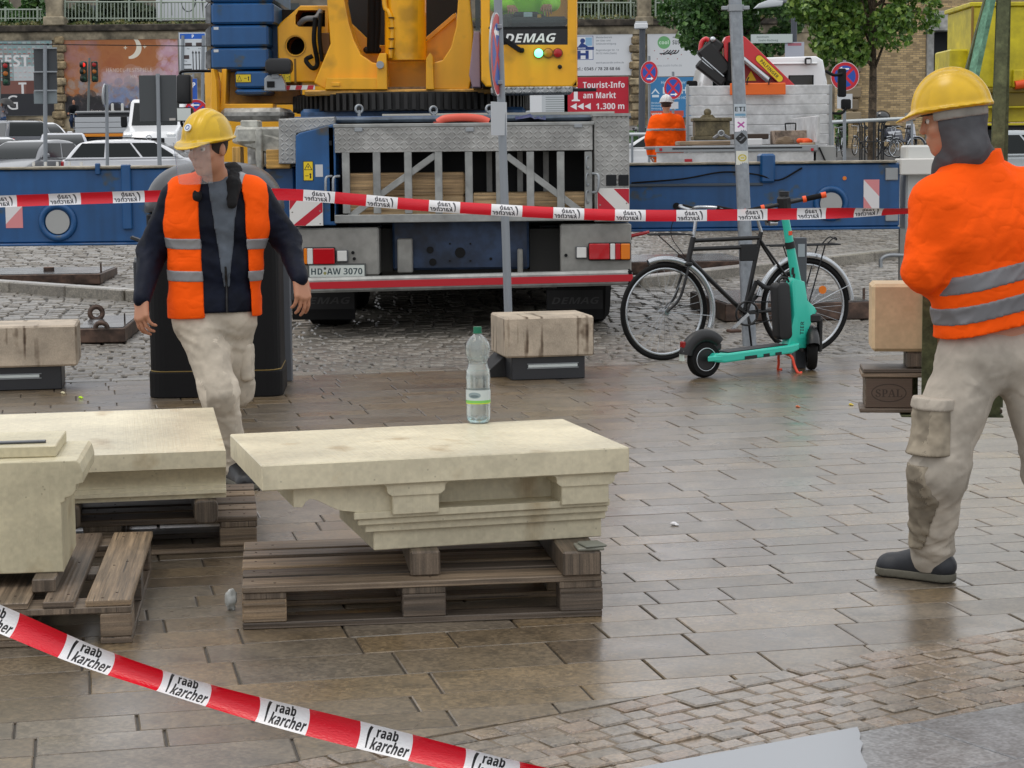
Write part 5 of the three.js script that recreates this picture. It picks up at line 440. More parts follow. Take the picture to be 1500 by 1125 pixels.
// o: J joints (relative to the base), face, dress colours; returns the group
function person(o) { const { J } = o, t = o.t, cs = o.cell || 0.011, fr = frame(J.hd, o.face, o.headUp || V(0, 1, 0)), pull = (a, b, k) => a.clone().lerp(b, k), S = o.r || 1; const mid = (s, h, k, q) => { const a = pull(J['s' + s], J['h' + s], k), c = pull(J.sL.clone().lerp(J.sR, 0.5), J.hL.clone().lerp(J.hR, 0.5), k); return pull(a, c, q); };
  const torsoParts = e => [capF(pull(J.sL, J.sR, 0.1), pull(J.sR, J.sL, 0.1), 0.062 * S + e, 0.062 * S + e), capF(mid('L', 0, 0.22, 0.32), mid('R', 0, 0.22, 0.32), 0.118 * S + e, 0.118 * S + e), capF(mid('L', 0, 0.55, 0.36), mid('R', 0, 0.55, 0.36), 0.118 * S + e, 0.118 * S + e), capF(mid('L', 0, 0.85, 0.22), mid('R', 0, 0.85, 0.22), 0.12 * S + e, 0.12 * S + e), capF(mid('L', 0, 1.02, 0.1), mid('R', 0, 1.02, 0.1), 0.112 * S + e, 0.112 * S + e), capF(J.nk.clone().add(V(0, -0.06, 0)), J.nk, 0.085 + e * 0.5, 0.062), capF(J.nk.clone().add(V(0, -0.055, 0)), pull(J.sL, J.sR, 0.12), 0.066 + e * 0.6, 0.058 + e), capF(J.nk.clone().add(V(0, -0.055, 0)), pull(J.sR, J.sL, 0.12), 0.066 + e * 0.6, 0.058 + e)];
  const arms = (e, ex = 0) => ['L', 'R'].flatMap(s => [capF(J['s' + s], J['e' + s], 0.068 * S + e, 0.055 * S + e + ex), capF(J['e' + s], J['w' + s], 0.054 * S + e + ex, 0.036 * S + e)]);
  const legs = (e, ex = 0) => [capF(J.hL, J.hR, 0.105 * S + e, 0.105 * S + e), ...['L', 'R'].flatMap(s => { const m = J['m' + s]; return [...(m ? [capF(J['h' + s], m, 0.1 * S + e, 0.088 * S + e), capF(m, J['k' + s], 0.088 * S + e, 0.068 * S + e + ex)] : [capF(J['h' + s], J['k' + s], 0.098 * S + e, 0.068 * S + e + ex)]), capF(J['k' + s], J['a' + s], 0.066 * S + e + ex, 0.045 * S + e + ex)]; })];
  const allP = Object.values(J).filter(v => v.isVector3);
  // body
  const head = headF(fr), neck = capF(J.nk.clone().add(V(0, -0.05, 0)), fr.w(0, -0.06, -0.02), 0.062, 0.055); const bodyF = uni([...torsoParts(-0.022), ...arms(-0.018), ...legs(-0.02), neck], 0.04); const geos = [surfNet(bodyF, ...box3(allP, 0.17), Math.max(0.016, cs * 1.4))];
  geos.push(surfNet((x, y, z) => smin(head(x, y, z), neck(x, y, z), 0.03), ...box3([fr.w(0, -0.17, 0), fr.w(0, 0.13, 0)], 0.125), o.hc || 0.004)); for (const h of o.hands || []) { const F = handF(h.w, h.d, h.n, h.t, h.curl, h.s), el_ = [J.eL, J.eR].sort((p, q) => p.distanceTo(h.w) - q.distanceTo(h.w))[0], fa = capF(h.w.clone().lerp(el_, 0.16), h.w, 0.02, 0.024); geos.push(surfNet((x, y, z) => smin(F(x, y, z), fa(x, y, z), 0.02), ...box3([h.w.clone().addScaledVector(h.d.clone().normalize(), -0.07), h.w.clone().addScaledVector(h.d.clone().normalize(), 0.21)], 0.1), o.hc || 0.004)); }
  const body = mesh('body', geos.map(plain), o.skin || SKIN, t);
  for (const s of [-1, 1]) { const e = fr.w(s * 0.032, 0.011, 0.0715), b = mesh('eye', ball(0.0115, e.x, e.y, e.z, 1, 1, 1, 12), M(0xe4e0da, 0.2), t), q = fr.w(s * 0.032, 0.01, 0.0805); mesh('iris', ball(0.0062, q.x, q.y, q.z, 1, 1, 1, 10), M(0x2a1c14, 0.2), b); }
  const hairT = o.hair ? (x, y, z) => { const [X, Y, Z] = fr.to(x, y, z); return Math.max(ell(X, Y, Z, 0, 0.032, -0.014, 0.082, 0.1, 0.1), Z - 0.045 - Math.max(0, (Y - 0.05) * 0.6), -Y - 0.06); } : null; if (hairT) mesh('hair', surfNet(hairT, ...box3([fr.w(0, 0.02, 0)], 0.15), 0.006), M(o.hair, 0.8), t);
  // trousers
  const tr = uni(legs(o.te ?? 0.02, o.tx ?? 0.016), 0.05), A = o.tf ?? 0.007, waistY = (J.hL.y + J.hR.y) / 2 + (o.waist ?? 0.1); const bump1 = (v, c, w) => Math.exp(-(((v - c) / w) ** 2)), near2 = (x, z, p, q) => Math.hypot(x - p.x, z - p.z) < Math.hypot(x - q.x, z - q.z); const legF = (x, y, z) => { const L_ = near2(x, z, J.kL, J.kR), k = L_ ? J.kL : J.kR, a = L_ ? J.aL : J.aR, h = L_ ? J.hL : J.hR; return 0.35 + 1.1 * bump1(y, k.y - 0.02, 0.11) + 1.5 * bump1(y, a.y + 0.05, 0.1) + 0.9 * bump1(y, h.y - 0.08, 0.09); }; const trF = (x, y, z) => { const d = tr(x, y, z); return Math.max(Math.abs(d) < 0.05 ? d + A * legF(x, y, z) * fold(x, y, z, o.fs || 0) : d, y - waistY, -(y - 0.035)); }; mesh('trousers', surfNet(trF, ...box3([J.hL, J.hR, J.kL, J.kR, J.aL, J.aR, ...(J.mL ? [J.mL] : [])], 0.19), cs), o.trousers, t);
  // shoes
  for (const s of ['L', 'R']) { const a = J['a' + s], d = J['t' + s].clone().normalize(), heel = a.clone().addScaledVector(d, -0.045).setY(a.y - 0.048), toe = a.clone().addScaledVector(d, 0.165).setY(a.y - 0.055 + (o.toeUp || 0)), sideV = V(-d.z, 0, d.x); const up = uni([capF(a.clone().add(V(0, 0.02, 0)), heel.clone().add(V(0, 0.02, 0)), 0.05, 0.044), capF(heel.clone().add(V(0, 0.012, 0)), toe, 0.043, 0.04), capF(a, toe, 0.05, 0.036), capF(toe.clone().addScaledVector(sideV, 0.012), toe.clone().addScaledVector(sideV, -0.012), 0.036, 0.036)], 0.03), gy = a.y - 0.086; const sh = mesh('shoe', surfNet((x, y, z) => Math.max(up(x, y, z), -(y - gy - 0.022)), ...box3([a, heel, toe], 0.09), Math.min(cs, 0.008)), o.shoes || M(0x1a1b1e, 0.5), t); if (cs < 0.012) for (let i = 0; i < 4; i++) { const q = a.clone().addScaledVector(d, 0.05 + i * 0.02); q.y = gy + 0.104 - i * 0.009; mesh('lace', bar(q.clone().addScaledVector(sideV, -0.02), q.clone().addScaledVector(sideV, 0.02), 0.006, 0.006), M(0x3c3e42, 0.8), sh); } mesh('sole', surfNet((x, y, z) => Math.max(up(x, Math.max(y, gy + 0.03), z) - 0.004, y - gy - 0.031, gy - y), ...box3([a, heel, toe], 0.09), Math.min(cs, 0.008)), M(0x5a574c, 0.7), sh); }
  // jacket
  const tor = uni(torsoParts(o.je ?? 0.012), 0.07), arm = uni(arms(o.ae ?? 0.018, 0.008), 0.03), hemP = o.hem, hemN = (o.hemN || V(0, 1, 0)).clone().normalize(); const hemF = (x, y, z) => (x - hemP.x) * hemN.x + (y - hemP.y) * hemN.y + (z - hemP.z) * hemN.z; const cut = ['L', 'R'].map(s => { const d = J['w' + s].clone().sub(J['e' + s]).normalize(), w = J['w' + s]; return (x, y, z) => Math.max((x - w.x) * d.x + (y - w.y) * d.y + (z - w.z) * d.z, 0.0 + Math.hypot(x - w.x, y - w.y, z - w.z) - 0.11 < 0 ? -9 : -9); });
  const jf = o.jf ?? 0.006, jackT = (x, y, z) => Math.max(smin(tor(x, y, z), 9, 0.01), -hemF(x, y, z)), jack = (x, y, z) => { const dt = tor(x, y, z), da = arm(x, y, z), m = Math.min(dt, da), fo = Math.abs(m) < 0.05 ? jf * fold(x * 0.9, y * 0.8, z, (o.fs || 0) + 5) : 0, el = fo ? Math.exp(-((Math.min(Math.hypot(x - J.eL.x, y - J.eL.y, z - J.eL.z), Math.hypot(x - J.eR.x, y - J.eR.y, z - J.eR.z)) / 0.13) ** 2)) : 0; return smin(Math.max(dt + fo, -hemF(x, y, z)), da + fo * (0.5 + 1.5 * el), 0.035); }; const jm = mesh('jacket', surfNet(jack, ...box3([J.sL, J.sR, J.eL, J.eR, J.wL, J.wR, J.hL, J.hR, J.nk], 0.2), cs), o.jacket, t);
  const fo2 = (x, y, z) => jf * fold(x * 0.9, y * 0.8, z, (o.fs || 0) + 5);
  const slice = (nm, sdf, p, n, hw, m, par, c = 0.007, pts = null, ex = null) => { n = n.clone().normalize(); const F = (x, y, z) => { let d = Math.max(sdf(x, y, z) - 0.003, Math.abs((x - p.x) * n.x + (y - p.y) * n.y + (z - p.z) * n.z) - hw); return ex ? Math.max(d, ex(x, y, z)) : d; }; return mesh(nm, surfNet(F, ...box3(pts || [J.sL, J.sR, J.hL, J.hR], 0.2), c), m, par); };
  // helmet
  if (o.helmet) { const hY = 0.04, hk_ = lin(o.helmet).convertLinearToSRGB(), hm = M(0xffffff, 0.26, { map: dirtTex(hk_.r * 255, hk_.g * 255, hk_.b * 255, 0.1, 880, 6, 1) }); const ho = (x, y, z) => { const [X, Y, Z] = fr.to(x, y, z); let d = ell(X, Y, Z, 0, hY, -0.008, 0.112, 0.142, 0.134); const rd = Math.max(ell(X, Y, Z, 0, hY, -0.008, 0.117, 0.148, 0.14), Math.abs(X) - 0.016); d = smin(d, rd, 0.012); for (const s of [-1, 1]) d = smin(d, Math.max(ell(X, Y, Z, 0, hY, -0.008, 0.114, 0.145, 0.1365), Math.abs(X - s * 0.052) - 0.01), 0.01); d = Math.max(d, hY - Y); d = smin(d, ell(X, Y, Z, 0, hY + 0.006, -0.006, 0.126, 0.011, 0.147), 0.01); d = smin(d, ell(X, Y, Z + 0.25 * Math.max(0, -0), 0, hY + 0.004 - Math.max(0, Z - 0.1) * 0.25, 0.075, 0.098, 0.01, 0.115), 0.012); return Math.max(d, -Math.max(ell(X, Y, Z, 0, hY - 0.01, -0.008, 0.1, 0.12, 0.122), -9)); }; const he = mesh('helmet', surfNet(ho, ...box3([fr.w(0, 0.1, 0.02)], 0.23), o.hc ? 0.008 : 0.0048), hm, t); mesh('helmet_band', surfNet((x, y, z) => { const [X, Y, Z] = fr.to(x, y, z); return Math.max(ell(X, Y, Z, 0, 0.03, -0.008, 0.094, 0.3, 0.112), Math.abs(Y - 0.042) - 0.012); }, ...box3([fr.w(0, 0.04, 0)], 0.15), 0.006), M(0x2a2a28, 0.7), he); }
  return { t, fr, tor, arm, jack, body, jm, slice, fo2, hemF, trF }; }
const clothN = tex(128, 128, (u, v) => gray(255 * (0.5 + 0.25 * Math.sin(u * 128 * 1.57) * Math.sin(v * 128 * 1.57) + 0.5 * (fbm(u, v, 8, 3, 801) - 0.5))), false, 5);
const wrinkT = tex(256, 256, (u, v) => { const w = fbm(u, v, 4, 3, 830), r = 1 - Math.abs(tn2(u * 6 + w * 1.5, v * 10 + w * 2, 6, 10, 831) * 2 - 1), q = 1 - Math.abs(tn2(u * 14 + w * 3, v * 20 - w, 14, 20, 833) * 2 - 1); return gray(255 * (0.55 * r * r + 0.3 * q * q + 0.15 * fbm(u, v, 60, 2, 835))); }, false, 1.6);
const cloth = (c, r = 0.85, a = 0.25, s = 810) => { const k = lin(c); k.convertLinearToSRGB(); return MP(0xffffff, r, { map: dirtTex(k.r * 255, k.g * 255, k.b * 255, a, s, 4, 1.3), bumpMap: wrinkT, bumpScale: 0.0018, specularIntensity: 0.3 }); };
const ORANGE = MP(0xff5c0c, 0.85, { bumpMap: wrinkT, bumpScale: 0.004, specularIntensity: 0.3 }), REFL = M(0x8f9093, 0.4, { metalness: 0.15, bumpMap: clothN, bumpScale: 0.0006 });
function rel(o, b) { const r = {}; for (const k in o) r[k] = o[k].clone().sub(b); return r; }
{ // walking worker
  const b = gnd(350, 706); const J = rel({ hd: at(304, 219, 9.5), nk: at(317, 262, 9.62), sL: at(258, 288, 9.6), sR: at(378, 288, 9.68), eL: at(224, 366, 9.66), eR: at(419, 352, 9.74), wL: at(208, 438, 9.46), wR: at(439, 408, 9.56), hL: at(290, 465, 9.64), hR: at(338, 465, 9.68), kL: at(322, 576, 9.5), kR: at(344, 568, 9.75), aL: at(346, 679, 9.62), aR: at(300, 650, 10.25) }, b); J.aL.y = 0.086; J.aR.y = 0.16; J.tL = V(0.35, 0, 0.75); J.tR = V(0.3, -0.2, 0.75);
  const t = thing('person', 'worker in open orange vest over navy jacket and yellow helmet, walking behind the stones', 'person', b); const navy = cloth(0x0f1422, 0.6, 0.3, 811), beige = cloth(0xc2b8a8, 0.85, 0.1, 812);
  const P = person({ J, t, face: V(-0.5, -0.12, 0.86), hair: 0x2a211b, trousers: beige, jacket: navy, hem: V(0, at(330, 457, 9.6).y, 0), helmet: 0xf2c40e, te: 0.01, tx: 0.006, tf: 0.009, jf: 0.009, ae: 0.004, cell: 0.0085, shoes: M(0x17181b, 0.45), hands: [{ w: J.wL, d: V(-0.02, -1, 0.25), n: V(0.55, 0.1, -0.8), t: -1, curl: [0.45, 0.5, 0.4], s: 1.0 }, { w: J.wR, d: V(0.18, -1, 0.2), n: V(-0.6, 0.1, -0.75), t: 1, curl: [0.4, 0.45, 0.35], s: 1.0 }] });
  const ctr = J.sL.clone().lerp(J.sR, 0.5), ax = J.sR.clone().sub(J.sL).normalize(), fz = V(0.05, 0, 1); const vestD = (x, y, z) => { const d = P.tor(x, y, z) - 0.014; return Math.abs(d) < 0.04 ? d + 0.5 * P.fo2(x, y, z) : d; }; const yh = at(330, 463, 9.6).y, yt = J.sL.y + 0.14, cx = at(331, 350, 9.6).x - b.x;
  const open = (x, y, z) => { const w = 0.105 - 0.0 * y - 0.05 * clamp((y - yh) / (yt - yh) - 0.75, 0, 1) * 4 * 0.6; return z > ctr.z - 0.02 ? w - Math.abs(x - cx + 0.03 * (y - 1.1)) : -1; };
  const vest = (x, y, z) => Math.max(vestD(x, y, z), yh - y - 0.03 * Math.abs(x - cx), y - yt, open(x, y, z), Math.abs(x - ctr.x) - 0.245); const vm = mesh('vest', surfNet(vest, ...box3([J.sL, J.sR, J.hL, J.hR], 0.24), 0.0075), ORANGE, t);
  for (const y of [357, 404]) { const p = V(0, at(300, y, 9.6).y, 0); P.slice('reflective_band', vest, p, V(0.02, 1, 0), 0.026, REFL, vm, 0.0065); } for (const s of [-1, 1]) P.slice('reflective_strap', vest, V(cx + s * 0.165, 0, 0), V(1, s * 0.16, 0), 0.024, REFL, vm, 0.0065, null, (x, y, z) => at(300, 350, 9.6).y - y);
  const gap = (x, y, z, w) => Math.max(P.tor(x, y, z) + P.fo2(x, y, z) - 0.007, Math.abs(x - cx - 0.005) - w(y), ctr.z - z); const y0 = at(330, 420, 9.6).y, y1 = at(330, 258, 9.6).y; mesh('hoodie_front', surfNet((x, y, z) => Math.max(gap(x, y, z, yy => 0.012 + 0.062 * clamp((yy - y0) / (y1 - y0), 0, 1)), y0 - y, y - y1), ...box3([J.sL, J.sR, J.hL, J.hR], 0.22), 0.008), cloth(0x5b626b, 0.9, 0.2, 813), t); mesh('zip', surfNet((x, y, z) => Math.max(P.tor(x, y, z) + P.fo2(x, y, z) - 0.011, Math.abs(x - cx - 0.005) - 0.006, ctr.z - z, y - y0 - 0.1, yh + 0.02 - y), ...box3([J.sL, J.sR, J.hL, J.hR], 0.22), 0.005), M(0x0c0d10, 0.4), t);
  const nk = J.nk; mesh('fur_collar', surfNet((x, y, z) => { const tw = n3(x * 90, y * 90, z * 90) * 0.004; return uni([capF(nk.clone().add(V(-0.085, 0.01, 0.0)), nk.clone().add(V(-0.03, 0.03, -0.09)), 0.035, 0.035), capF(nk.clone().add(V(-0.03, 0.03, -0.09)), nk.clone().add(V(0.07, 0.035, -0.05)), 0.035, 0.038), capF(nk.clone().add(V(0.07, 0.035, -0.05)), nk.clone().add(V(0.085, -0.03, 0.06)), 0.04, 0.036), capF(nk.clone().add(V(0.085, -0.03, 0.06)), nk.clone().add(V(0.085, -0.115, 0.11)), 0.036, 0.024), capF(nk.clone().add(V(-0.085, 0.01, 0)), nk.clone().add(V(-0.075, -0.08, 0.11)), 0.034, 0.024)], 0.02)(x, y, z) + tw; }, ...box3([nk], 0.22), 0.008), M(0x121214, 0.95), t);
  // clear face shield hinged on the helmet and helmet badge
  const fr = P.fr, sg = new THREE.CylinderGeometry(0.125, 0.118, 0.19, 24, 1, true, -1.0, 2.0); sg.applyMatrix4(new THREE.Matrix4().makeBasis(fr.r, fr.u, fr.f)); const sp = fr.w(0, -0.045, 0.045); sg.translate(sp.x, sp.y, sp.z); mesh('face_shield', sg, MP(0xf2f4f6, 0.12, { transmission: 0.86, thickness: 0, side: THREE.DoubleSide }), t);
  const bd = fr.w(0.0, 0.115, 0.125), dg = cyl(0.018, 0.018, 0.006, 0, 0, 0, Math.PI / 2, 0, 20); dg.applyMatrix4(new THREE.Matrix4().makeBasis(fr.r, fr.u, fr.f).multiply(new THREE.Matrix4().makeRotationX(-0.55))); dg.translate(bd.x, bd.y, bd.z); const bt = mesh('helmet_badge', dg, M(0xdfe4ea, 0.4), t); const bq = torus(0.01, 0.002, 0, 0, 0.0035, 0, 0, 16, 5); bq.applyMatrix4(new THREE.Matrix4().makeBasis(fr.r, fr.u, fr.f).multiply(new THREE.Matrix4().makeRotationX(-0.55))); bq.translate(bd.x, bd.y, bd.z); mesh('badge_mark', bq, M(0x5c74a8, 0.4), bt);
  const pk = (p, w, h, d, nm) => { const F = (x, y, z) => { const q = [Math.abs(x - p.x) - w + 0.02, Math.abs(y - p.y) - h + 0.02, Math.abs(z - p.z) - d + 0.02]; return Math.hypot(Math.max(q[0], 0), Math.max(q[1], 0), Math.max(q[2], 0)) + Math.min(Math.max(...q), 0) - 0.02 + 0.004 * fold(x, y, z, 2); }; mesh(nm, surfNet(F, ...box3([p], 0.16), 0.008), beige, t); }; pk(at(362, 530, 9.7).sub(b), 0.03, 0.09, 0.06, 'cargo_pocket');
}
{ // worker seen from behind at the lifted load
  const b = gnd(1400, 868); const J = rel({ hd: at(1393, 178, 7.2), nk: at(1421, 234, 7.22), sL: at(1366, 297, 7.12), sR: at(1527, 289, 7.26), eL: at(1356, 394, 7.1), eR: at(1565, 400, 7.1), wL: at(1390, 436, 7.44), wR: at(1512, 440, 7.45), hL: at(1427, 522, 7.2), hR: at(1503, 518, 7.24), mL: at(1397, 600, 7.17), kL: at(1374, 695, 7.15), kR: at(1542, 690, 7.22), aL: at(1364, 836, 7.28), aR: at(1612, 838, 7.35) }, b); J.aL.y = 0.09; J.aR.y = 0.09; J.tL = V(-0.8, 0, -0.62); J.tR = V(-0.75, 0, -0.7);
  const t = thing('person', 'worker with his back turned in orange jacket and yellow helmet beside the hanging load', 'person', b); const gb = cloth(0xaca498, 0.85, 0.1, 815), ork = MP(0xff5a0c, 0.85, { bumpMap: wrinkT, bumpScale: 0.005, specularIntensity: 0.3 });
  const hp = at(1430, 494, 7.05).sub(b), P = person({ J, t, face: V(-0.93, -0.13, -0.3), trousers: gb, jacket: ork, hem: hp, hemN: V(-0.19, 1, 0.05), helmet: 0xf0c010, te: 0.018, tx: 0.01, tf: 0.0105, waist: 0.13, je: 0.024, ae: 0.012, jf: 0.009, cell: 0.0085, fs: 3, shoes: M(0x22252b, 0.5), hands: [{ w: J.wL, d: V(0.22, -0.35, -0.9), n: V(-0.9, 0, 0.1), t: -1, curl: [0.5, 0.6, 0.4] }, { w: J.wR, d: V(-0.5, -0.3, -0.8), n: V(-0.5, -0.3, 0.3), t: 1, curl: [0.5, 0.6, 0.4] }] });
  const tb = (x, y, z) => { const d = P.tor(x, y, z) - 0.001; return Math.abs(d) < 0.04 ? d + P.fo2(x, y, z) : d; }; for (const [px, py] of [[1430, 414], [1430, 460]]) P.slice('reflective_band', tb, at(px, py, 7.05).sub(b), V(-0.2, 1, 0.06), 0.0315, M(0x77777a, 0.45, { metalness: 0.1, bumpMap: clothN, bumpScale: 0.0006 }), P.jm, 0.0065, null, P.hemF ? (x, y, z) => -P.hemF(x, y, z) : null);
  const ab = (x, y, z) => P.arm(x, y, z) + 1.1 * P.fo2(x, y, z) - 0.002; const cu = J.eL.clone().lerp(J.wL, 0.62); P.slice('sleeve_band', ab, cu, J.wL.clone().sub(J.eL), 0.026, M(0x4a4640, 0.5), P.jm, 0.0065, [J.eL, J.wL]);
  const fr = P.fr, nk = J.nk; mesh('hood', surfNet((x, y, z) => { const [X, Y, Z] = fr.to(x, y, z); let d = Math.max(ell(X, Y, Z, 0, 0.0, -0.02, 0.093, 0.12, 0.108), Z - 0.035, Y - 0.045); const s = uni([capF(fr.w(0.02, -0.1, -0.05), nk.clone().add(V(-0.005, 0.0, 0)), 0.075, 0.082), capF(nk.clone().add(V(-0.07, -0.03, -0.02)), nk.clone().add(V(0.04, 0.0, 0.02)), 0.052, 0.05), capF(fr.w(0.0, -0.13, 0.02), nk.clone().add(V(-0.08, -0.05, -0.05)), 0.048, 0.045)], 0.03)(x, y, z); return smin(d, s, 0.03) + 0.006 * fold(x * 1.2, y * 0.9, z * 1.2, 9); }, ...box3([fr.w(0, -0.05, -0.02), nk], 0.2), 0.007), cloth(0x57575a, 0.95, 0.25, 817), t); mesh('beanie_band', surfNet((x, y, z) => { const [X, Y, Z] = fr.to(x, y, z); return Math.max(ell(X, Y, Z, 0, 0.03, -0.012, 0.104, 0.12, 0.119), Math.abs(Y - 0.028) - 0.022, Z - 0.05); }, ...box3([fr.w(0, 0, 0)], 0.16), 0.006), cloth(0x98948c, 0.95, 0.2, 818), t);
  mesh('collar', surfNet((x, y, z) => { const dx = x - nk.x - 0.015, dz = z - nk.z, yy = y - nk.y + 0.035 - 0.25 * dx; return Math.max(Math.abs(Math.hypot(dx, dz * 1.05) - 0.088 + 0.25 * yy) - 0.012, Math.abs(yy) - 0.05, -dx * 0.8 - dz - 0.07) - 0.004; }, ...box3([nk], 0.2), 0.007), ork, t);
  const onLeg = (nm, p, w, h, d, out, m, ry) => { const c = Math.cos(ry), sn = Math.sin(ry); mesh(nm, surfNet((x, y, z) => { const dx = x - p.x, dz = z - p.z, q = [Math.abs(dx * c - dz * sn) - w, Math.abs(y - p.y) - h, Math.abs(dx * sn + dz * c) - d]; return Math.max(P.trF(x, y, z) - out, Math.hypot(Math.max(q[0], 0), Math.max(q[1], 0), Math.max(q[2], 0)) + Math.min(Math.max(...q), 0)); }, ...box3([p], 0.24), 0.007), m, t); }; const brown = cloth(0x8a8172, 0.85, 0.3, 819);
  onLeg('cargo_pocket', at(1350, 632, 7.1).sub(b), 0.06, 0.085, 0.085, 0.026, brown, 0.5); onLeg('pocket_flap', at(1352, 592, 7.1).sub(b), 0.065, 0.022, 0.09, 0.034, gb, 0.5); onLeg('side_panel', at(1330, 745, 7.14).sub(b), 0.075, 0.16, 0.09, 0.007, brown, 0.35);
}
// the load hanging from the crane: timber offcuts, stone block, slings
{
  const a = -0.12, D = 7.55, c = at(1300, 605, D), y0 = c.y, L = (x, y, z) => c.clone().addScaledVector(side(a), x).addScaledVector(fwd(a), -z).setY(y); const t = thing('pallet_offcut', 'dark stamped pallet offcut hanging in the slings beside the worker', 'pallet', L(0, y0, 0), a);
  [[0.0, 0.016, 1], [0.132, 0.016, 0], [0.149, 0.015, 3]].forEach(([y, h, m], i) => mesh(i ? 'top_board' : 'bottom_board', bx(0.52, h, 0.2, 0.16 + i * 0.004, y + h / 2, -0.1 - i * 0.003, 0.003, 0, (i - 1) * 0.02, 0), wetWood[m], t, rnd() * 3, rnd())); for (const x of [0.005, 0.3]) mesh('block', bx(0.175, 0.115, 0.18, x, 0.074, -0.1, 0.005), wetWood[x < 0.1 ? 1 : 0], t, rnd(), rnd());
  const st = canvasTex(256, 160, x => { x.fillStyle = '#5c4c40'; x.fillRect(0, 0, 256, 160); for (let i = 0; i < 60; i++) { x.fillStyle = i % 2 ? '#524337' : '#655446'; x.fillRect(0, (i * 37) % 160, 256, 2); } x.strokeStyle = '#382c24'; x.lineWidth = 6; x.beginPath(); x.ellipse(128, 80, 96, 48, 0, 0, 7); x.stroke(); x.fillStyle = '#382c24'; x.font = 'bold 58px serif'; x.textAlign = 'center'; x.textBaseline = 'middle'; x.fillText('SPAL', 128, 82); }); mesh('stamp_print', panel(0.168, 0.108, 0.005, 0.074, -0.0085), printMat(st, 0.6), t);
  const t2 = thing('timber_support', 'dark timber between the hanging offcut and the block', 'timber', L(0.19, y0 + 0.1645, -0.1), a, 'timbers propping up the stones'); mesh('timber', bx(0.24, 0.062, 0.16, 0, 0.031, 0, 0.006), wetWoodX[1], t2); mesh('end_grain', bx(0.22, 0.046, 0.006, 0, 0.031, 0.081), wetWoodX[0], t2);
  const sb = thing('stone_block', 'plain tan stone block hanging in the slings beside the worker', 'stone', L(0.22, y0 + 0.2275, -0.12), a, 'new sandstone pieces'); mesh('block', bx(0.56, 0.252, 0.22, 0, 0.126, 0, 0.012), M(0xffffff, 0.6, { map: sandTex(860, 190, 165, 130) }), sb);
  const hk = V(1.84, 2.36, -7.7), slm = M(0xffffff, 0.8, { map: dirtTex(96, 140, 116, 0.4, 870, 8, 3) }), sl2 = M(0xffffff, 0.85, { map: dirtTex(84, 90, 62, 0.4, 872, 8, 3) }); for (const [x, z, m, lb] of [[0.15, -0.055, slm, 'pale green lifting sling on the left front of the hanging block'], [0.1, -0.19, sl2, 'olive lifting sling on the left rear of the hanging block'], [0.38, -0.05, sl2, 'olive lifting sling on the right front of the hanging block'], [0.42, -0.2, sl2, 'olive lifting sling on the right rear of the hanging block']]) { const s = thing('lifting_sling', lb, 'sling', L(x, y0 - 0.006, z), 0, 'slings holding the load'), top = L(x, y0 + 0.482, z); wpart('strap', bar(top, hk, 0.045, 0.02), m, s); wpart('lower_strap', [bar(L(x, y0 - 0.008, z + (z > -0.12 ? 0.062 : -0.04)), L(x, y0 + 0.484, z + (z > -0.12 ? 0.062 : -0.04)), 0.055, 0.008), bar(L(x, y0 + 0.484, z + (z > -0.12 ? 0.062 : -0.04)), top, 0.05, 0.008), bar(L(x - 0.025, y0 - 0.01, -0.23), L(x - 0.025, y0 - 0.01, 0.02), 0.05, 0.006)], sl2, s); }
}
{ // crane operator in the cab (torso, arms and legs seated)
  const b = at(767, 116, 19.42); b.y -= 0.02; const J = {}; const h = (x, y, z) => V(x, y, z); Object.assign(J, { hd: h(0, 1.22, 0.02), nk: h(0, 1.02, 0), sL: h(-0.17, 0.95, 0), sR: h(0.17, 0.95, 0), eL: h(-0.24, 0.72, 0.1), eR: h(0.26, 0.72, 0.1), wL: h(-0.12, 0.68, 0.3), wR: h(0.22, 0.68, 0.32), hL: h(-0.08, 0.5, -0.02), hR: h(0.08, 0.5, -0.02), kL: h(-0.12, 0.5, 0.36), kR: h(0.12, 0.5, 0.36), aL: h(-0.12, 0.12, 0.36), aR: h(0.12, 0.12, 0.36), tL: h(0, 0, 1), tR: h(0, 0, 1) });
  const t = thing('person', 'crane operator in lime yellow vest seated behind the cab windscreen', 'person', b); person({ J, t, face: V(0, -0.1, 1), hair: 0x30261e, trousers: cloth(0x4a4a48), jacket: M(0x9be01a, 0.7), hem: h(0, 0.5, 0), cell: 0.014, hc: 0.006, hands: [{ w: J.wL, d: h(0.2, -0.3, 1), n: h(0, -1, 0), t: 1, curl: [0.6, 0.6, 0.4] }, { w: J.wR, d: h(0, -0.2, 1), n: h(0, -1, 0), t: -1, curl: [0.6, 0.6, 0.4] }] });
}
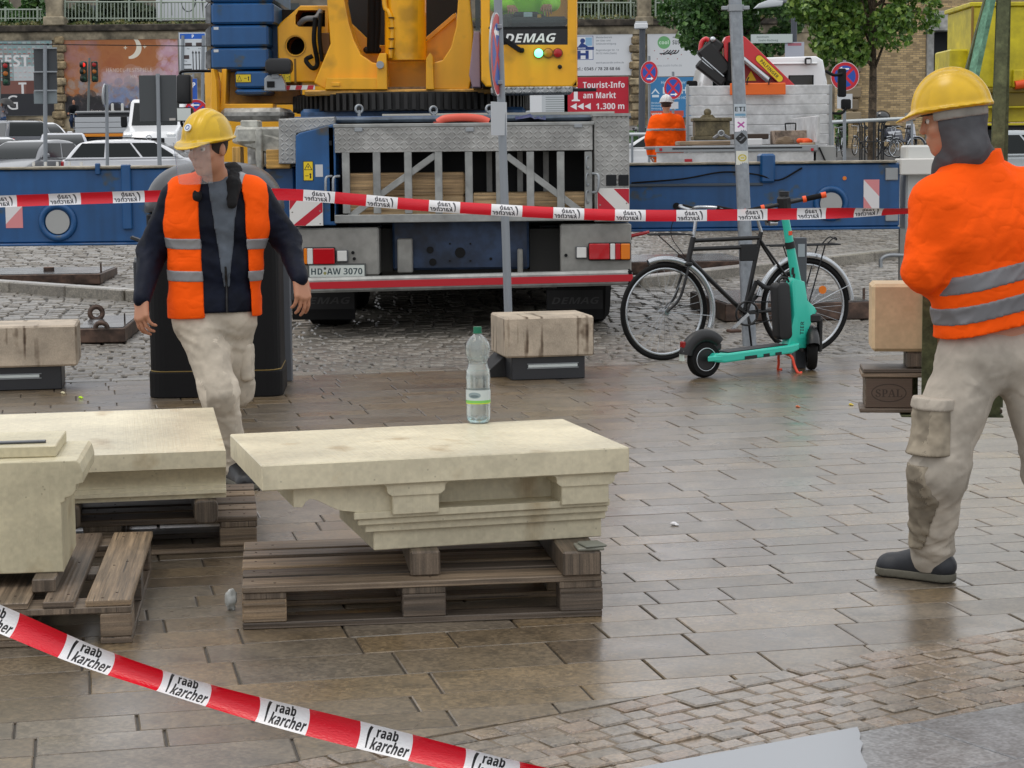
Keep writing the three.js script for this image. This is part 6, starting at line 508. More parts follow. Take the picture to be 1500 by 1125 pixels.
{ // far worker by the flatbed
  const b = V(at(976, 200, 35).x, 0.47, -35); const h = (x, y, z) => V(x, y, z), J = { hd: h(0.0, 1.83, 0), nk: h(0.02, 1.64, 0.02), sL: h(-0.19, 1.56, 0), sR: h(0.2, 1.56, -0.05), eL: h(-0.27, 1.27, 0.05), eR: h(0.27, 1.26, -0.1), wL: h(-0.26, 1.03, -0.02), wR: h(0.24, 1.02, -0.22), hL: h(-0.09, 1.0, 0), hR: h(0.1, 1.0, -0.03), kL: h(-0.11, 0.53, 0), kR: h(0.12, 0.53, -0.05), aL: h(-0.12, 0.09, 0.05), aR: h(0.14, 0.09, 0), tL: h(-0.3, 0, -1), tR: h(0.2, 0, -1) };
  const t = thing('person', 'worker in orange jacket and white helmet standing with his back to us by the flatbed', 'person', b); const P = person({ J, t, face: V(0.15, -0.1, -1), hair: 0x3a2c24, trousers: cloth(0xc65a24), jacket: ORANGE, hem: h(0, 0.93, 0), helmet: 0xe8e8e8, cell: 0.016, hc: 0.008, je: 0.04, ae: 0.035, jf: 0.012, hands: [{ w: J.wL, d: h(0, -1, 0), n: h(1, 0, 0), t: 1, curl: [0.4, 0.4, 0.4] }, { w: J.wR, d: h(0, -1, 0), n: h(-1, 0, 0), t: 1, curl: [0.4, 0.4, 0.4] }] }); for (const y of [1.42, 1.1, 0.98]) P.slice('reflective_band', P.jack, V(0, y, 0), V(0, 1, 0), 0.022, REFL, P.jm, 0.012, [J.sL, J.sR, J.hL, J.hR, J.eL, J.eR]);
}
// ---------- bicycle, electric scooter ----------
const steelM = M(0xb8bcc0, 0.25, { metalness: 0.9 }), tyreM = MP(0x121212, 0.75, { specularIntensity: 0.45 }), bikeBlk = M(0x0b0b0d, 0.35);
function bikeWheel(t, name, x, turn = 0, R = 0.35, full = true, px = x, py = R, z = 0) { const L = g => { if (turn) g.rotateY(turn); return g.translate(px, py, z); }; const w = mesh(name, L(torus(R - 0.017, 0.017, 0, 0, 0, 0, 0, 56, 10)), tyreM, t); mesh('rim', L(torus(R - 0.043, 0.011, 0, 0, 0, 0, 0, 56, 8)), steelM, w); mesh('hub', L(cyl(0.022, 0.022, 0.1, 0, 0, 0, Math.PI / 2, 0, 14)), steelM, w); const sp = []; for (let i = 0; i < 32; i++) { const a = i / 32 * Math.PI * 2, b = a + (i % 2 ? 0.5 : -0.5), s = i % 4 < 2 ? 1 : -1; sp.push(rod(V(0.02 * Math.cos(b), 0.02 * Math.sin(b), 0.03 * s), V((R - 0.05) * Math.cos(a), (R - 0.05) * Math.sin(a), 0), 0.0013, 0.0013, 4)); } const s = mesh('spokes', L(mergeGeometries(sp)), steelM, w); s.userData.kind = 'stuff'; return w; }
function bicycle(label, pos, turn, steer, o = {}) { const t = thing('bicycle', label, 'bicycle', pos, turn, o.group), fm = o.frame || bikeBlk, hx = -0.55, rx = 0.55; const st = V(-0.36, 0.7, 0);
  const T = (a, b, r) => rod(V(...a), V(...b), r, r, 12), HT = [-0.325, 0.875, 0], HB = [-0.37, 0.685, 0], ST = [0.2, 0.9, 0], BB = [0.07, 0.32, 0], RA = [rx, 0.35, 0];
  mesh('frame', [T(HT, HB, 0.02), T([-0.33, 0.85, 0], [0.19, 0.86, 0], 0.0155), ...(o.single ? [] : [T([-0.345, 0.79, 0], [0.18, 0.795, 0], 0.0155)]), T([-0.36, 0.72, 0], BB, 0.017), T(ST, BB, 0.016), ...[-0.045, 0.045].flatMap(z => [T([0.19, 0.84, z * 0.4], [rx, 0.35, z * 1.3], 0.009), T([0.07, 0.32, z * 0.6], [rx, 0.35, z * 1.3], 0.011)]), cyl(0.025, 0.025, 0.075, 0.07, 0.32, 0, Math.PI / 2)], fm, t);
  const fh = V(hx, 0.35, 0); mesh('fork', [-0.05, 0.05].map(z => tube([V(-0.372, 0.69, z * 0.6), V(-0.405, 0.58, z), V(-0.455, 0.44, z), V(hx, 0.35, z)], 0.011, 16, 8)).concat([bx(0.05, 0.03, 0.1, -0.374, 0.685, 0, 0.008)]), fm, t);
  bikeWheel(t, 'front_wheel', hx, steer); bikeWheel(t, 'rear_wheel', rx);
  const guard = (cx, a0, a1, n) => { const g = new THREE.TorusGeometry(0.373, 0.024, 6, 30, a1 - a0); g.rotateZ(a0); g.scale(1, 1, 1); return plain(g).translate(cx, 0.35, 0); }; mesh('mudguard', guard(hx, -0.35, 1.9), steelM, t); mesh('mudguard', guard(rx, 0.1, 2.9), steelM, t);
  mesh('guard_stay', [T([hx, 0.35, 0.05], [hx + 0.36, 0.31, 0.03], 0.003), T([rx, 0.35, 0.05], [rx + 0.34, 0.5, 0.03], 0.003)], steelM, t).userData.kind = 'stuff';
  mesh('seat_post', T(ST, [0.175, 0.985, 0], 0.0125), steelM, t); const sd = surfNet(uni([capF(V(0.3, 1.02, 0.045), V(0.3, 1.02, -0.045), 0.045, 0.045), capF(V(0.28, 1.015, 0), V(0.06, 1.02, 0), 0.045, 0.02)], 0.05), V(-0.02, 0.93, -0.14), V(0.42, 1.1, 0.14), 0.012); mesh('saddle', sd, M(0x1b1a19, 0.6), t); mesh('saddle_spring', [T([0.25, 0.965, 0.03], [0.31, 0.965, 0.03], 0.02), T([0.25, 0.965, -0.03], [0.31, 0.965, -0.03], 0.02)], steelM, t).userData.kind = 'stuff';
  mesh('stem', [T([-0.325, 0.87, 0], [-0.3, 1.05, 0], 0.0125), T([-0.3, 1.05, 0], [-0.345, 1.07, 0], 0.014)], steelM, t); const c = Math.cos(steer), s = Math.sin(steer), hp = (x, y, z) => V(-0.345 + x * c + z * s, 1.07 + y, -x * s + z * c); const hb = mesh('handlebar', [tube([hp(0.16, 0.0, 0.28), hp(0.06, 0.02, 0.24), hp(-0.02, 0.02, 0.12), hp(0, 0, 0), hp(-0.02, 0.02, -0.12), hp(0.06, 0.02, -0.24), hp(0.16, 0, -0.28)], 0.011, 40, 8)], steelM, t); for (const k of [1, -1]) mesh('grip', rod(hp(0.07, 0.019, 0.245 * k), hp(0.18, -0.005, 0.285 * k), 0.017, 0.017, 10), rubberM, hb); for (const k of [1, -1]) mesh('brake_lever', tube([hp(0.02, 0.0, 0.2 * k), hp(0.06, -0.02, 0.24 * k), hp(0.14, -0.03, 0.26 * k)], 0.006, 10, 6), steelM, hb);
  const ch = mesh('chainring', [torus(0.085, 0.008, 0.07, 0.32, 0.05, 0, 0, 32, 6), ...[0, 1, 2, 3, 4].map(i => bx(0.16 / 2, 0.016, 0.006, 0.07 + 0.042 * Math.cos(i * 1.2566), 0.32 + 0.042 * Math.sin(i * 1.2566), 0.05, 0, 0, 0, i * 1.2566))], bikeBlk, t); mesh('chain', [T([0.08, 0.405, 0.05], [rx, 0.385, 0.05], 0.005), T([0.08, 0.235, 0.05], [rx, 0.315, 0.05], 0.005)], darkM, t).userData.kind = 'stuff'; mesh('crank_arm', bar(V(0.07, 0.32, 0.075), V(-0.06, 0.21, 0.075), 0.014, 0.022), steelM, t); mesh('crank_arm', bar(V(0.07, 0.32, -0.075), V(0.2, 0.43, -0.075), 0.014, 0.022), steelM, t); mesh('pedal', bx(0.09, 0.022, 0.08, -0.065, 0.205, 0.125, 0.006), M(0x4a3226, 0.6), t); mesh('pedal', bx(0.09, 0.022, 0.08, 0.205, 0.435, -0.125, 0.006), rubberM, t);
  const rk = mesh('luggage_rack', [tube([V(0.24, 0.8, 0.06), V(0.5, 0.8, 0.07), V(0.78, 0.8, 0.06), V(0.8, 0.8, 0), V(0.78, 0.8, -0.06), V(0.5, 0.8, -0.07), V(0.24, 0.8, -0.06)], 0.006, 50, 6), ...[0.06, -0.06].flatMap(z => [T([0.68, 0.8, z], [rx, 0.37, z], 0.005), T([0.4, 0.8, z], [rx, 0.37, z], 0.005)]), tube([V(0.7, 0.8, 0.04), V(0.76, 0.85, 0.04), V(0.8, 0.83, 0), V(0.76, 0.85, -0.04), V(0.7, 0.8, -0.04)], 0.005, 20, 6)], darkM, t);
  if (!o.far) { mesh('orange_reflector', cyl(0.03, 0.03, 0.008, rx + 0.13, 0.47, 0.02, Math.PI / 2), MP(0xe07818, 0.25), t); const lk = mesh('chain_lock', tube([V(0.14, 0.55, 0.06), V(0.22, 0.5, 0.08), V(0.34, 0.54, 0.09), V(0.46, 0.6, 0.07), V(0.4, 0.58, -0.03), V(0.24, 0.48, -0.05), V(0.1, 0.4, 0.02), V(0.14, 0.55, 0.06)], 0.017, 60, 8), M(0x17181a, 0.7), t); mesh('brake_cable', tube([hp(0.02, 0, 0.2), V(-0.48, 1.05, 0.12), V(-0.52, 0.9, 0.06), V(-0.4, 0.74, 0.02)], 0.003, 30, 5), blackM, t); mesh('front_carrier', [tube([V(-0.62, 0.9, 0.1), V(-0.42, 0.9, 0.09), V(-0.34, 0.89, 0.0), V(-0.42, 0.9, -0.09), V(-0.62, 0.9, -0.1), V(-0.66, 0.9, 0), V(-0.62, 0.9, 0.1)], 0.005, 40, 6), T([-0.6, 0.9, 0], [-0.37, 0.7, 0], 0.004)], darkM, t); mesh('top_tube_pad', bx(0.13, 0.12, 0.03, 0.1, 0.755, 0, 0.006), M(0x141518, 0.6), t); mesh('kickstand', T([0.12, 0.3, -0.05], [0.22, 0.02, -0.2], 0.008), darkM, t); }
  return t; }
const nearBike = (() => { const f = gnd(973, 528), a = 0.3, c = f.clone().addScaledVector(side(a), 0.572); return bicycle('black bicycle with silver mudguards leaning by the stickered lamp pole', c, a, 0.12); })(); nearBike.scale.setScalar(1.04);
{ // electric scooter; local x from rear to front wheel
  const f = gnd(1031, 553), a = 0.48; const t = thing('electric_scooter', 'turquoise electric kick scooter parked on its red stand', 'scooter', f, a); t.rotation.order = 'YXZ'; const tq = MP(0x2fbfa8, 0.3, { clearcoat: 0.3 }), bk = M(0x131416, 0.45);
  const wheel = (x, turn, nm) => { const g = q => { if (turn) q.rotateY(turn); return q.translate(x, 0.127, 0); }; const w = mesh(nm, g(smoothG(lathe([[0.075, -0.032], [0.11, -0.034], [0.124, -0.02], [0.127, 0], [0.124, 0.02], [0.11, 0.034], [0.075, 0.032]], 36).rotateX(Math.PI / 2), 0.8)), tyreM, t); mesh('rim', g(cyl(0.074, 0.074, 0.05, 0, 0, 0, Math.PI / 2, 0, 28)), bk, w); mesh('rim_ring', g(torus(0.078, 0.004, 0, 0, 0.033, 0, 0, 32, 6)), steelM, w); return w; };
  wheel(0, 0, 'rear_wheel'); wheel(0.9, 1.05, 'front_wheel');
  const fd = new THREE.TorusGeometry(0.15, 0.05, 10, 28, 2.2); fd.rotateZ(0.75); const fg = plain(fd); fg.scale(1, 1, 0.9); fg.translate(0.0, 0.135, 0); mesh('rear_fender', [fg, bx(0.1, 0.05, 0.06, 0.08, 0.21, 0, 0.01)], bk, t); mesh('tail_light', bx(0.02, 0.045, 0.05, -0.17, 0.235, 0, 0.005), MP(0x8c1414, 0.25), t); mesh('plate', bx(0.006, 0.07, 0.055, -0.178, 0.16, 0), M(0xc8d4cc, 0.4), t);
  const dk = mesh('deck', ext([[0.04, 0.11], [0.12, 0.1], [0.68, 0.135], [0.74, 0.16], [0.74, 0.205], [0.66, 0.195], [0.14, 0.165], [0.05, 0.17], [0.02, 0.145]], -0.085, 0.085, 0.012), tq, t); mesh('deck_mat', bx(0.5, 0.006, 0.14, 0.4, 0.184, 0, 0.002, 0, 0, 0.053), bk, dk); for (const [x, w] of [[0.33, 0.1], [0.46, 0.05], [0.56, 0.05]]) mesh('side_panel', bx(w, 0.022, 0.004, x, 0.128 + (x - 0.3) * 0.05, 0.0865, 0, 0, 0, 0.053), bk, dk);
  for (const z of [0.082, -0.082]) mesh('swing_arm', bx(0.12, 0.035, 0.012, 0.04, 0.135, z, 0.005), tq, t);
  const sy = [[0.68, 0.2], [0.72, 0.17], [0.83, 0.17], [0.83, 0.25], [0.91, 0.38], [0.86, 0.42], [0.8, 0.62], [0.775, 0.66], [0.7, 0.66], [0.7, 0.62]]; mesh('neck', smoothG(ext([[0.66, 0.16], [0.83, 0.16], [0.855, 0.3], [0.92, 0.42], [0.9, 0.45], [0.84, 0.5], [0.815, 0.63], [0.72, 0.66], [0.7, 0.62], [0.72, 0.4]], -0.045, 0.045, 0.018), 0.7), tq, t);
  const s0 = V(0.775, 0.6, 0), s1 = V(0.66, 1.13, 0), on = k => s0.clone().lerp(s1, k); mesh('stem', [rod(on(0), on(0.55), 0.035, 0.031, 20), rod(on(0.55), on(1), 0.03, 0.026, 20)], tq, t); mesh('stem_collar', rod(on(0.5), on(0.585), 0.036, 0.035, 20), bk, t); mesh('orange_mark', bx(0.03, 0.03, 0.004, on(0.7).x, on(0.7).y, 0.03, 0.002), M(0xe0502a, 0.5), t); for (const k of [0.12, 0.2]) mesh('stem_slot', bx(0.008, 0.05, 0.02, on(k).x - 0.03, on(k).y, 0.02), bk, t);
  const bt = smoothG(ext(rndPts(-0.055, -0.2, 0.055, 0.2, 0.035), -0.05, 0.05, 0.014), 0.7); bt.rotateZ(0.07); mesh('battery', bt.translate(0.64, 0.43, 0), bk, t); mesh('battery_handle', tube([V(0.6, 0.62, 0.02), V(0.62, 0.66, 0.02), V(0.67, 0.66, 0.02), V(0.69, 0.63, 0.02)], 0.008, 16, 6), bk, t);
  const tt = canvasTex(256, 96, x => { x.fillStyle = '#30bda6'; x.fillRect(0, 0, 256, 96); x.fillStyle = '#10302c'; x.font = 'bold 76px sans-serif'; x.textBaseline = 'middle'; x.fillText('TIER', 40, 50); }); const tg = panel(0.15, 0.056, 0, 0, 0); tg.rotateZ(1.5); tg.translate(0.785, 0.31, 0.0462); mesh('name_print', tg, printMat(tt, 0.3), t);
  const fk = 1.05, R = (x, y, z) => V(0.9 + x * Math.cos(fk) + z * Math.sin(fk), y, -x * Math.sin(fk) + z * Math.cos(fk)); mesh('front_fork', [bar(R(0, 0.13, 0.055), R(-0.03, 0.37, 0.055), 0.03, 0.04, 0.006), bar(R(0, 0.13, -0.055), R(-0.03, 0.37, -0.055), 0.03, 0.04, 0.006), bar(R(-0.03, 0.37, 0.06), R(-0.03, 0.37, -0.06), 0.06, 0.06, 0.01)], bk, t); const ff = new THREE.TorusGeometry(0.15, 0.045, 8, 20, 1.9); ff.rotateZ(0.8); const ffg = plain(ff); ffg.rotateY(fk); mesh('front_fender', ffg.translate(0.9, 0.125, 0), bk, t);
  const hc = on(1.03), dv = V(0.43, 0.1, 0.24).normalize(); const wdir = V(Math.cos(a) * 0 + 1, 0, 0); const hd = V(0.87, 0.2, 0.46).normalize(); mesh('head_unit', [bx(0.075, 0.13, 0.085, hc.x + 0.005, hc.y + 0.02, hc.z, 0.016, 0, 0.3, 0.15), cyl(0.035, 0.035, 0.03, hc.x + 0.005, hc.y + 0.1, hc.z)], bk, t); const hbp = k => hc.clone().add(V(0, 0.03, 0)).addScaledVector(hd, k); const hb = mesh('handlebar', rod(hbp(-0.27), hbp(0.29), 0.014, 0.014, 12), bk, t); for (const s of [-1, 1]) { mesh('grip', rod(hbp(s * 0.15), hbp(s * 0.27), 0.019, 0.019, 14), rubberM, hb); mesh('orange_grip_end', rod(hbp(s * 0.265), hbp(s * 0.3), 0.021, 0.021, 14), M(0xf0561c, 0.45), hb); mesh('orange_ring', rod(hbp(s * 0.135), hbp(s * 0.16), 0.023, 0.023, 14), M(0xf0561c, 0.45), hb); mesh('brake_lever', rod(hbp(s * 0.06).add(V(0, 0.01, -0.03)), hbp(s * 0.14).add(V(0, 0.005, -0.05)), 0.008, 0.006), bk, hb); }
  const red = M(0xd8452a, 0.45); for (const z of [0.09, -0.07]) mesh('stand_leg', tube([V(0.66, 0.13, z * 0.4), V(0.67, 0.11, z), V(0.68, 0.05, z * 1.2), V(0.69, 0.005, z * 1.5), V(0.72, 0.004, z * 1.5)], 0.01, 24, 8), red, t); t.rotation.x = 0;
}
// ---------- vehicles behind ----------
const glassD = MP(0x141a1b, 0.1, { specularIntensity: 0.5 }), plasticB = MP(0x141517, 0.6, { specularIntensity: 0.5 }), lampC = MP(0xd8dcde, 0.1, { clearcoat: 1 });
function car(label, pos, turn, color, k, group) { // local x forward; k: shape
  const t = thing('parked_car', label, 'car', pos, turn, group), pm = MP(color, 0.3, { clearcoat: 1, clearcoatRoughness: 0.05 }), L = k.L / 2, hw = 0.89, belt = k.belt, top = k.h;
  const lower = [[-L, 0.42], [-L - 0.02, 0.75], [-L + 0.04, belt - 0.02], [k.r0 + 0.05, belt], [k.f0, belt + 0.01], [L - 0.25, belt - 0.2], [L - 0.04, 0.66], [L, 0.45], [L - 0.05, 0.24], [L - 0.3, 0.2], [-L + 0.25, 0.2], [-L + 0.03, 0.28]]; const bd = ext(lower, -hw, hw, 0.07); const p = bd.attributes.position; for (let i = 0; i < p.count; i++) { const y = p.getY(i), x = p.getX(i); p.setZ(i, p.getZ(i) * (1 - 0.06 * clamp((y - 0.6) / 0.35, 0, 1) - 0.1 * clamp((Math.abs(x) - L + 0.7) / 0.7, 0, 1) ** 2)); } bd.computeVertexNormals(); const body = mesh('body', smoothG(bd, 0.5), pm, t);
  const tz = y => 0.84 * (1 - 0.2 * (y - belt) / (top - belt)), crv = new THREE.SplineCurve([[k.r0, belt - 0.03], [mix(k.r0, k.r1, 0.75), mix(belt, top, 0.72)], [k.r1 + 0.12, top - 0.05], [k.r1 + 0.5, top - 0.004], [(k.r1 + k.f1) / 2 + 0.1, top + 0.012], [k.f1 - 0.35, top - 0.012], [k.f1 - 0.02, top - 0.07], [mix(k.f0, k.f1, 0.5), mix(belt, top, 0.53)], [k.f0, belt - 0.02]].map(a => new THREE.Vector2(...a))), cabin = crv.getPoints(28).map(v => [v.x, v.y]); const cb = new THREE.ExtrudeGeometry(shapeOf(cabin), { depth: 1.8, bevelEnabled: true, bevelThickness: 0.1, bevelSize: 0.07, bevelOffset: -0.07, bevelSegments: 4 }); cb.translate(0, 0, -0.9); const q = cb.attributes.position; for (let i = 0; i < q.count; i++) q.setZ(i, q.getZ(i) * tz(q.getY(i))); const cbp = plain(cb); cbp.computeVertexNormals(); mesh('roof', smoothG(cbp, 0.9), pm, t);
  const sideGlass = (pts, s) => { const z = y => s * (tz(y) + 0.006), P = []; for (let i = 1; i < pts.length - 1; i++) for (const v of (s > 0 ? [0, i, i + 1] : [0, i + 1, i])) P.push(pts[v][0], pts[v][1], z(pts[v][1])); const g = new THREE.BufferGeometry(); g.setAttribute('position', new THREE.Float32BufferAttribute(P, 3)); g.computeVertexNormals(); g.setAttribute('uv', new THREE.BufferAttribute(new Float32Array(P.length / 3 * 2), 2)); return g; };
  const lx = (x0, x1, y) => x0 + (x1 - x0) * (y - belt) / (top - belt), yb = belt + 0.04, yt = top - 0.09, B = lx(k.r0, k.r1, yb) + 0.12, Bt = lx(k.r0, k.r1, yt) + 0.1, Fb = lx(k.f0, k.f1, yb) - 0.14, Ft = lx(k.f0, k.f1, yt) - 0.12; const n = k.win || 2; for (const s of [-1, 1]) for (let i = 0; i < n; i++) { const a = (i + 0.03) / n, b = (i + 0.96) / n; mesh('side_window', sideGlass([[mix(B, Fb, a), yb], [mix(B, Fb, b), yb], [mix(Bt, Ft, b), yt], [mix(Bt, Ft, a), yt]], s), glassD, t); }
  const strip = (pts, o, nm) => { const P = []; for (let i = 0; i < pts.length - 1; i++) { const [a, b] = [pts[i], pts[i + 1]], za = tz(a.y) - 0.1, zb = tz(b.y) - 0.1, xa = a.x + o, xb = b.x + o, ya = a.y + 0.006, yb2 = b.y + 0.006; P.push(xa, ya, -za, xa, ya, za, xb, yb2, zb, xa, ya, -za, xb, yb2, zb, xb, yb2, -zb); } const g = new THREE.BufferGeometry(); g.setAttribute('position', new THREE.Float32BufferAttribute(P, 3)); g.computeVertexNormals(); g.setAttribute('uv', new THREE.BufferAttribute(new Float32Array(P.length / 3 * 2), 2)); mesh(nm, g, glassD, t); }; const fine = crv.getPoints(120), ok = v => v.y > belt + 0.02 && v.y < top - 0.06; strip(fine.filter((v, i) => i > 60 && ok(v)), 0.014, 'windscreen'); strip(fine.filter((v, i) => i < 60 && ok(v)), -0.014, 'rear_window');
  for (const s of [-1, 1]) { mesh('headlight', bx(0.12, 0.14, 0.36, L - 0.1, 0.66, s * 0.62, 0.04, 0, s * 0.35), lampC, t); mesh('tail_light', bx(0.1, k.tail || 0.2, 0.22, -L + 0.05, belt - 0.14, s * 0.7, 0.03), MP(0x9c1420, 0.2), t); mesh('wing_mirror', bx(0.12, 0.13, 0.2, k.f0 - 0.25, belt + 0.09, s * 0.96, 0.035), pm, t); for (const x of [-L + 0.8, L - 0.85]) { const w = mesh('wheel', lathe([[0.19, -0.1], [0.3, -0.1], [0.32, 0], [0.3, 0.1], [0.19, 0.1]], 24).rotateX(Math.PI / 2).translate(x, 0.32, s * 0.8), tyreM, t); mesh('rim', cyl(0.2, 0.2, 0.19, x, 0.32, s * 0.8, Math.PI / 2, 0, 20), steelM, w); } }
  mesh('grille', bx(0.06, 0.12, 0.9, L - 0.0, 0.58, 0, 0.02), plasticB, t); mesh('front_bumper', bx(0.1, 0.18, 1.5, L - 0.02, 0.34, 0, 0.04), plasticB, t); mesh('number_plate', bx(0.012, 0.11, 0.5, L + 0.035, 0.42, 0), M(0xd4d4d0, 0.4), t); if (k.rails) for (const s of [-1, 1]) mesh('roof_rail', tube([V(k.r1 + 0.2, top, s * 0.62), V(k.r1 + 0.4, top + 0.05, s * 0.62), V(k.f1 - 0.6, top + 0.05, s * 0.62), V(k.f1 - 0.4, top, s * 0.62)], 0.016, 20, 6), plasticB, t); return t; }
{
  const hatch = { L: 4.1, h: 1.46, belt: 0.93, r0: -1.85, r1: -1.5, f0: 1.05, f1: 0.2 }, sedan = { L: 4.5, h: 1.42, belt: 0.92, r0: -1.55, r1: -0.95, f0: 1.15, f1: 0.35 }, wagon = { L: 4.6, h: 1.44, belt: 0.92, r0: -2.2, r1: -1.75, f0: 1.15, f1: 0.3, win: 3, rails: 1, tail: 0.16 }, suv = { L: 4.5, h: 1.62, belt: 1.02, r0: -2.05, r1: -1.7, f0: 1.2, f1: 0.5, rails: 1 }, G = 'cars parked beyond the crane';
  const w = onG(215, 58); w.x = at(97, 230, 58).x + 2.3; car('white estate car with roof rails parked side-on behind the blue outrigger beam', w, 0.03, 0xd8dade, wagon, G);
  car('dark grey hatchback facing the square in front of the white saloon', onG(44, 58), -Math.PI / 2 - 0.25, 0x6c6f74, hatch, G); car('silver grey hatchback with one headlight showing behind the estate car', onG(96, 68), -Math.PI / 2 + 0.22, 0x9094a0, hatch, G);
  car('white saloon behind the silver grey hatchback', onG(60, 79), -Math.PI / 2 + 0.5, 0xd4d6da, sedan, G); car('dark blue-grey off-roader parked in front of the festival posters', onG(22, 75), 2.1, 0x3c404a, suv, G); car('white car at the end of the row with its wing mirror showing', onG(-10, 64), -Math.PI / 2 + 0.55, 0xc8cace, sedan, G);
  const fl = onG(966, 60); car('white car parked behind the worker with the white helmet', onG(978, 62), 2.6, 0xd8dadc, hatch, G); car('pale grey car standing behind the yellow steel skip', onG(1500, 44), 0.1, 0xaab2b6, wagon, G);
}
{ // delivery van and dropside lorry on the road
  const b = onG(245, 76), t = thing('delivery_van', 'white delivery van seen from the front behind the dark sign board', 'van', b, -Math.PI / 2 - 0.05), wm = MP(0xe0e2e4, 0.3, { clearcoat: 1 }); const bd = ext([[-2.7, 0.35], [-2.7, 2.2], [-2.6, 2.3], [0.9, 2.3], [1.2, 2.2], [1.75, 1.35], [2.5, 1.12], [2.65, 0.9], [2.65, 0.35]], -0.98, 0.98, 0.08); mesh('body', smoothG(bd, 0.5), wm, t); mesh('windscreen', bx(0.02, 0.98, 1.66, 1.49, 1.76, 0, 0.01, 0, 0, 0.575), glassD, t); for (const s of [-1, 1]) { mesh('headlight', bx(0.12, 0.3, 0.34, 2.58, 0.92, s * 0.78, 0.05), lampC, t); mesh('wing_mirror', bx(0.14, 0.4, 0.22, 1.5, 1.5, s * 1.16, 0.04), plasticB, t); mesh('side_window', bx(0.9, 0.55, 0.01, 0.85, 1.65, s * 0.985), glassD, t); for (const x of [-1.7, 1.7]) mesh('wheel', cyl(0.34, 0.34, 0.22, x, 0.34, s * 0.88, Math.PI / 2, 0, 24), tyreM, t); } mesh('grille', bx(0.05, 0.28, 1.1, 2.65, 0.75, 0, 0.03), plasticB, t); mesh('badge', torus(0.09, 0.018, 2.68, 0.9, 0, 0, Math.PI / 2, 24, 6), steelM, t); mesh('bumper', bx(0.12, 0.3, 1.9, 2.62, 0.4, 0, 0.04), plasticB, t);
  const c = onG(186, 84), l = thing('dropside_lorry', 'grey dropside lorry with an orange lower rail passing the festival mural', 'lorry', c), r = rect(158, 172, 206, 190, 84); const X = x => x; for (let i = 0; i < 3; i++) mesh('side_board', bx(2.6, 0.2, 0.05, -0.5, 0.95 + i * 0.215, 1.0, 0.01), M(0xb4b8bc, 0.45), l); mesh('orange_rail', bx(2.6, 0.12, 0.06, -0.5, 0.76, 1.0, 0.01), M(0xe08a1c, 0.5), l); mesh('load_bed', bx(4.2, 0.12, 2.0, -0.3, 0.82, 0, 0.02), M(0x4a4c50, 0.6), l); mesh('tarpaulin', bx(2.6, 0.1, 2.0, -0.5, 1.68, 0, 0.04), M(0x8c8e90, 0.7), l); for (const x of [-0.35, 0.05]) mesh('stake', bx(0.1, 0.35, 0.1, x, 1.85, 0.6, 0.02), M(0xc8c8c4, 0.6), l); mesh('load', bx(2.5, 0.6, 1.9, -0.5, 1.3, 0, 0.03), M(0x2c2e30, 0.7), l); mesh('wheel', cyl(0.4, 0.4, 0.25, -1.1, 0.4, 0.85, Math.PI / 2, 0, 24), tyreM, l); mesh('wheel', cyl(0.4, 0.4, 0.25, 1.1, 0.4, 0.85, Math.PI / 2, 0, 24), tyreM, l); mesh('chassis', bx(4.4, 0.2, 0.9, -0.2, 0.6, 0, 0.02), M(0x202224, 0.6), l);
}
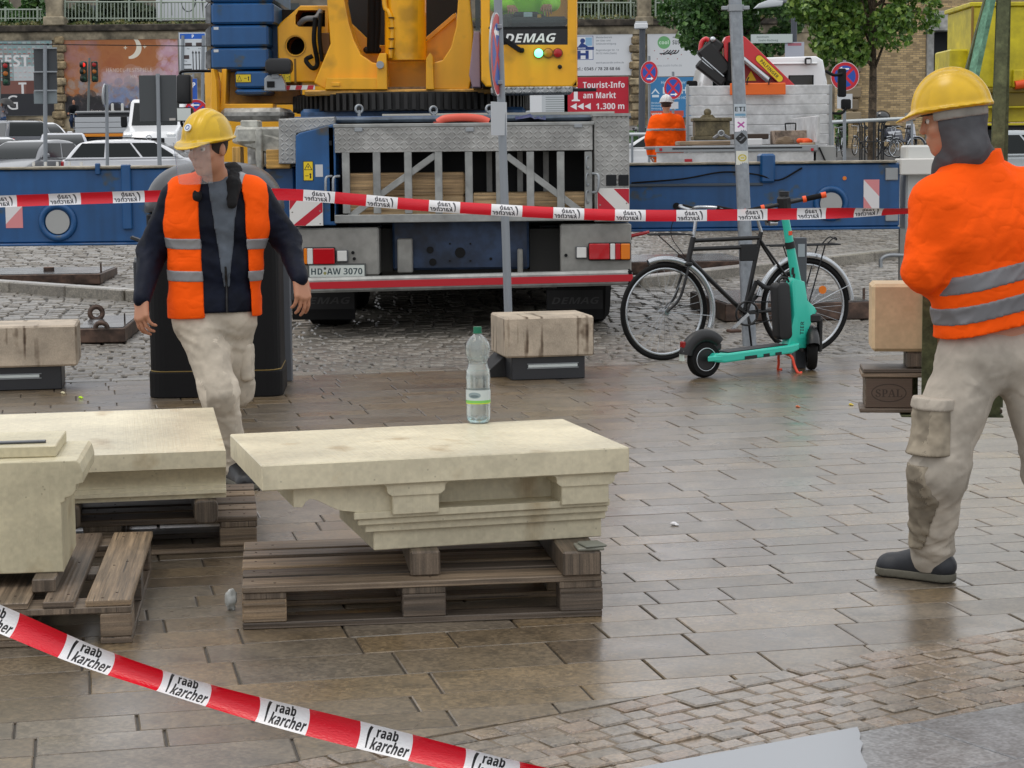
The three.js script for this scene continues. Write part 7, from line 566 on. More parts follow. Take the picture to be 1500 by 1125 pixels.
{ // flatbed lorry with loader crane, tail towards us
  const D0 = 31, D1 = 34, g = hG(32.5), t = thing('flatbed_lorry', 'white flatbed lorry with a folded red loader crane and aluminium headboard', 'lorry', V(at(1090, 220, 32).x, g, -32)), wm = MP(0xdfe1e3, 0.32, { clearcoat: 0.6 }), al = M(0xffffff, 0.4, { map: dirtTex(226, 228, 230, 0.15, 900, 5, 0.8) }), w = (n, ge, m, p = t) => wpart(n, ge, m, p);
  for (let i = 0; i < 6; i++) w('headboard_plank', bpx(1005, 125 + i * 14.6, 1219, 138.8 + i * 14.6, D1, 0.05, 0.008), al); for (const x of [1007, 1217]) w('headboard_post', bpx(x - 2, 124, x + 2, 213, D1 - 0.03, 0.03, 0.006), galvM);
  const bf = w('load_floor', bpx(962, 213, 1196, 217, D0, 2.95, 0.01), M(0x77777a, 0.6)); w('rear_rail', bpx(960, 213.5, 1198, 222, D0 - 0.03, 0.04, 0.006), galvM); w('rail_groove', bpx(985, 216, 1175, 218, D0 - 0.036, 0.01), darkM); w('rear_flap', bpx(962, 222.5, 1196, 243, D0 + 0.0, 0.05, 0.008), al); for (const x of [968, 1190]) w('marker_light', bpx(x - 2, 217, x + 2, 221, D0 - 0.045, 0.02), MP(0xb01828, 0.25)); w('tail_marker', bpx(1003, 233, 1014, 237, D0 - 0.02, 0.02), MP(0xb01828, 0.3)); w('side_board', [bx(0.05, 0.4, 2.9, at(1196, 215, 31).x + 0.02, g + 1.5, -32.4, 0.01)], al); w('corner_post', bpx(1190, 213, 1224, 245, D0 - 0.0, 0.15, 0.02), M(0x9a9c9c, 0.5)); w('strap', bar(at(1200, 216, D0 - 0.02), at(1209, 236, D0 - 0.02), 0.03, 0.02), blackM);
  w('chassis', bx(0.9, 0.35, 7.5, at(1090, 220, 33).x, g + 0.85, -35, 0.03), darkM); for (const s of [-1, 1]) for (const z of [-32.3, -37]) w('wheel', cyl(0.48, 0.48, 0.4, at(1090, 220, 33).x + s * 0.95, g + 0.48, z, 0, Math.PI / 2, 28), tyreM);
  const cabG = epx([[1030, 250], [1026, 128], [1034, 96], [1046, 86], [1196, 82], [1206, 88], [1212, 120], [1213, 250]], D1 + 0.9, 2.0, 0.06); w('cab', smoothG(cabG, 0.5), wm); w('cab_step', bpx(1042, 92, 1198, 95, D1 + 0.86, 0.05, 0.02), wm); w('rear_window', bpx(1157, 111, 1190, 126, D1 + 0.88, 0.02, 0.006), MP(0x1a1612, 0.08)); w('window_gasket', bpx(1155, 110, 1192, 127, D1 + 0.885, 0.016, 0.008), plasticB); w('rear_window', bpx(1044, 118, 1062, 129, D1 + 0.88, 0.02, 0.006), glassD); w('work_lamp', bpx(1180, 84, 1189, 94, D1 + 0.75, 0.14, 0.02), plasticB); w('work_lamp_lens', bpx(1181.5, 87, 1187.5, 93, D1 + 0.745, 0.01), lampC);
  for (const [x0, x1, y0, y1] of [[1006, 1022, 118, 133], [1228, 1240, 100, 142], [1233, 1247, 145, 160]]) w('side_mirror', smoothG(epx(rndPts(x0, y0, x1, y1, 3), D1 + 1.2, 0.12, 0.02), 0.7), plasticB); w('mirror_arm', tube([at(1209, 104, D1 + 1.2), at(1222, 110, D1 + 1.2), at(1234, 108, D1 + 1.2)], 0.03, 16, 6), plasticB); w('mirror_arm', tube([at(1213, 165, D1 + 1.2), at(1232, 166, D1 + 1.2), at(1240, 158, D1 + 1.2)], 0.025, 16, 6), plasticB);
  // loader crane
  const red = MP(0xc81420, 0.3, { clearcoat: 0.4 }), D2 = D1 + 0.35; const lc = w('crane_arm', epx([[1060, 60], [1063, 54], [1070, 52], [1088, 52], [1093, 55], [1167, 127], [1150, 127], [1090, 84], [1080, 78], [1072, 80], [1068, 100], [1063, 101], [1061, 80]], D2, 0.3, 0.015), red); const nm = canvasTex(512, 110, x => { x.fillStyle = '#c81420'; x.fillRect(0, 0, 512, 110); x.fillStyle = '#e9c81c'; x.beginPath(); x.roundRect(6, 6, 500, 98, 48); x.fill(); x.strokeStyle = '#141414'; x.lineWidth = 6; x.stroke(); x.fillStyle = '#141414'; x.font = 'bold 64px sans-serif'; x.textBaseline = 'middle'; x.textAlign = 'center'; x.fillText('PALFINGER', 256, 58, 440); });
  { const a = at(1108, 82, D2 - 0.006), b = at(1146, 119, D2 - 0.006), len = a.distanceTo(b) * 1.0; const p = panel(len, len * 0.215, 0, 0, 0); p.rotateZ(Math.atan2(b.y - a.y, b.x - a.x)); p.translate((a.x + b.x) / 2, (a.y + b.y) / 2, a.z); wpart('name_print', p, printMat(nm, 0.35), lc); }
  w('inner_boom', epx([[1066, 86], [1078, 84], [1150, 127], [1078, 127], [1066, 110]], D2 + 0.1, 0.2, 0.01), M(0x8f1018, 0.4)); w('boom_cylinder', rod(at(1088, 86, D2 - 0.05), at(1126, 118, D2 - 0.05), 0.05, 0.05), steelM); w('boom_cylinder', rod(at(1072, 62, D2 - 0.06), at(1070, 118, D2 - 0.06), 0.06, 0.05), plasticB); const tri = ext([[-0.09, -0.07], [0.09, -0.07], [0, 0.09]], 0, 0.004); const tp = at(1100, 112, D2 + 0.09); w('warning_triangle', tri.translate(tp.x, tp.y, tp.z), M(0xd8b01c, 0.5));
  w('jib', [bar(at(1030, 68, D2 + 0.1), at(1062, 108, D2 + 0.1), 0.26, 0.3, 0.03), bar(at(1022, 92, D2 + 0.05), at(1060, 122, D2 + 0.05), 0.22, 0.16, 0.03), bar(at(1036, 60, D2 + 0.1), at(1056, 74, D2 + 0.1), 0.2, 0.22, 0.03)], M(0x1b1b1d, 0.5)); for (const o of [0, 5]) w('jib_pipe', rod(at(1028, 84 + o, D2 - 0.04), at(1060, 112 + o, D2 - 0.04), 0.016), steelM); w('jib_tip', tube([at(1026, 74, D2 + 0.05), at(1028, 62, D2 + 0.05), at(1034, 57, D2 + 0.05), at(1038, 60, D2 + 0.05)], 0.04, 16, 8), red); w('crane_column', bpx(1061, 100, 1073, 135, D2 + 0.05, 0.3, 0.03), plasticB); w('jib_pin', ball(0.05, ...at(1044, 58, D2).toArray()), steelM); w('orange_flap', bpx(1069.5, 121.5, 1151, 139, D1 - 0.12, 0.05, 0.01), M(0xe86a20, 0.5)); for (const x of [1094, 1126]) w('flap_hook', tube([at(x, 124, D1 - 0.14), at(x + 1, 117, D1 - 0.14), at(x + 3, 113, D1 - 0.14)], 0.012, 8, 6), darkM);
  // its load
  const fl = 1, mossy = M(0xffffff, 0.7, { map: dirtTex(92, 84, 62, 0.6, 910, 6, 1.5) }); const P = (x0, y0, x1, y1, D, d, c = 0.01) => { const r = rect(x0, y0, x1, y1, D); return { r, put: (n, lb, cat, m, part) => { const o = thing(n, lb, cat, V(r.x, r.y0, -D - d / 2)); mesh(part, bx(r.w, r.h, d, 0, r.h / 2, 0, c), m, o); return o; } }; };
  { const r = rect(1016, 164, 1073, 205, 33), o = thing('stone_pedestal', 'old mossy stone pedestal with a ball on top standing on the lorry', 'stone', V(r.x, r.y0, -33.3)), k = r.w / 0.627, s = r.h / 0.45; const W = r.w; mesh('base', bx(W, 0.06 * s, 0.5, 0, 0.03 * s, 0, 0.01), mossy, o); mesh('plinth_body', bx(W * 0.9, 0.24 * s, 0.44, 0, 0.18 * s, 0, 0.01), mossy, o); mesh('cap', bx(W, 0.06 * s, 0.5, 0, 0.33 * s, 0, 0.012), mossy, o); mesh('cap_block', ext([[-0.12, 0], [0.12, 0], [0.07, 0.05], [-0.07, 0.05]], -0.1, 0.1).translate(-0.06, 0.36 * s, 0), mossy, o); mesh('ball', ball(0.062, -0.06, 0.36 * s + 0.09, 0), mossy, o); }
  P(995, 206.5, 1070, 213, 31.4, 0.8).put('wooden_pallet', 'pale pallet lying at the rear of the lorry under the pedestal', 'pallet', wetWood[2], 'deck'); P(1072, 196, 1126, 204, 32.2, 0.3).put('dark_timber', 'long dark timber lying on the lorry floor', 'timber', M(0x3a2c22, 0.6), 'beam'); P(1094, 203, 1117, 213, 31.3, 0.3).put('white_tub', 'small white plastic tub on the lorry tail', 'box', M(0xd4d6d8, 0.5), 'tub'); { const o = P(1134, 191, 1188, 211, 32, 0.5).put('concrete_block', 'brown concrete block with a wire handle on the lorry', 'block', M(0xffffff, 0.7, { map: dirtTex(132, 116, 102, 0.5, 915, 6, 1.5) }), 'block'); mesh('wire_handle', tube([V(-0.07, 0.2, 0), V(-0.08, 0.32, 0), V(0.08, 0.32, 0), V(0.08, 0.2, 0)], 0.012, 20, 6, false, 0.1), darkM, o); } { const q = at(1149, 211, 31.4), o = thing('sand_heap', 'small heap of brown sand on the lorry tail', 'sand', q); const s = ball(0.14, 0, 0, 0, 1, 0.8, 0.8, 18), pp = s.attributes.position; for (let i = 0; i < pp.count; i++) { const k = 1 + 0.2 * n3(pp.getX(i) * 20, pp.getY(i) * 20, pp.getZ(i) * 20); pp.setXYZ(i, pp.getX(i) * k, Math.max(0, pp.getY(i) * k), pp.getZ(i) * k); } s.computeVertexNormals(); mesh('heap', s, M(0x6a5a48, 0.9), o); } { const q = at(1178, 211, 31.3), o = thing('orange_cloth', 'crumpled orange cloth lying on a stone on the lorry tail', 'cloth', q); mesh('folded_cloth', surfNet(uni([capF(V(-0.08, 0.05, 0), V(0.06, 0.06, 0), 0.04, 0.03), capF(V(0, 0.03, 0.04), V(0.1, 0.04, 0), 0.03, 0.03)], 0.02), V(-0.16, -0.03, -0.1), V(0.18, 0.14, 0.14), 0.015), M(0xe8541c, 0.7), o); mesh('stone', bx(0.24, 0.04, 0.12, 0.04, 0.0, 0.02, 0.012), M(0xa89a80, 0.7), o); } { const q = at(1056, 205, 31.8), o = thing('steel_clamp', 'grey steel lifting clamp in front of the pedestal', 'tool', q); mesh('clamp_jaw', [bar(V(-0.12, 0.02, 0), V(0.02, 0.12, 0), 0.06, 0.05, 0.01), bar(V(0, 0.1, 0), V(0.14, 0.02, 0), 0.06, 0.05, 0.01)], M(0x74767a, 0.4, { metalness: 0.5 }), o); mesh('clamp_ring', torus(0.04, 0.014, 0.0, 0.1, 0.04, 0, 0, 18, 6), galvM, o); }
}
{ // yellow steel skip on a beam frame
  const D = 28, t = thing('yellow_skip', 'yellow steel skip body standing on a beam frame behind the slings', 'skip', V(at(1470, 190, D).x, hG(D), -D - 0.5)), ym = M(0xffffff, 0.4, { map: dirtTex(196, 182, 20, 0.15, 920, 5, 0.7) }), w = (n, g, m) => wpart(n, g, m, t); w('skip_body', bpx(1424, 8, 1640, 128, D, 1.6, 0.02), ym); w('top_lip', bpx(1421, 2, 1642, 8.5, D - 0.03, 1.66, 0.01), ym); w('corner_rib', bpx(1422.5, 8, 1426, 128, D - 0.025, 0.03, 0.006), M(0x8c6c2a, 0.5)); w('side_box', bpx(1391, 72, 1423, 150, D + 0.3, 1, 0.02), ym); w('upper_beam', bpx(1424, 128, 1640, 135, D - 0.05, 0.4, 0.01), M(0x7d6c14, 0.5)); w('beam_web', bpx(1430, 135, 1640, 178, D + 0.1, 0.2, 0.01), ym); w('beam_flange', bpx(1430, 155, 1640, 157.5, D - 0.1, 0.3, 0.005), ym); w('beam_flange', bpx(1430, 180, 1640, 183, D - 0.1, 0.3, 0.005), ym); for (const x of [1459, 1540]) w('web_stiffener', bpx(x, 158, x + 3, 180, D - 0.02, 0.12), ym); w('gap_plate', bpx(1430, 135, 1640, 154.5, D + 0.0, 0.05), M(0x7a6a16, 0.5)); w('grey_post', bpx(1462.5, 70, 1473.5, 154, D - 0.2, 0.12, 0.01), M(0x55575a, 0.5)); w('orange_hose', rod(at(1487, 125, D - 0.1), at(1530, 118, D - 0.1), 0.06), M(0xe0501c, 0.5)); w('bracket', bpx(1484, 102, 1500, 128, D - 0.08, 0.06, 0.01), ym); for (const x of [1445, 1600]) w('support_leg', b2(at(x, 180, D).x - 0.1, hG(D), -D - 0.25, at(x, 180, D).x + 0.1, at(x, 183, D).y, -D, 0.01), darkM); w('skid', bpx(1428, 183.5, 1640, 190, D + 0.0, 0.3, 0.01), M(0x1c1a22, 0.5));
}
{ // motor scooter and parked bicycles behind
  const b = onG(1316, 80), t = thing('motor_scooter', 'blue and white motor scooter with a round black top case by the tree', 'motor scooter', b, 0.5), bl = MP(0x262c3c, 0.3, { clearcoat: 1 }), wh = MP(0xd8dae0, 0.3, { clearcoat: 1 }); for (const x of [-0.62, 0.62]) mesh('wheel', torus(0.22, 0.06, x, 0.28, 0, 0, 0, 28, 10), tyreM, t); mesh('body_shell', smoothG(ext([[-0.75, 0.5], [-0.8, 0.8], [-0.5, 0.86], [0.0, 0.78], [0.1, 0.42], [0.35, 0.36], [0.48, 0.95], [0.6, 0.95], [0.66, 0.5], [0.5, 0.28], [-0.3, 0.28]], -0.16, 0.16, 0.05), 0.6), bl, t); mesh('side_trim', ext([[-0.72, 0.7], [-0.1, 0.74], [0, 0.6], [-0.6, 0.56]], -0.175, 0.175, 0.01), wh, t); mesh('leg_shield', ext([[0.44, 0.4], [0.5, 1.0], [0.58, 1.0], [0.68, 0.5]], -0.22, 0.22, 0.03), wh, t); mesh('saddle', bx(0.7, 0.1, 0.26, -0.35, 0.9, 0, 0.04), plasticB, t); mesh('top_case', smoothG(ball(0.27, -0.85, 1.28, 0, 1.2, 0.95, 1.1, 20), 1), MP(0x141516, 0.2, { clearcoat: 1 }), t); mesh('case_carrier', bar(V(-0.6, 0.9, 0), V(-0.85, 1.0, 0), 0.1, 0.03), darkM, t); mesh('handlebar', tube([V(0.5, 1.12, 0.34), V(0.52, 1.12, 0.1), V(0.52, 1.12, -0.1), V(0.5, 1.12, -0.34)], 0.016, 20, 8), darkM, t); mesh('wind_shield', ext([[0.5, 1.0], [0.42, 1.42], [0.44, 1.42], [0.54, 1.0]], -0.2, 0.2), MP(0xdfe8ee, 0.06, { transmission: 0.8, thickness: 0 }), t); mesh('exhaust', rod(V(-0.2, 0.25, 0.2), V(-0.75, 0.36, 0.2), 0.05), steelM, t); mesh('mirror', ball(0.06, 0.48, 1.3, 0.3, 1, 0.8, 0.4, 12), plasticB, t);
  const G = 'bicycles parked behind the crane'; const proto = bicycle('dark bicycle with upright bars leaning against the tree guard', onG(1262, 76), 0.9, 0.2, { far: 1, group: G, single: 1 }); const sp = [[1296, 74, 2.2, 'dark bicycle parked beside the motor scooter'], [1230, 75, 1.2, 'dark bicycle parked behind the no-stopping sign at the lorry mirror'], [1322, 75, 0.3, 'dark bicycle standing in front of the motor scooter'], [935, 76, 1.9, 'dark bicycle parked behind the chequer-plate cabinet'], [952, 74, 0.35, 'dark bicycle with silver mudguards beside the white-helmeted worker']]; for (const [x, D, a, lb] of sp) copyOf(proto, onG(x, D), a, lb, G);
}
// ---------- signs, lights, poles ----------
{
  const pole = (t, x0, y0, x1, y1, D, r, m = grayM) => wpart('pole', rod(at(x0, y0, D), at(x1, y1, D), r, r, 12), m, t); const foot = (x, D) => onG(x, D);
  const ns = (lb, x, y, D, yaw, arrow, pl) => { const f = foot(x, D), t = thing('no_stopping_sign', lb, 'sign', f, 0, 'no-stopping signs behind'); wpart('pole', rod(f, at(x, y - 24, D), 0.035, 0.035, 10), grayM, t); discSign(t, at(x, y, D).add(V(0.0, 0, 0.06)), 0.3, yaw, stopTex(arrow), pl); }; ns('no-stopping sign with arrow beside the sushi advertisement', 951, 106, 55, -0.75, 'r', 0); ns('lower no-stopping sign with arrow and small plate by the white-helmeted worker', 986, 129, 54, -0.7, 'r', 0.18); ns('no-stopping sign with white plate below standing by the tree', 1237, 112, 43, 0.05, 'l', 0.3);
  { const D = 50, f = foot(67, D), t = thing('sign_post', 'pole with three grey sign backs in front of the ornament poster', 'sign', f); wpart('pole', rod(f, at(66, 66, D), 0.05, 0.05), grayM, t); for (const [y0, y1, c] of [[71, 104, 0x3c4044], [106, 132, 0x3c4044], [133, 152, 0x7c868a]]) wpart('sign_back', bpx(49.5, y0, 83.5, y1, D + 0.06, 0.02, 0.006), M(c, 0.5), t); for (const y of [70.5, 105, 132.5]) wpart('bracket', bpx(50, y - 1, 83, y + 1, D - 0.02, 0.05), galvM, t); }
  { const D = 44, f = foot(235, D), t = thing('sign_board', 'large dark grey sign board seen from behind on a thin pole', 'sign', f); wpart('pole', rod(f, at(231, 108, D), 0.045, 0.045), grayM, t); wpart('board', bpx(204, 110, 259, 178, D + 0.05, 0.025, 0.006), M(0x45494c, 0.5), t); wpart('board_label', bpx(248, 173, 257, 176.5, D + 0.045, 0.005), M(0xb8b4b0, 0.5), t); }
  { const D = 48, f = foot(158, D), t = thing('keep_sign', 'thin pole with a sign seen edge-on near the cyclist', 'sign', f); wpart('pole', rod(f, at(156, 124, D), 0.04, 0.04), grayM, t); const p = at(153, 138, D); wpart('sign_disc', cyl(0.24, 0.24, 0.02, p.x, p.y, p.z + 0.03, 0, Math.PI / 2 - 0.1, 28), M(0xb8bcc0, 0.4), t); }
  const tl = (lb, x, y, D, s) => { const f = foot(x, D), t = thing('traffic_light', lb, 'traffic light', f, 0, 'traffic lights by the wall'); wpart('pole', rod(f, at(x, y - 20, D), 0.06, 0.05), M(0x6a7070, 0.5), t); for (const sd of s) { const c = at(x, y, D).add(V(sd * 0.24, 0, 0.02)); const h = wpart('signal_housing', bx(0.28, 0.92, 0.2, c.x, c.y, c.z, 0.05), M(0x16281f, 0.5), t); [[0.3, 0xa01818, sd < 0], [0, 0xa8601a, false], [-0.3, 0x1c4a34, false]].forEach(([dy, col, lit]) => { wpart('visor', xf(plain(new THREE.CylinderGeometry(0.11, 0.11, 0.16, 18, 1, true, 0, Math.PI)), 0, 0, 0, Math.PI / 2, 0, -sd * Math.PI / 2).translate(c.x + sd * 0.06, c.y + dy, c.z + 0.14), M(0x142019, 0.6, { side: THREE.DoubleSide }), h); wpart('lens', smoothG(ball(0.095, c.x, c.y + dy, c.z + 0.1, 1, 1, 0.35, 14), 1), lit ? M(0xd02a24, 0.3, { emissive: 0xff3020, emissiveIntensity: 0.8 }) : M(col, 0.3), h); }); } return t; }; tl('traffic light with two heads in front of the moon mural', 131, 105, 92, [-1, 1]); tl('traffic light at the ornament poster beside the umbrella', 0, 108, 80, [1]);
  { const D = 62, f = foot(284, D), t = thing('parking_sign', 'blue parking sign above a no-stopping sign behind the crane mirror', 'sign', f); wpart('pole', rod(f, at(283, 108, D), 0.035, 0.035), grayM, t); const pt = canvasTex(64, 192, x => { x.fillStyle = '#2458b4'; x.fillRect(0, 0, 64, 192); x.fillStyle = '#fff'; x.font = 'bold 64px sans-serif'; x.fillText('P', 12, 80); }); const b = wpart('sign_board', bpx(279, 115, 289, 146, D - 0.06, 0.02), M(0x9aa0a4, 0.4), t); wpart('sign_print', facePx(279.3, 115.3, 288.7, 145.7, D - 0.0625), printMat(pt, 0.4), b); discSign(t, at(288, 163, D).add(V(0, 0, 0.08)), 0.36, 0, stopTex('l'), 0); }
  { const D = 66, f = foot(940, D), t = thing('street_lamp', 'dark lamp post with a white box lantern by the wall pilaster', 'lamp', f); wpart('pole', rod(f, at(941, 42, D), 0.12, 0.1), M(0x474c55, 0.5), t); wpart('lantern', bpx(930, 33, 949, 42, D - 0.2, 0.4, 0.03), M(0xdcdfe2, 0.4), t); wpart('lantern_cap', bpx(931, 31, 948, 33, D - 0.18, 0.36, 0.01), M(0xb8bcc0, 0.4), t); }
  { const D = 64, f = foot(1163, D), t = thing('street_lamp', 'dark lamp post with a long arm carrying a direction sign', 'lamp', f); wpart('pole', rod(f, at(1163, -90, D), 0.1, 0.09), M(0x4a4f58, 0.5), t); wpart('lamp_head', smoothG(epx([[1105, 12], [1112, 5], [1128, -1], [1148, 1], [1146, 8], [1118, 11]], D - 0.1, 0.35, 0.03), 0.6), M(0xc4c9cd, 0.35), t); wpart('lamp_arm', [rod(at(1144, 3, D), at(1163, 3, D), 0.06, 0.06), rod(at(1163, 6, D), at(1178, 20, D), 0.05, 0.05)], M(0x5a5f66, 0.5), t); const dt = canvasTex(256, 64, x => { x.fillStyle = '#c2cdca'; x.fillRect(0, 0, 256, 64); x.fillStyle = '#3a4a4a'; x.font = '20px sans-serif'; x.fillText('\u2190  Zentrum', 14, 26); x.fillText('Saale-Radweg', 44, 52); }); const b = wpart('direction_sign', bpx(1100, 50, 1161, 63, D - 0.3, 0.04), M(0xb8c2c0, 0.5), t); wpart('sign_print', facePx(1100.4, 50.4, 1160.6, 62.6, D - 0.3025), printMat(dt, 0.5), b); const b2_ = wpart('notice_board', bpx(1150, 61.5, 1178, 84, D - 0.25, 0.03), M(0xb4b8c4, 0.5), t); wpart('notice_heading', facePx(1154, 63, 1174, 67, D - 0.2525), M(0xb06a78, 0.5), b2_); }
  { const D = 100, f = foot(282, D), t = thing('parking_board', 'white parking guidance board with blue header beside the counterweights', 'sign', f); const it = canvasTex(256, 384, x => { x.fillStyle = '#d5dbe0'; x.fillRect(0, 0, 256, 384); x.fillStyle = '#1f62c4'; x.fillRect(8, 8, 240, 52); x.fillStyle = '#fff'; x.font = 'bold 44px sans-serif'; x.fillText('P', 118, 50); x.fillStyle = '#4a3c3c'; x.fillRect(56, 96, 66, 38); x.fillRect(160, 96, 70, 38); x.fillRect(30, 216, 62, 38); x.fillStyle = '#3a4048'; x.font = '18px sans-serif'; x.fillText('frei', 70, 160); x.fillText('frei', 180, 160); x.fillText('frei', 44, 280); x.strokeStyle = '#1c2024'; x.lineWidth = 9; for (const a of [128, 158, 188]) { x.beginPath(); x.moveTo(a, 380); x.lineTo(a, 190); x.stroke(); x.beginPath(); x.moveTo(a - 12, 200); x.lineTo(a, 172); x.lineTo(a + 12, 200); x.fillStyle = '#1c2024'; x.fill(); } x.beginPath(); x.moveTo(110, 310); x.lineTo(34, 310); x.moveTo(110, 374); x.lineTo(110, 352); x.lineTo(34, 352); x.stroke(); }); for (const x of [268, 298]) wpart('post', rod(foot(x, D), at(x, 52, D), 0.08, 0.08), grayM, t); const b = wpart('board', bpx(262, 47, 303, 107, D, 0.06), M(0x9aa2a8, 0.5), t); wpart('board_print', facePx(263, 48, 302, 106, D - 0.003), printMat(it, 0.5), b); }
  const wire = thing('overhead_wire', 'thin dark overhead wire crossing in front of the mural', 'wire', at(120, 64, 88)); wpart('cable', rod(at(-120, 63, 88), at(330, 68, 88), 0.02, 0.02, 5), blackM, wire); wpart('insulator', ball(0.05, ...at(70, 65, 88).toArray()), darkM, wire);
}
// ---------- retaining wall with posters ----------
{
  const D = 126, y0 = hG(D) - 0.3, m0 = M(0xffffff, 0.75, { map: dirtTex(142, 130, 108, 0.6, 940, 5, 0.12) }), band = M(0xffffff, 0.8, { map: dirtTex(138, 128, 108, 0.6, 942, 6, 0.2) }), dark = M(0xffffff, 0.85, { map: dirtTex(64, 58, 50, 0.7, 944, 6, 0.25) }), t = thing('retaining_wall', 'long stone retaining wall with coping under the railway terrace', 'wall', V(0, hG(D), -D)), w = (n, g, m, p = t) => wpart(n, g, m, p); const xl = at(-260, 100, D).x, xr = at(1262, 100, D).x, yt = at(750, 40, D).y, yc = at(750, 30, D).y, yp = at(750, 52, D).y;
  w('wall_face', b2(xl, y0, -D - 3, xr, yp, -D), m0); w('frieze', b2(xl, yp + 0.005, -D - 3, xr, yt, -D + 0.12), band); w('coping', b2(xl, yt + 0.005, -D - 3, xr, yc, -D + 0.35, 0.05), dark); w('terrace', b2(xl, yt, -D - 60, xr, yc - 0.02, -D - 3), M(0x4c5038, 0.95)); const ped = (x0, x1, y, D_) => w('coping_pier', [bpx(x0, y, x1, 26, D - 0.1, 1, 0.05), bpx(x0 - 3, 24, x1 + 3, 37, D - 0.45, 1.4, 0.05)], band); ped(66, 90, -40); ped(934, 954, -40);
  const bl = [dirtTex(136, 120, 92, 0.5, 950, 6, 0.5), dirtTex(124, 110, 86, 0.5, 952, 6, 0.5), dirtTex(146, 132, 106, 0.5, 954, 6, 0.5)].map(x => M(0xffffff, 0.8, { map: x })); const pil = (x0, x1) => { let y = 53, i = 0; while (y < 200) { const o = i % 2 ? 3 : 0; w('pilaster_block', bpx(x0 - o, y, x1 + o, y + 11.4, D - 0.3 - (i % 2) * 0.08, 0.5, 0.08), bl[i % 3]); y += 12.2; i++; } }; pil(79, 93); pil(925, 944); pil(-160, -144); pil(1228, 1250); pil(300, 316);
  // railing on the terrace edge
  const rl = thing('terrace_railing', 'pale green-grey iron railing along the top of the retaining wall', 'railing', V(0, yc, -D - 0.4)), rm = M(0x9aa698, 0.5), r = (n, g) => wpart(n, g, rm, rl); const seg = (x0, x1, yTop) => { r('top_rail', rod(at(x0, yTop, D + 0.4), at(x1, yTop, D + 0.4), 0.05, 0.05, 6)); r('bottom_rail', rod(at(x0, 27, D + 0.4), at(x1, 27, D + 0.4), 0.04, 0.04, 6)); const bs = []; for (let x = x0; x <= x1; x += 5.2) { const a = at(x, yTop, D + 0.4), b = at(x, 30, D + 0.4); bs.push(rod(a, b, 0.03, 0.03, 5)); } const o = r('balusters', bs); o.userData.kind = 'stuff'; for (let x = x0; x <= x1; x += 47) r('railing_post', rod(at(x, yTop - 4, D + 0.4), at(x, 31, D + 0.4), 0.07, 0.07, 6)); }; seg(-180, 62, 14); seg(95, 302, 3); seg(830, 930, 4); seg(960, 1230, 4);
  const gc = thing('graffiti_container', 'white container with black graffiti letters behind the railing', 'container', V(at(265, 20, D + 3).x, yc, -D - 4)); const gt = canvasTex(256, 128, x => { x.fillStyle = '#c9cdd2'; x.fillRect(0, 0, 256, 128); x.strokeStyle = '#34383e'; x.lineWidth = 5; x.beginPath(); x.moveTo(20, 40); x.lineTo(70, 34); x.moveTo(66, 30); x.lineTo(66, 110); x.moveTo(110, 30); x.bezierCurveTo(110, 110, 170, 110, 172, 20); x.moveTo(200, 20); x.lineTo(204, 120); x.moveTo(240, 20); x.lineTo(214, 66); x.lineTo(246, 112); x.stroke(); }); const cb = wpart('container_body', bpx(228, -40, 316, 30, D + 3, 2, 0.03), M(0xc4c8cc, 0.6), gc); wpart('graffiti_print', facePx(229, -6, 315, 27, D + 2.995), printMat(gt, 0.6), cb);
  // posters and boards on the wall
  const put = (lb, x0, y0_, x1, y1, W, H, draw, name = 'wall_poster', cat = 'poster') => { const rr_ = rect(x0, y0_, x1, y1, D - 0.06), o = thing(name, lb, cat, V(rr_.x, rr_.y0, -D + 0.06), 0); mesh('board', bx(rr_.w, rr_.h, 0.05, 0, rr_.h / 2, 0), M(0x8a8a86, 0.6), o); const f = panel(rr_.w - 0.03, rr_.h - 0.03, 0, rr_.h / 2, 0.0275); mesh('poster_print', f, printMat(canvasTex(W, H, draw), 0.55), o); return o; };
  const speck = (x, W, H, n, cols, a, s) => { let sd = s; const r = () => (sd = (sd * 16807) % 2147483647) / 2147483647; for (let i = 0; i < n; i++) { x.globalAlpha = a * r(); x.fillStyle = cols[Math.floor(r() * cols.length)]; const q = 6 + 50 * r() * r(); x.beginPath(); x.ellipse(r() * W, r() * H, q, q * (0.5 + r()), r() * 3, 0, 7); x.fill(); } x.globalAlpha = 1; };
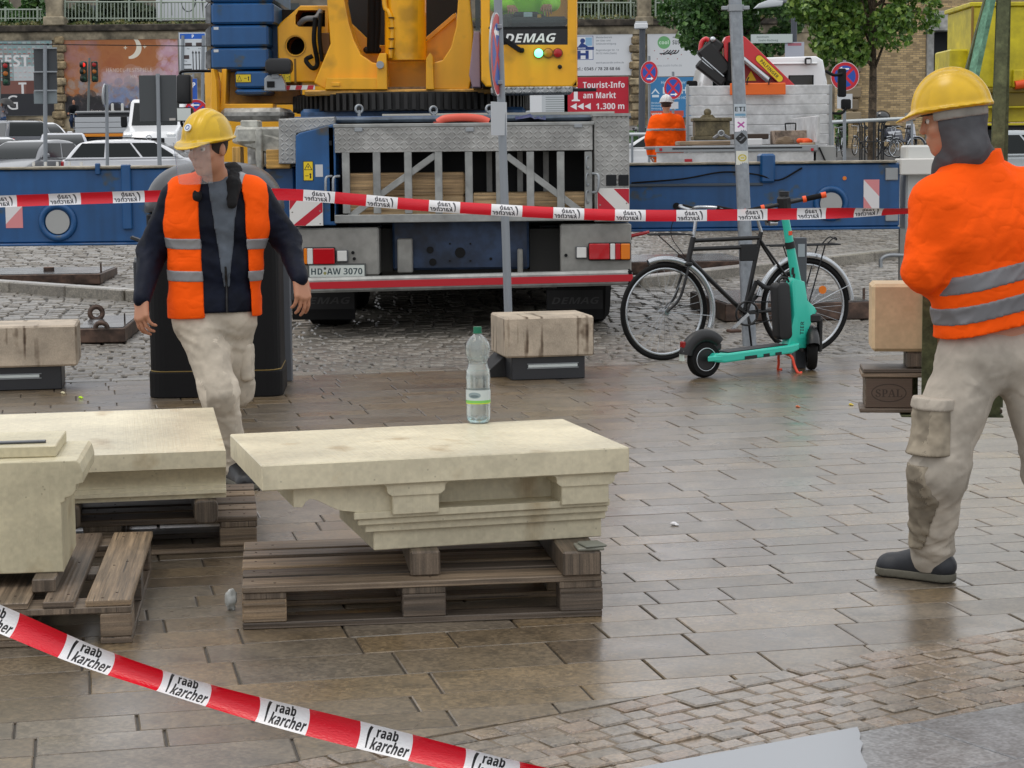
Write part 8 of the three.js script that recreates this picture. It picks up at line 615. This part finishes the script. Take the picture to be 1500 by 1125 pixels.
  put('orange and violet festival mural with a white crescent moon', 94, 50, 262, 170, 1024, 732, (x, W, H) => { x.fillStyle = '#a8683a'; x.fillRect(0, 0, W, H); const cl = (x0, y0, x1, y1, cols, n, a, s) => { let sd = s; const r = () => (sd = (sd * 16807) % 2147483647) / 2147483647; for (let i = 0; i < n; i++) { x.globalAlpha = a * (0.3 + 0.7 * r()); x.fillStyle = cols[Math.floor(r() * cols.length)]; const q = 14 + 60 * r() * r(); x.beginPath(); x.ellipse(x0 + (x1 - x0) * r(), y0 + (y1 - y0) * r(), q, q * (0.4 + 0.8 * r()), r() * 3, 0, 7); x.fill(); } x.globalAlpha = 1; }; cl(0, 0, W, 330, ['#a8622c', '#9c5630', '#b07040'], 160, 0.3, 11); cl(-30, 60, 300, 380, ['#a87874', '#966662', '#b08070'], 200, 0.35, 21); cl(860, 60, 1060, 420, ['#c096a8', '#caa4b4', '#b488a4', '#d6b8c4'], 200, 0.4, 31); cl(350, 330, 900, 470, ['#b49aa0', '#bca4ac', '#aa929c', '#c4b0b6'], 280, 0.4, 41); cl(0, 420, W, 760, ['#8c8a92', '#9c989c', '#7884a0', '#a8a29c'], 320, 0.45, 51); cl(350, 480, 760, 720, ['#7688b0', '#8496b8', '#6678a2', '#96a4be'], 240, 0.4, 61); cl(-20, 560, 330, 760, ['#1c1b1e', '#26242a', '#302c30'], 180, 0.6, 71); x.fillStyle = '#222024'; x.fillRect(0, 660, W, 80); cl(0, 640, W, 690, ['#1c1b1e', '#2c2a2e'], 90, 0.5, 81); x.fillStyle = '#e6dfce'; x.beginPath(); x.arc(600, 120, 100, -1.5, 1.75); x.arc(560, 108, 94, 1.35, -1.05, true); x.fill(); x.fillStyle = '#d8cdb8'; for (const [a, b] of [[555, 120], [728, 112]]) { x.beginPath(); x.moveTo(a, b - 20); x.lineTo(a + 6, b - 6); x.lineTo(a + 20, b); x.lineTo(a + 6, b + 6); x.lineTo(a, b + 20); x.lineTo(a - 6, b + 6); x.lineTo(a - 20, b); x.lineTo(a - 6, b - 6); x.fill(); } x.fillStyle = 'rgba(222,210,200,0.75)'; x.font = '46px sans-serif'; x.fillText('H\u00c4NDEL-FESTSPIELE', 372, 336, 570); x.font = '40px sans-serif'; x.fillText('HALLE', 590, 394); x.font = 'bold 34px sans-serif'; x.fillStyle = '#d6d0c8'; x.fillText('H\u00c4NDEL HALLE', 200, 706); });
  put('poster of small repeated ornaments with large white letters', -70, 53, 78, 170, 768, 608, (x, W, H) => { x.fillStyle = '#8d9a9c'; x.fillRect(0, 0, W, H); for (let j = 0; j < 9; j++) for (let i = 0; i < 24; i++) { x.fillStyle = ['#7fa4a4', '#a8b8b8', '#8fb0ae'][(i + j) % 3]; x.fillRect(i * 36 + 4, j * 36 + 6, 26, 22); x.fillStyle = '#a85a52'; x.fillRect(i * 36 + 6, j * 36 + 22, 20, 6); } x.fillStyle = 'rgba(206,208,210,0.7)'; x.fillRect(470, 230, 300, 110); speck(x, W, H, 60, ['#8a5a4a', '#6d4a44', '#5c545a'], 0.2, 99); x.fillStyle = '#6a4038'; x.fillRect(560, 340, 210, 130); x.fillStyle = '#24262c'; x.fillRect(0, 440, W, 170); x.fillStyle = '#7d5248'; x.fillRect(300, 340, 260, 100); x.fillStyle = '#dcdcdc'; x.font = 'bold 120px sans-serif'; x.fillText('FEST', 330, 230); x.fillText('T', 500, 440); x.font = '150px sans-serif'; x.fillText('G', 400, 560); });
  put('white cleaning company advertisement with blue logo and telephone number', 838, 46, 927, 111, 640, 468, (x, W, H) => { x.fillStyle = '#d8dbdf'; x.fillRect(0, 0, W, H); x.fillStyle = '#e4e6ea'; x.fillRect(40, 40, 180, 260); x.strokeStyle = '#2c4a8a'; x.lineWidth = 6; x.strokeRect(50, 46, 170, 250); x.fillStyle = '#8fb8d8'; x.fillRect(140, 60, 70, 90); x.fillStyle = '#1f3c80'; x.beginPath(); x.arc(110, 96, 26, 0, 7); x.fill(); x.beginPath(); x.moveTo(60, 160); x.lineTo(100, 110); x.lineTo(170, 160); x.fill(); x.fillRect(30, 160, 200, 34); x.fillRect(54, 200, 34, 90); x.fillRect(140, 200, 34, 90); x.fillRect(54, 226, 120, 26); x.fillStyle = '#dfe4ee'; x.font = 'bold 26px sans-serif'; x.fillText('MAIER', 60, 186); x.fillStyle = '#5c646e'; x.font = '26px sans-serif'; ['Meisterbetrieb', 'der Glas- und', 'Geb\u00e4udereinigung', '', 'Regensburger Str. 13', '06132 Halle (Saale)', ''].forEach((l, i) => x.fillText(l, 250, 70 + i * 34)); x.fillText('weinhaeuser@t-online.de', 250, 340, 360); x.fillStyle = '#2a2e34'; x.font = 'bold 46px sans-serif'; x.fillText('Tel.: 0345 / 78 28 68 66', 20, 412, 590); }, 'advertising_board', 'advert');
  put('red tourist information board with white lettering', 826, 112.5, 921, 170, 640, 388, (x, W, H) => { x.fillStyle = '#bf1630'; x.fillRect(0, 0, W, H); x.fillStyle = '#f0eef0'; x.font = 'bold 82px sans-serif'; x.fillText('Tourist-Info', 186, 108, 420); x.fillText('am Markt', 186, 212, 330); x.fillText('1.300 m', 314, 322, 290); x.font = 'bold 260px serif'; x.fillText('i', 70, 240); for (const a of [60, 130, 200]) { x.beginPath(); x.moveTo(a + 64, 258); x.lineTo(a + 64, 326); x.lineTo(a, 292); x.fill(); } }, 'advertising_board', 'advert');
  put('white sushi advertisement with a green round logo', 948, 44, 1052, 112, 640, 420, (x, W, H) => { x.fillStyle = '#d6d9dc'; x.fillRect(0, 0, W, H); x.fillStyle = '#6fae74'; x.beginPath(); x.arc(150, 110, 58, 0, 7); x.fill(); x.fillStyle = '#d6ecd8'; x.font = 'bold 46px sans-serif'; x.fillText('cool', 104, 126); x.fillStyle = '#3a3e42'; x.font = 'bold 52px sans-serif'; x.fillText('SUSHI', 226, 128, 110); x.font = '24px sans-serif'; x.fillText('and more', 228, 70); x.strokeStyle = '#22262a'; x.lineWidth = 10; for (let i = 0; i < 5; i++) { x.beginPath(); x.moveTo(110 + i * 30, 210 + (i % 2) * 8); x.quadraticCurveTo(150 + i * 30, 220, 190 + i * 24, 180); x.stroke(); } x.fillStyle = '#a04a4a'; for (let i = 0; i < 9; i++) x.fillRect(60 + (i * 61) % 280, 180 + (i * 37) % 110, 8, 8); x.fillStyle = '#9aa0a6'; x.font = '28px sans-serif'; x.fillText('www.sushi-halle.de', 70, 330); }, 'advertising_board', 'advert');
  put('blue builders advertisement with a white roof logo', 950, 112.5, 1054, 172, 640, 366, (x, W, H) => { x.fillStyle = '#3a80b4'; x.fillRect(0, 0, W, H); x.fillStyle = '#dce8f0'; x.font = 'bold 84px sans-serif'; x.fillText('BAUHERR', 120, 150); x.font = '34px sans-serif'; x.fillText('Hier bauen wir', 110, 60); x.fillText('HAUS UND HOF', 120, 200); x.beginPath(); x.moveTo(20, 150); x.lineTo(60, 100); x.lineTo(100, 150); x.lineTo(86, 150); x.lineTo(60, 122); x.lineTo(34, 150); x.fill(); x.fillRect(30, 160, 62, 22); x.font = '22px sans-serif'; for (let i = 0; i < 4; i++) x.fillText('Beratung und Planung', 22, 240 + i * 26); x.fillStyle = '#c8503c'; x.fillRect(16, 306, 300, 52); x.fillStyle = '#f0e8e4'; x.font = 'bold 40px sans-serif'; x.fillText('www.', 24, 346); }, 'advertising_board', 'advert');
  put('white notice boards with black lettering behind the cab step', 735, 138, 832, 175, 512, 196, (x, W, H) => { x.fillStyle = '#c4c9cc'; x.fillRect(0, 0, W, H); x.fillStyle = '#3c4444'; x.font = 'bold 58px sans-serif'; x.fillText('OHNE', 36, 116); x.fillStyle = '#e2e4e6'; x.fillRect(220, 0, 90, H); x.fillStyle = '#8d9496'; for (let i = 0; i < 9; i++) x.fillRect(340, 20 + i * 18, 150, 7); }, 'advertising_board', 'advert');
}
{ // long low building beyond the railway terrace
  const D = 175, t = thing('railway_building', 'long grey-brown railway building far behind the terrace shrubs', 'building', V(0, 3.2, -D)), wm = M(0xffffff, 0.85, { map: dirtTex(120, 112, 100, 0.4, 990, 5, 0.08) }), x0 = at(-300, 0, D).x, x1 = at(1750, 0, D).x; wpart('wall', b2(x0, 3, -D - 8, x1, 16, -D), wm, t); wpart('eaves', b2(x0, 16.01, -D - 8.5, x1, 16.6, -D + 0.5), M(0x5c564c, 0.8), t); const gm = M(0x3a4244, 0.3); for (let x = x0 + 3; x < x1 - 3; x += 4.2) for (const y of [6.5, 11.5]) wpart('window', b2(x, y, -D - 0.1, x + 1.6, y + 2.6, -D + 0.03), gm, t);
}
{ // brick building on the right
  const D = 82, t = thing('brick_building', 'pale brick building with a grey concrete doorway behind the tree', 'building', V(at(1380, 100, D).x, hG(D), -D)), bt = tex(256, 256, (u, v) => { const r = Math.floor(v * 16), o = (r % 2) * 0.5, fx = (u * 8 + o) % 1, fy = v * 16 - r, j = fx < 0.05 || fy < 0.16, k = 0.82 + 0.34 * hash3(Math.floor(u * 8 + o) % 8, r, 3) + 0.12 * (fbm(u, v, 20, 2, 960) - 0.5); return j ? [128, 116, 98] : [176 * k, 152 * k, 112 * k]; }, true, 0.5, 0.75), bm = M(0xffffff, 0.8, { map: bt }), cm = M(0xffffff, 0.75, { map: dirtTex(158, 158, 154, 0.3, 965, 5, 0.3) }), w = (n, g, m) => wpart(n, g, m, t);
  w('wall', bpx(1252, -120, 1356, 330, D, 5), bm); w('upper_wall', bpx(1356.5, -120, 1560, 15, D, 5), bm); w('string_course', bpx(1250, 12, 1430, 16, D - 0.1, 0.2), M(0x96876a, 0.8)); w('lintel', bpx(1357, 15.5, 1428, 45, D - 0.15, 1.0, 0.03), cm); w('door_jamb', bpx(1357, 45.5, 1367, 330, D - 0.15, 1.0, 0.03), cm); w('door_jamb', bpx(1421, 45.5, 1428, 330, D - 0.15, 1.0, 0.03), M(0x4a4a58, 0.6)); w('door_recess', bpx(1367.5, 46, 1420.5, 330, D + 1.5, 0.2), M(0x4e5154, 0.7)); w('soffit', bpx(1367.5, 45, 1420.5, 47, D + 0.85, 0.7), M(0x2c2d2f, 0.8)); w('right_wall', bpx(1428.5, 15.5, 1560, 330, D, 5), bm); let y = -40, i = 0; while (y < 170) { w('quoin', bpx(1241 - (i % 2) * 5, y, 1258 + (i % 2) * 4, y + 17, D - 0.2, 0.6, 0.05), [M(0x8c7c64, 0.8), M(0x7c6e5a, 0.8), M(0x96876e, 0.8)][i % 3]); y += 18.5; i++; }
}
// ---------- trees and plants ----------
const barkM = M(0xffffff, 0.85, { map: dirtTex(84, 72, 58, 0.7, 970, 10, 1.2), bumpMap: T_bump, bumpScale: 0.015 });
function leafMesh(name, n, place, size, cols, parent, vein = 0.5) { const P = new Float32Array(n * 18), C = new Float32Array(n * 18), c = new THREE.Color(); for (let i = 0; i < n; i++) { const { p, d } = place(i), s = size * rr(0.65, 1.25), a = V(rr(-1, 1), rr(-0.5, 0.9), rr(-1, 1)).normalize().addScaledVector(d, 0.7).normalize(), r = V(rr(-1, 1), rr(-0.35, 0.35), rr(-1, 1)).cross(a).normalize().multiplyScalar(s * 0.5), f = a.clone().cross(r).normalize().multiplyScalar(s * 0.55), b = a.clone().multiplyScalar(s * 0.18); const q = [p.clone().sub(f), p.clone().add(r).add(b), p.clone().add(f), p.clone().sub(r).add(b)]; [0, 1, 2, 0, 2, 3].forEach((k, j) => q[k].toArray(P, i * 18 + j * 3)); c.set(cols[Math.floor(rnd() * cols.length)]); const k = rr(0.75, 1.2); for (let j = 0; j < 6; j++) { C[i * 18 + j * 3] = c.r * k; C[i * 18 + j * 3 + 1] = c.g * k; C[i * 18 + j * 3 + 2] = c.b * k; } } const g = new THREE.BufferGeometry(); g.setAttribute('position', new THREE.BufferAttribute(P, 3)); g.setAttribute('color', new THREE.BufferAttribute(C, 3)); g.computeVertexNormals(); g.setAttribute('uv', new THREE.BufferAttribute(new Float32Array(n * 12), 2)); const m = MP(0xffffff, 0.55, { vertexColors: true, transmission: 0.4, thickness: 0, side: THREE.DoubleSide }); m.userData.keepUV = true; const o = mesh(name, g, m, parent); return o; }
function tree(label, foot, cc, rad, n, size, cols, tr, group) { const t = thing('street_tree', label, 'tree', foot, 0, group), h = cc.y - foot.y, tk = [rod(V(0, 0, 0), V(0.02, h * 0.5, 0.0), tr, tr * 0.82, 12), rod(V(0.02, h * 0.5, 0), V(0.0, h, 0), tr * 0.82, tr * 0.4, 12)]; mesh('trunk', tk, barkM, t); const C = cc.clone().sub(foot), clumps = []; const bs = []; for (let i = 0; i < 46; i++) { const u = rnd() * 2 - 1, a = rnd() * 6.283, q = Math.sqrt(1 - u * u), k = Math.cbrt(rr(0.12, 1)); const p = V(C.x + rad.x * k * q * Math.cos(a), C.y + rad.y * k * u, C.z + rad.z * k * q * Math.sin(a)); clumps.push({ p, r: rr(0.24, 0.44) * rad.x * 0.8 }); if (i < 20) { const s = V(0, h * rr(0.5, 0.95), 0); bs.push(rod(s, s.clone().lerp(p, 0.5).add(V(0, 0.1, 0)), tr * 0.35, tr * 0.22, 6), rod(s.clone().lerp(p, 0.5).add(V(0, 0.1, 0)), p, tr * 0.22, tr * 0.06, 6)); } } mesh('limbs', bs, barkM, t).userData.kind = 'stuff'; const o = leafMesh('crown', n, () => { const c = clumps[Math.floor(rnd() * clumps.length)], d = V(rr(-1, 1), rr(-1, 1), rr(-1, 1)).normalize(), k = Math.cbrt(rr(0.25, 1)); return { p: c.p.clone().addScaledVector(d, c.r * k), d }; }, size, cols, t); o.userData.kind = 'stuff'; return t; }
const G1 = [0x5a8028, 0x6a9236, 0x486c24, 0x7ea240, 0x98b450], G2 = [0x42702e, 0x507c36, 0x38602a, 0x628a40];
{
  const f2 = onG(1276, 52); tree('young maple with bright green crown and iron guard beside the brick building', f2, at(1268, -30, 52), V(1.75, 2.0, 1.6), 15000, 0.14, G1, 0.12, 'street trees'); const f1 = onG(1088, 74); tree('dark green street tree behind the loader crane', f1, at(1080, -8, 74), V(2.5, 2.4, 2.0), 15000, 0.18, G2, 0.14, 'street trees');
  const gd = thing('tree_guard', 'black iron bar guard around the maple trunk', 'tree guard', f2); for (let i = 0; i < 8; i++) { const a = i / 8 * 6.283; mesh('guard_bar', tube([V(0.3 * Math.cos(a), 0, 0.3 * Math.sin(a)), V(0.3 * Math.cos(a), 1.6, 0.3 * Math.sin(a)), V(0.36 * Math.cos(a), 1.75, 0.36 * Math.sin(a))], 0.022, 8, 6), M(0x1e1f20, 0.5), gd); } for (const y of [0.25, 1.2]) mesh('guard_hoop', torus(0.3, 0.016, 0, y, 0, Math.PI / 2, 0, 24, 6), M(0x1e1f20, 0.5), gd);
  const bush = (lb, x0, x1, y0, D, n, cols, cat = 'bush') => { const a = onG(x0, D), b = onG(x1, D), h = at((x0 + x1) / 2, y0, D).y - a.y, c = a.clone().lerp(b, 0.5), t = thing('bush', lb, cat, c), W = b.x - a.x; mesh('stems', Array.from({ length: 7 }, (_, i) => rod(V(W * (i / 6 - 0.5) * 0.8, 0, 0), V(W * (i / 6 - 0.5) * 0.9, h * 0.7, rr(-0.2, 0.2)), 0.03, 0.012, 6)), barkM, t).userData.kind = 'stuff'; leafMesh('foliage', n, () => { const x = rr(-0.5, 0.5), hh = h * (0.75 + 0.25 * n3(x * 9, 2, 3)); return { p: V(x * W, rr(0.05, 1) * hh, rr(-0.5, 0.5)), d: V(0, 0.5, 1) }; }, 0.13 * D / 45, cols, t).userData.kind = 'stuff'; }; bush('low green hedge behind the motor scooter and the bicycles', 1225, 1350, 150, 84, 3200, G2); bush('low hedge at the foot of the pilaster by the lamp post', 918, 975, 180, 70, 1500, G2); bush('tall dry grass and weeds growing along the terrace edge', -160, 300, 28, 127.5, 10, [0x7a7a48]);
  scene.remove(scene.children[scene.children.length - 1]);
  const D = 128, yb = at(750, 31, 126).y; const sh = (lb, x0, x1, y, Dd, n, cols, s) => { const a = at(x0, 30, Dd), b = at(x1, 30, Dd), t = thing('shrub', lb, 'shrub', V((a.x + b.x) / 2, yb, -Dd), 0, 'shrubs on the terrace'), W = b.x - a.x, h = at(x0, y, Dd).y - yb; mesh('stems', Array.from({ length: 6 }, (_, i) => rod(V(W * (i / 5 - 0.5) * 0.7, -0.1, 0), V(W * (i / 5 - 0.5) * 0.8, h * 0.7, 0), 0.05, 0.02, 5)), barkM, t).userData.kind = 'stuff'; leafMesh('foliage', n, () => { const x = rr(-0.5, 0.5), hh = h * (0.7 + 0.4 * n3(x * 7 + x0, 2, 3)); return { p: V(x * W, rr(0.02, 1) * hh, rr(-0.6, 0.6)), d: V(0, 0.3, 1) }; }, s, cols, t).userData.kind = 'stuff'; }; sh('dark green shrubs left of the stone pier on the terrace', -120, 64, -30, 129, 2600, G2, 0.45); sh('dense shrubs behind the railing above the mural', 92, 232, -20, 131, 2200, [0x35482c, 0x42542e, 0x4c5a3a], 0.45); sh('green shrubs behind the railing above the advertisements', 820, 930, -20, 129, 1600, [0x4a5c34, 0x5a6a3c, 0x3e5030], 0.45); sh('shrubs at the right of the terrace above the sushi board', 955, 1240, -30, 130, 2600, G2, 0.45);
  const gr = leafMesh('terrace_grass', 5200, () => { const x = rr(-160, 1240), p = at(x, 30, 126.2 + rr(0, 1)); p.y = yb + 0.03 + rr(0, 0.32) * (0.6 + 0.4 * n3(x * 0.05, 1, 1)); return { p, d: V(0, 0, 1) }; }, 0.2, [0x8a8850, 0x6c7a3c, 0xa09a64, 0x5c6a34], null); tag(gr, 'dry grass and weeds along the terrace edge above the wall', 'grass'); gr.userData.kind = 'stuff';
  const rail = (lb, x0, y0, x1, y1, D) => { const t = thing('barrier_rail', lb, 'railing', onG((x0 + x1) / 2, D), 0, 'low rails'); wpart('rail', rod(at(x0, y0, D), at(x1, y1, D), 0.045, 0.045, 8), M(0xc0c6c8, 0.35, { metalness: 0.4 }), t); for (const x of [x0 + 4, x1 - 4]) wpart('rail_post', rod(onG(x, D), at(x, y0, D), 0.03, 0.03, 8), grayM, t); }; rail('low steel rail in front of the hedge by the bicycles', 1215, 179, 1340, 173, 50); rail('low steel rail behind the parked bicycles at the cabinet', 922, 197, 1010, 196, 52);
}
{ // cyclist and pedestrian by the wall
  const b = onG(113, 112); const t = thing('person', 'cyclist in dark clothes riding along in front of the mural', 'person', b.clone().add(V(0, 0.02, 0))); const h = V.bind ? (x, y, z) => V(x, y, z) : 0; person({ J: { hd: h(0, 1.72, 0), nk: h(0, 1.53, 0), sL: h(-0.19, 1.44, 0), sR: h(0.19, 1.44, 0), eL: h(-0.26, 1.22, 0.15), eR: h(0.26, 1.22, 0.15), wL: h(-0.22, 1.12, 0.38), wR: h(0.22, 1.12, 0.38), hL: h(-0.1, 0.98, -0.12), hR: h(0.1, 0.98, -0.12), kL: h(-0.12, 0.72, 0.26), kR: h(0.12, 0.56, 0.2), aL: h(-0.12, 0.36, 0.1), aR: h(0.12, 0.2, 0.05), tL: h(0, 0, 1), tR: h(0, 0, 1) }, t, face: V(0, 0, 1), hair: 0x1c1614, trousers: cloth(0x2c3850), jacket: cloth(0x15171a), hem: h(0, 0.9, 0), cell: 0.03, hc: 0.016, hands: [{ w: h(-0.22, 1.12, 0.38), d: h(0, -0.3, 1), n: h(0, -1, 0), t: 1, curl: [0.7, 0.6, 0.4] }, { w: h(0.22, 1.12, 0.38), d: h(0, -0.3, 1), n: h(0, -1, 0), t: -1, curl: [0.7, 0.6, 0.4] }] });
  bicycle('bicycle ridden by the cyclist in dark clothes before the mural', b.clone(), Math.PI / 2 + 0.15, 0.05, { far: 1, single: 1 });
  const b2_ = onG(8, 114), t2 = thing('person', 'pedestrian in pale grey jacket walking under a black umbrella', 'person', b2_); person({ J: { hd: h(0, 1.66, 0), nk: h(0, 1.47, 0), sL: h(-0.18, 1.39, 0), sR: h(0.18, 1.39, 0), eL: h(-0.24, 1.12, 0.06), eR: h(0.26, 1.14, 0.08), wL: h(-0.22, 0.9, 0.12), wR: h(0.18, 1.2, 0.3), hL: h(-0.09, 0.92, 0), hR: h(0.09, 0.92, 0), kL: h(-0.1, 0.5, 0.1), kR: h(0.1, 0.5, -0.05), aL: h(-0.1, 0.09, 0.15), aR: h(0.1, 0.09, -0.2), tL: h(0, 0, 1), tR: h(0, 0, 1) }, t: t2, face: V(0.3, 0, 1), hair: 0x4a3626, trousers: cloth(0x3c5a88), jacket: cloth(0x8c8a92), hem: h(0, 0.84, 0), cell: 0.03, hc: 0.016, hands: [{ w: h(0.18, 1.2, 0.3), d: h(0, 0.2, 1), n: h(-1, 0, 0), t: 1, curl: [0.9, 0.8, 0.5] }, { w: h(-0.22, 0.9, 0.12), d: h(0, -1, 0.1), n: h(1, 0, 0), t: 1, curl: [0.4, 0.4, 0.3] }] });
  const u = thing('umbrella', 'black umbrella held by the pedestrian', 'umbrella', b2_.clone().add(V(0.22, 1.25, 0.33))); mesh('canopy', lathe([[0.001, 0.72], [0.15, 0.69], [0.35, 0.58], [0.52, 0.38], [0.51, 0.38], [0.34, 0.57], [0.001, 0.71]], 16).rotateZ(-0.3), M(0x141416, 0.5), u); mesh('shaft', rod(V(0, -0.1, 0), V(0.21, 0.7, 0), 0.012, 0.012), darkM, u);
}
renderer.render(scene, camera);
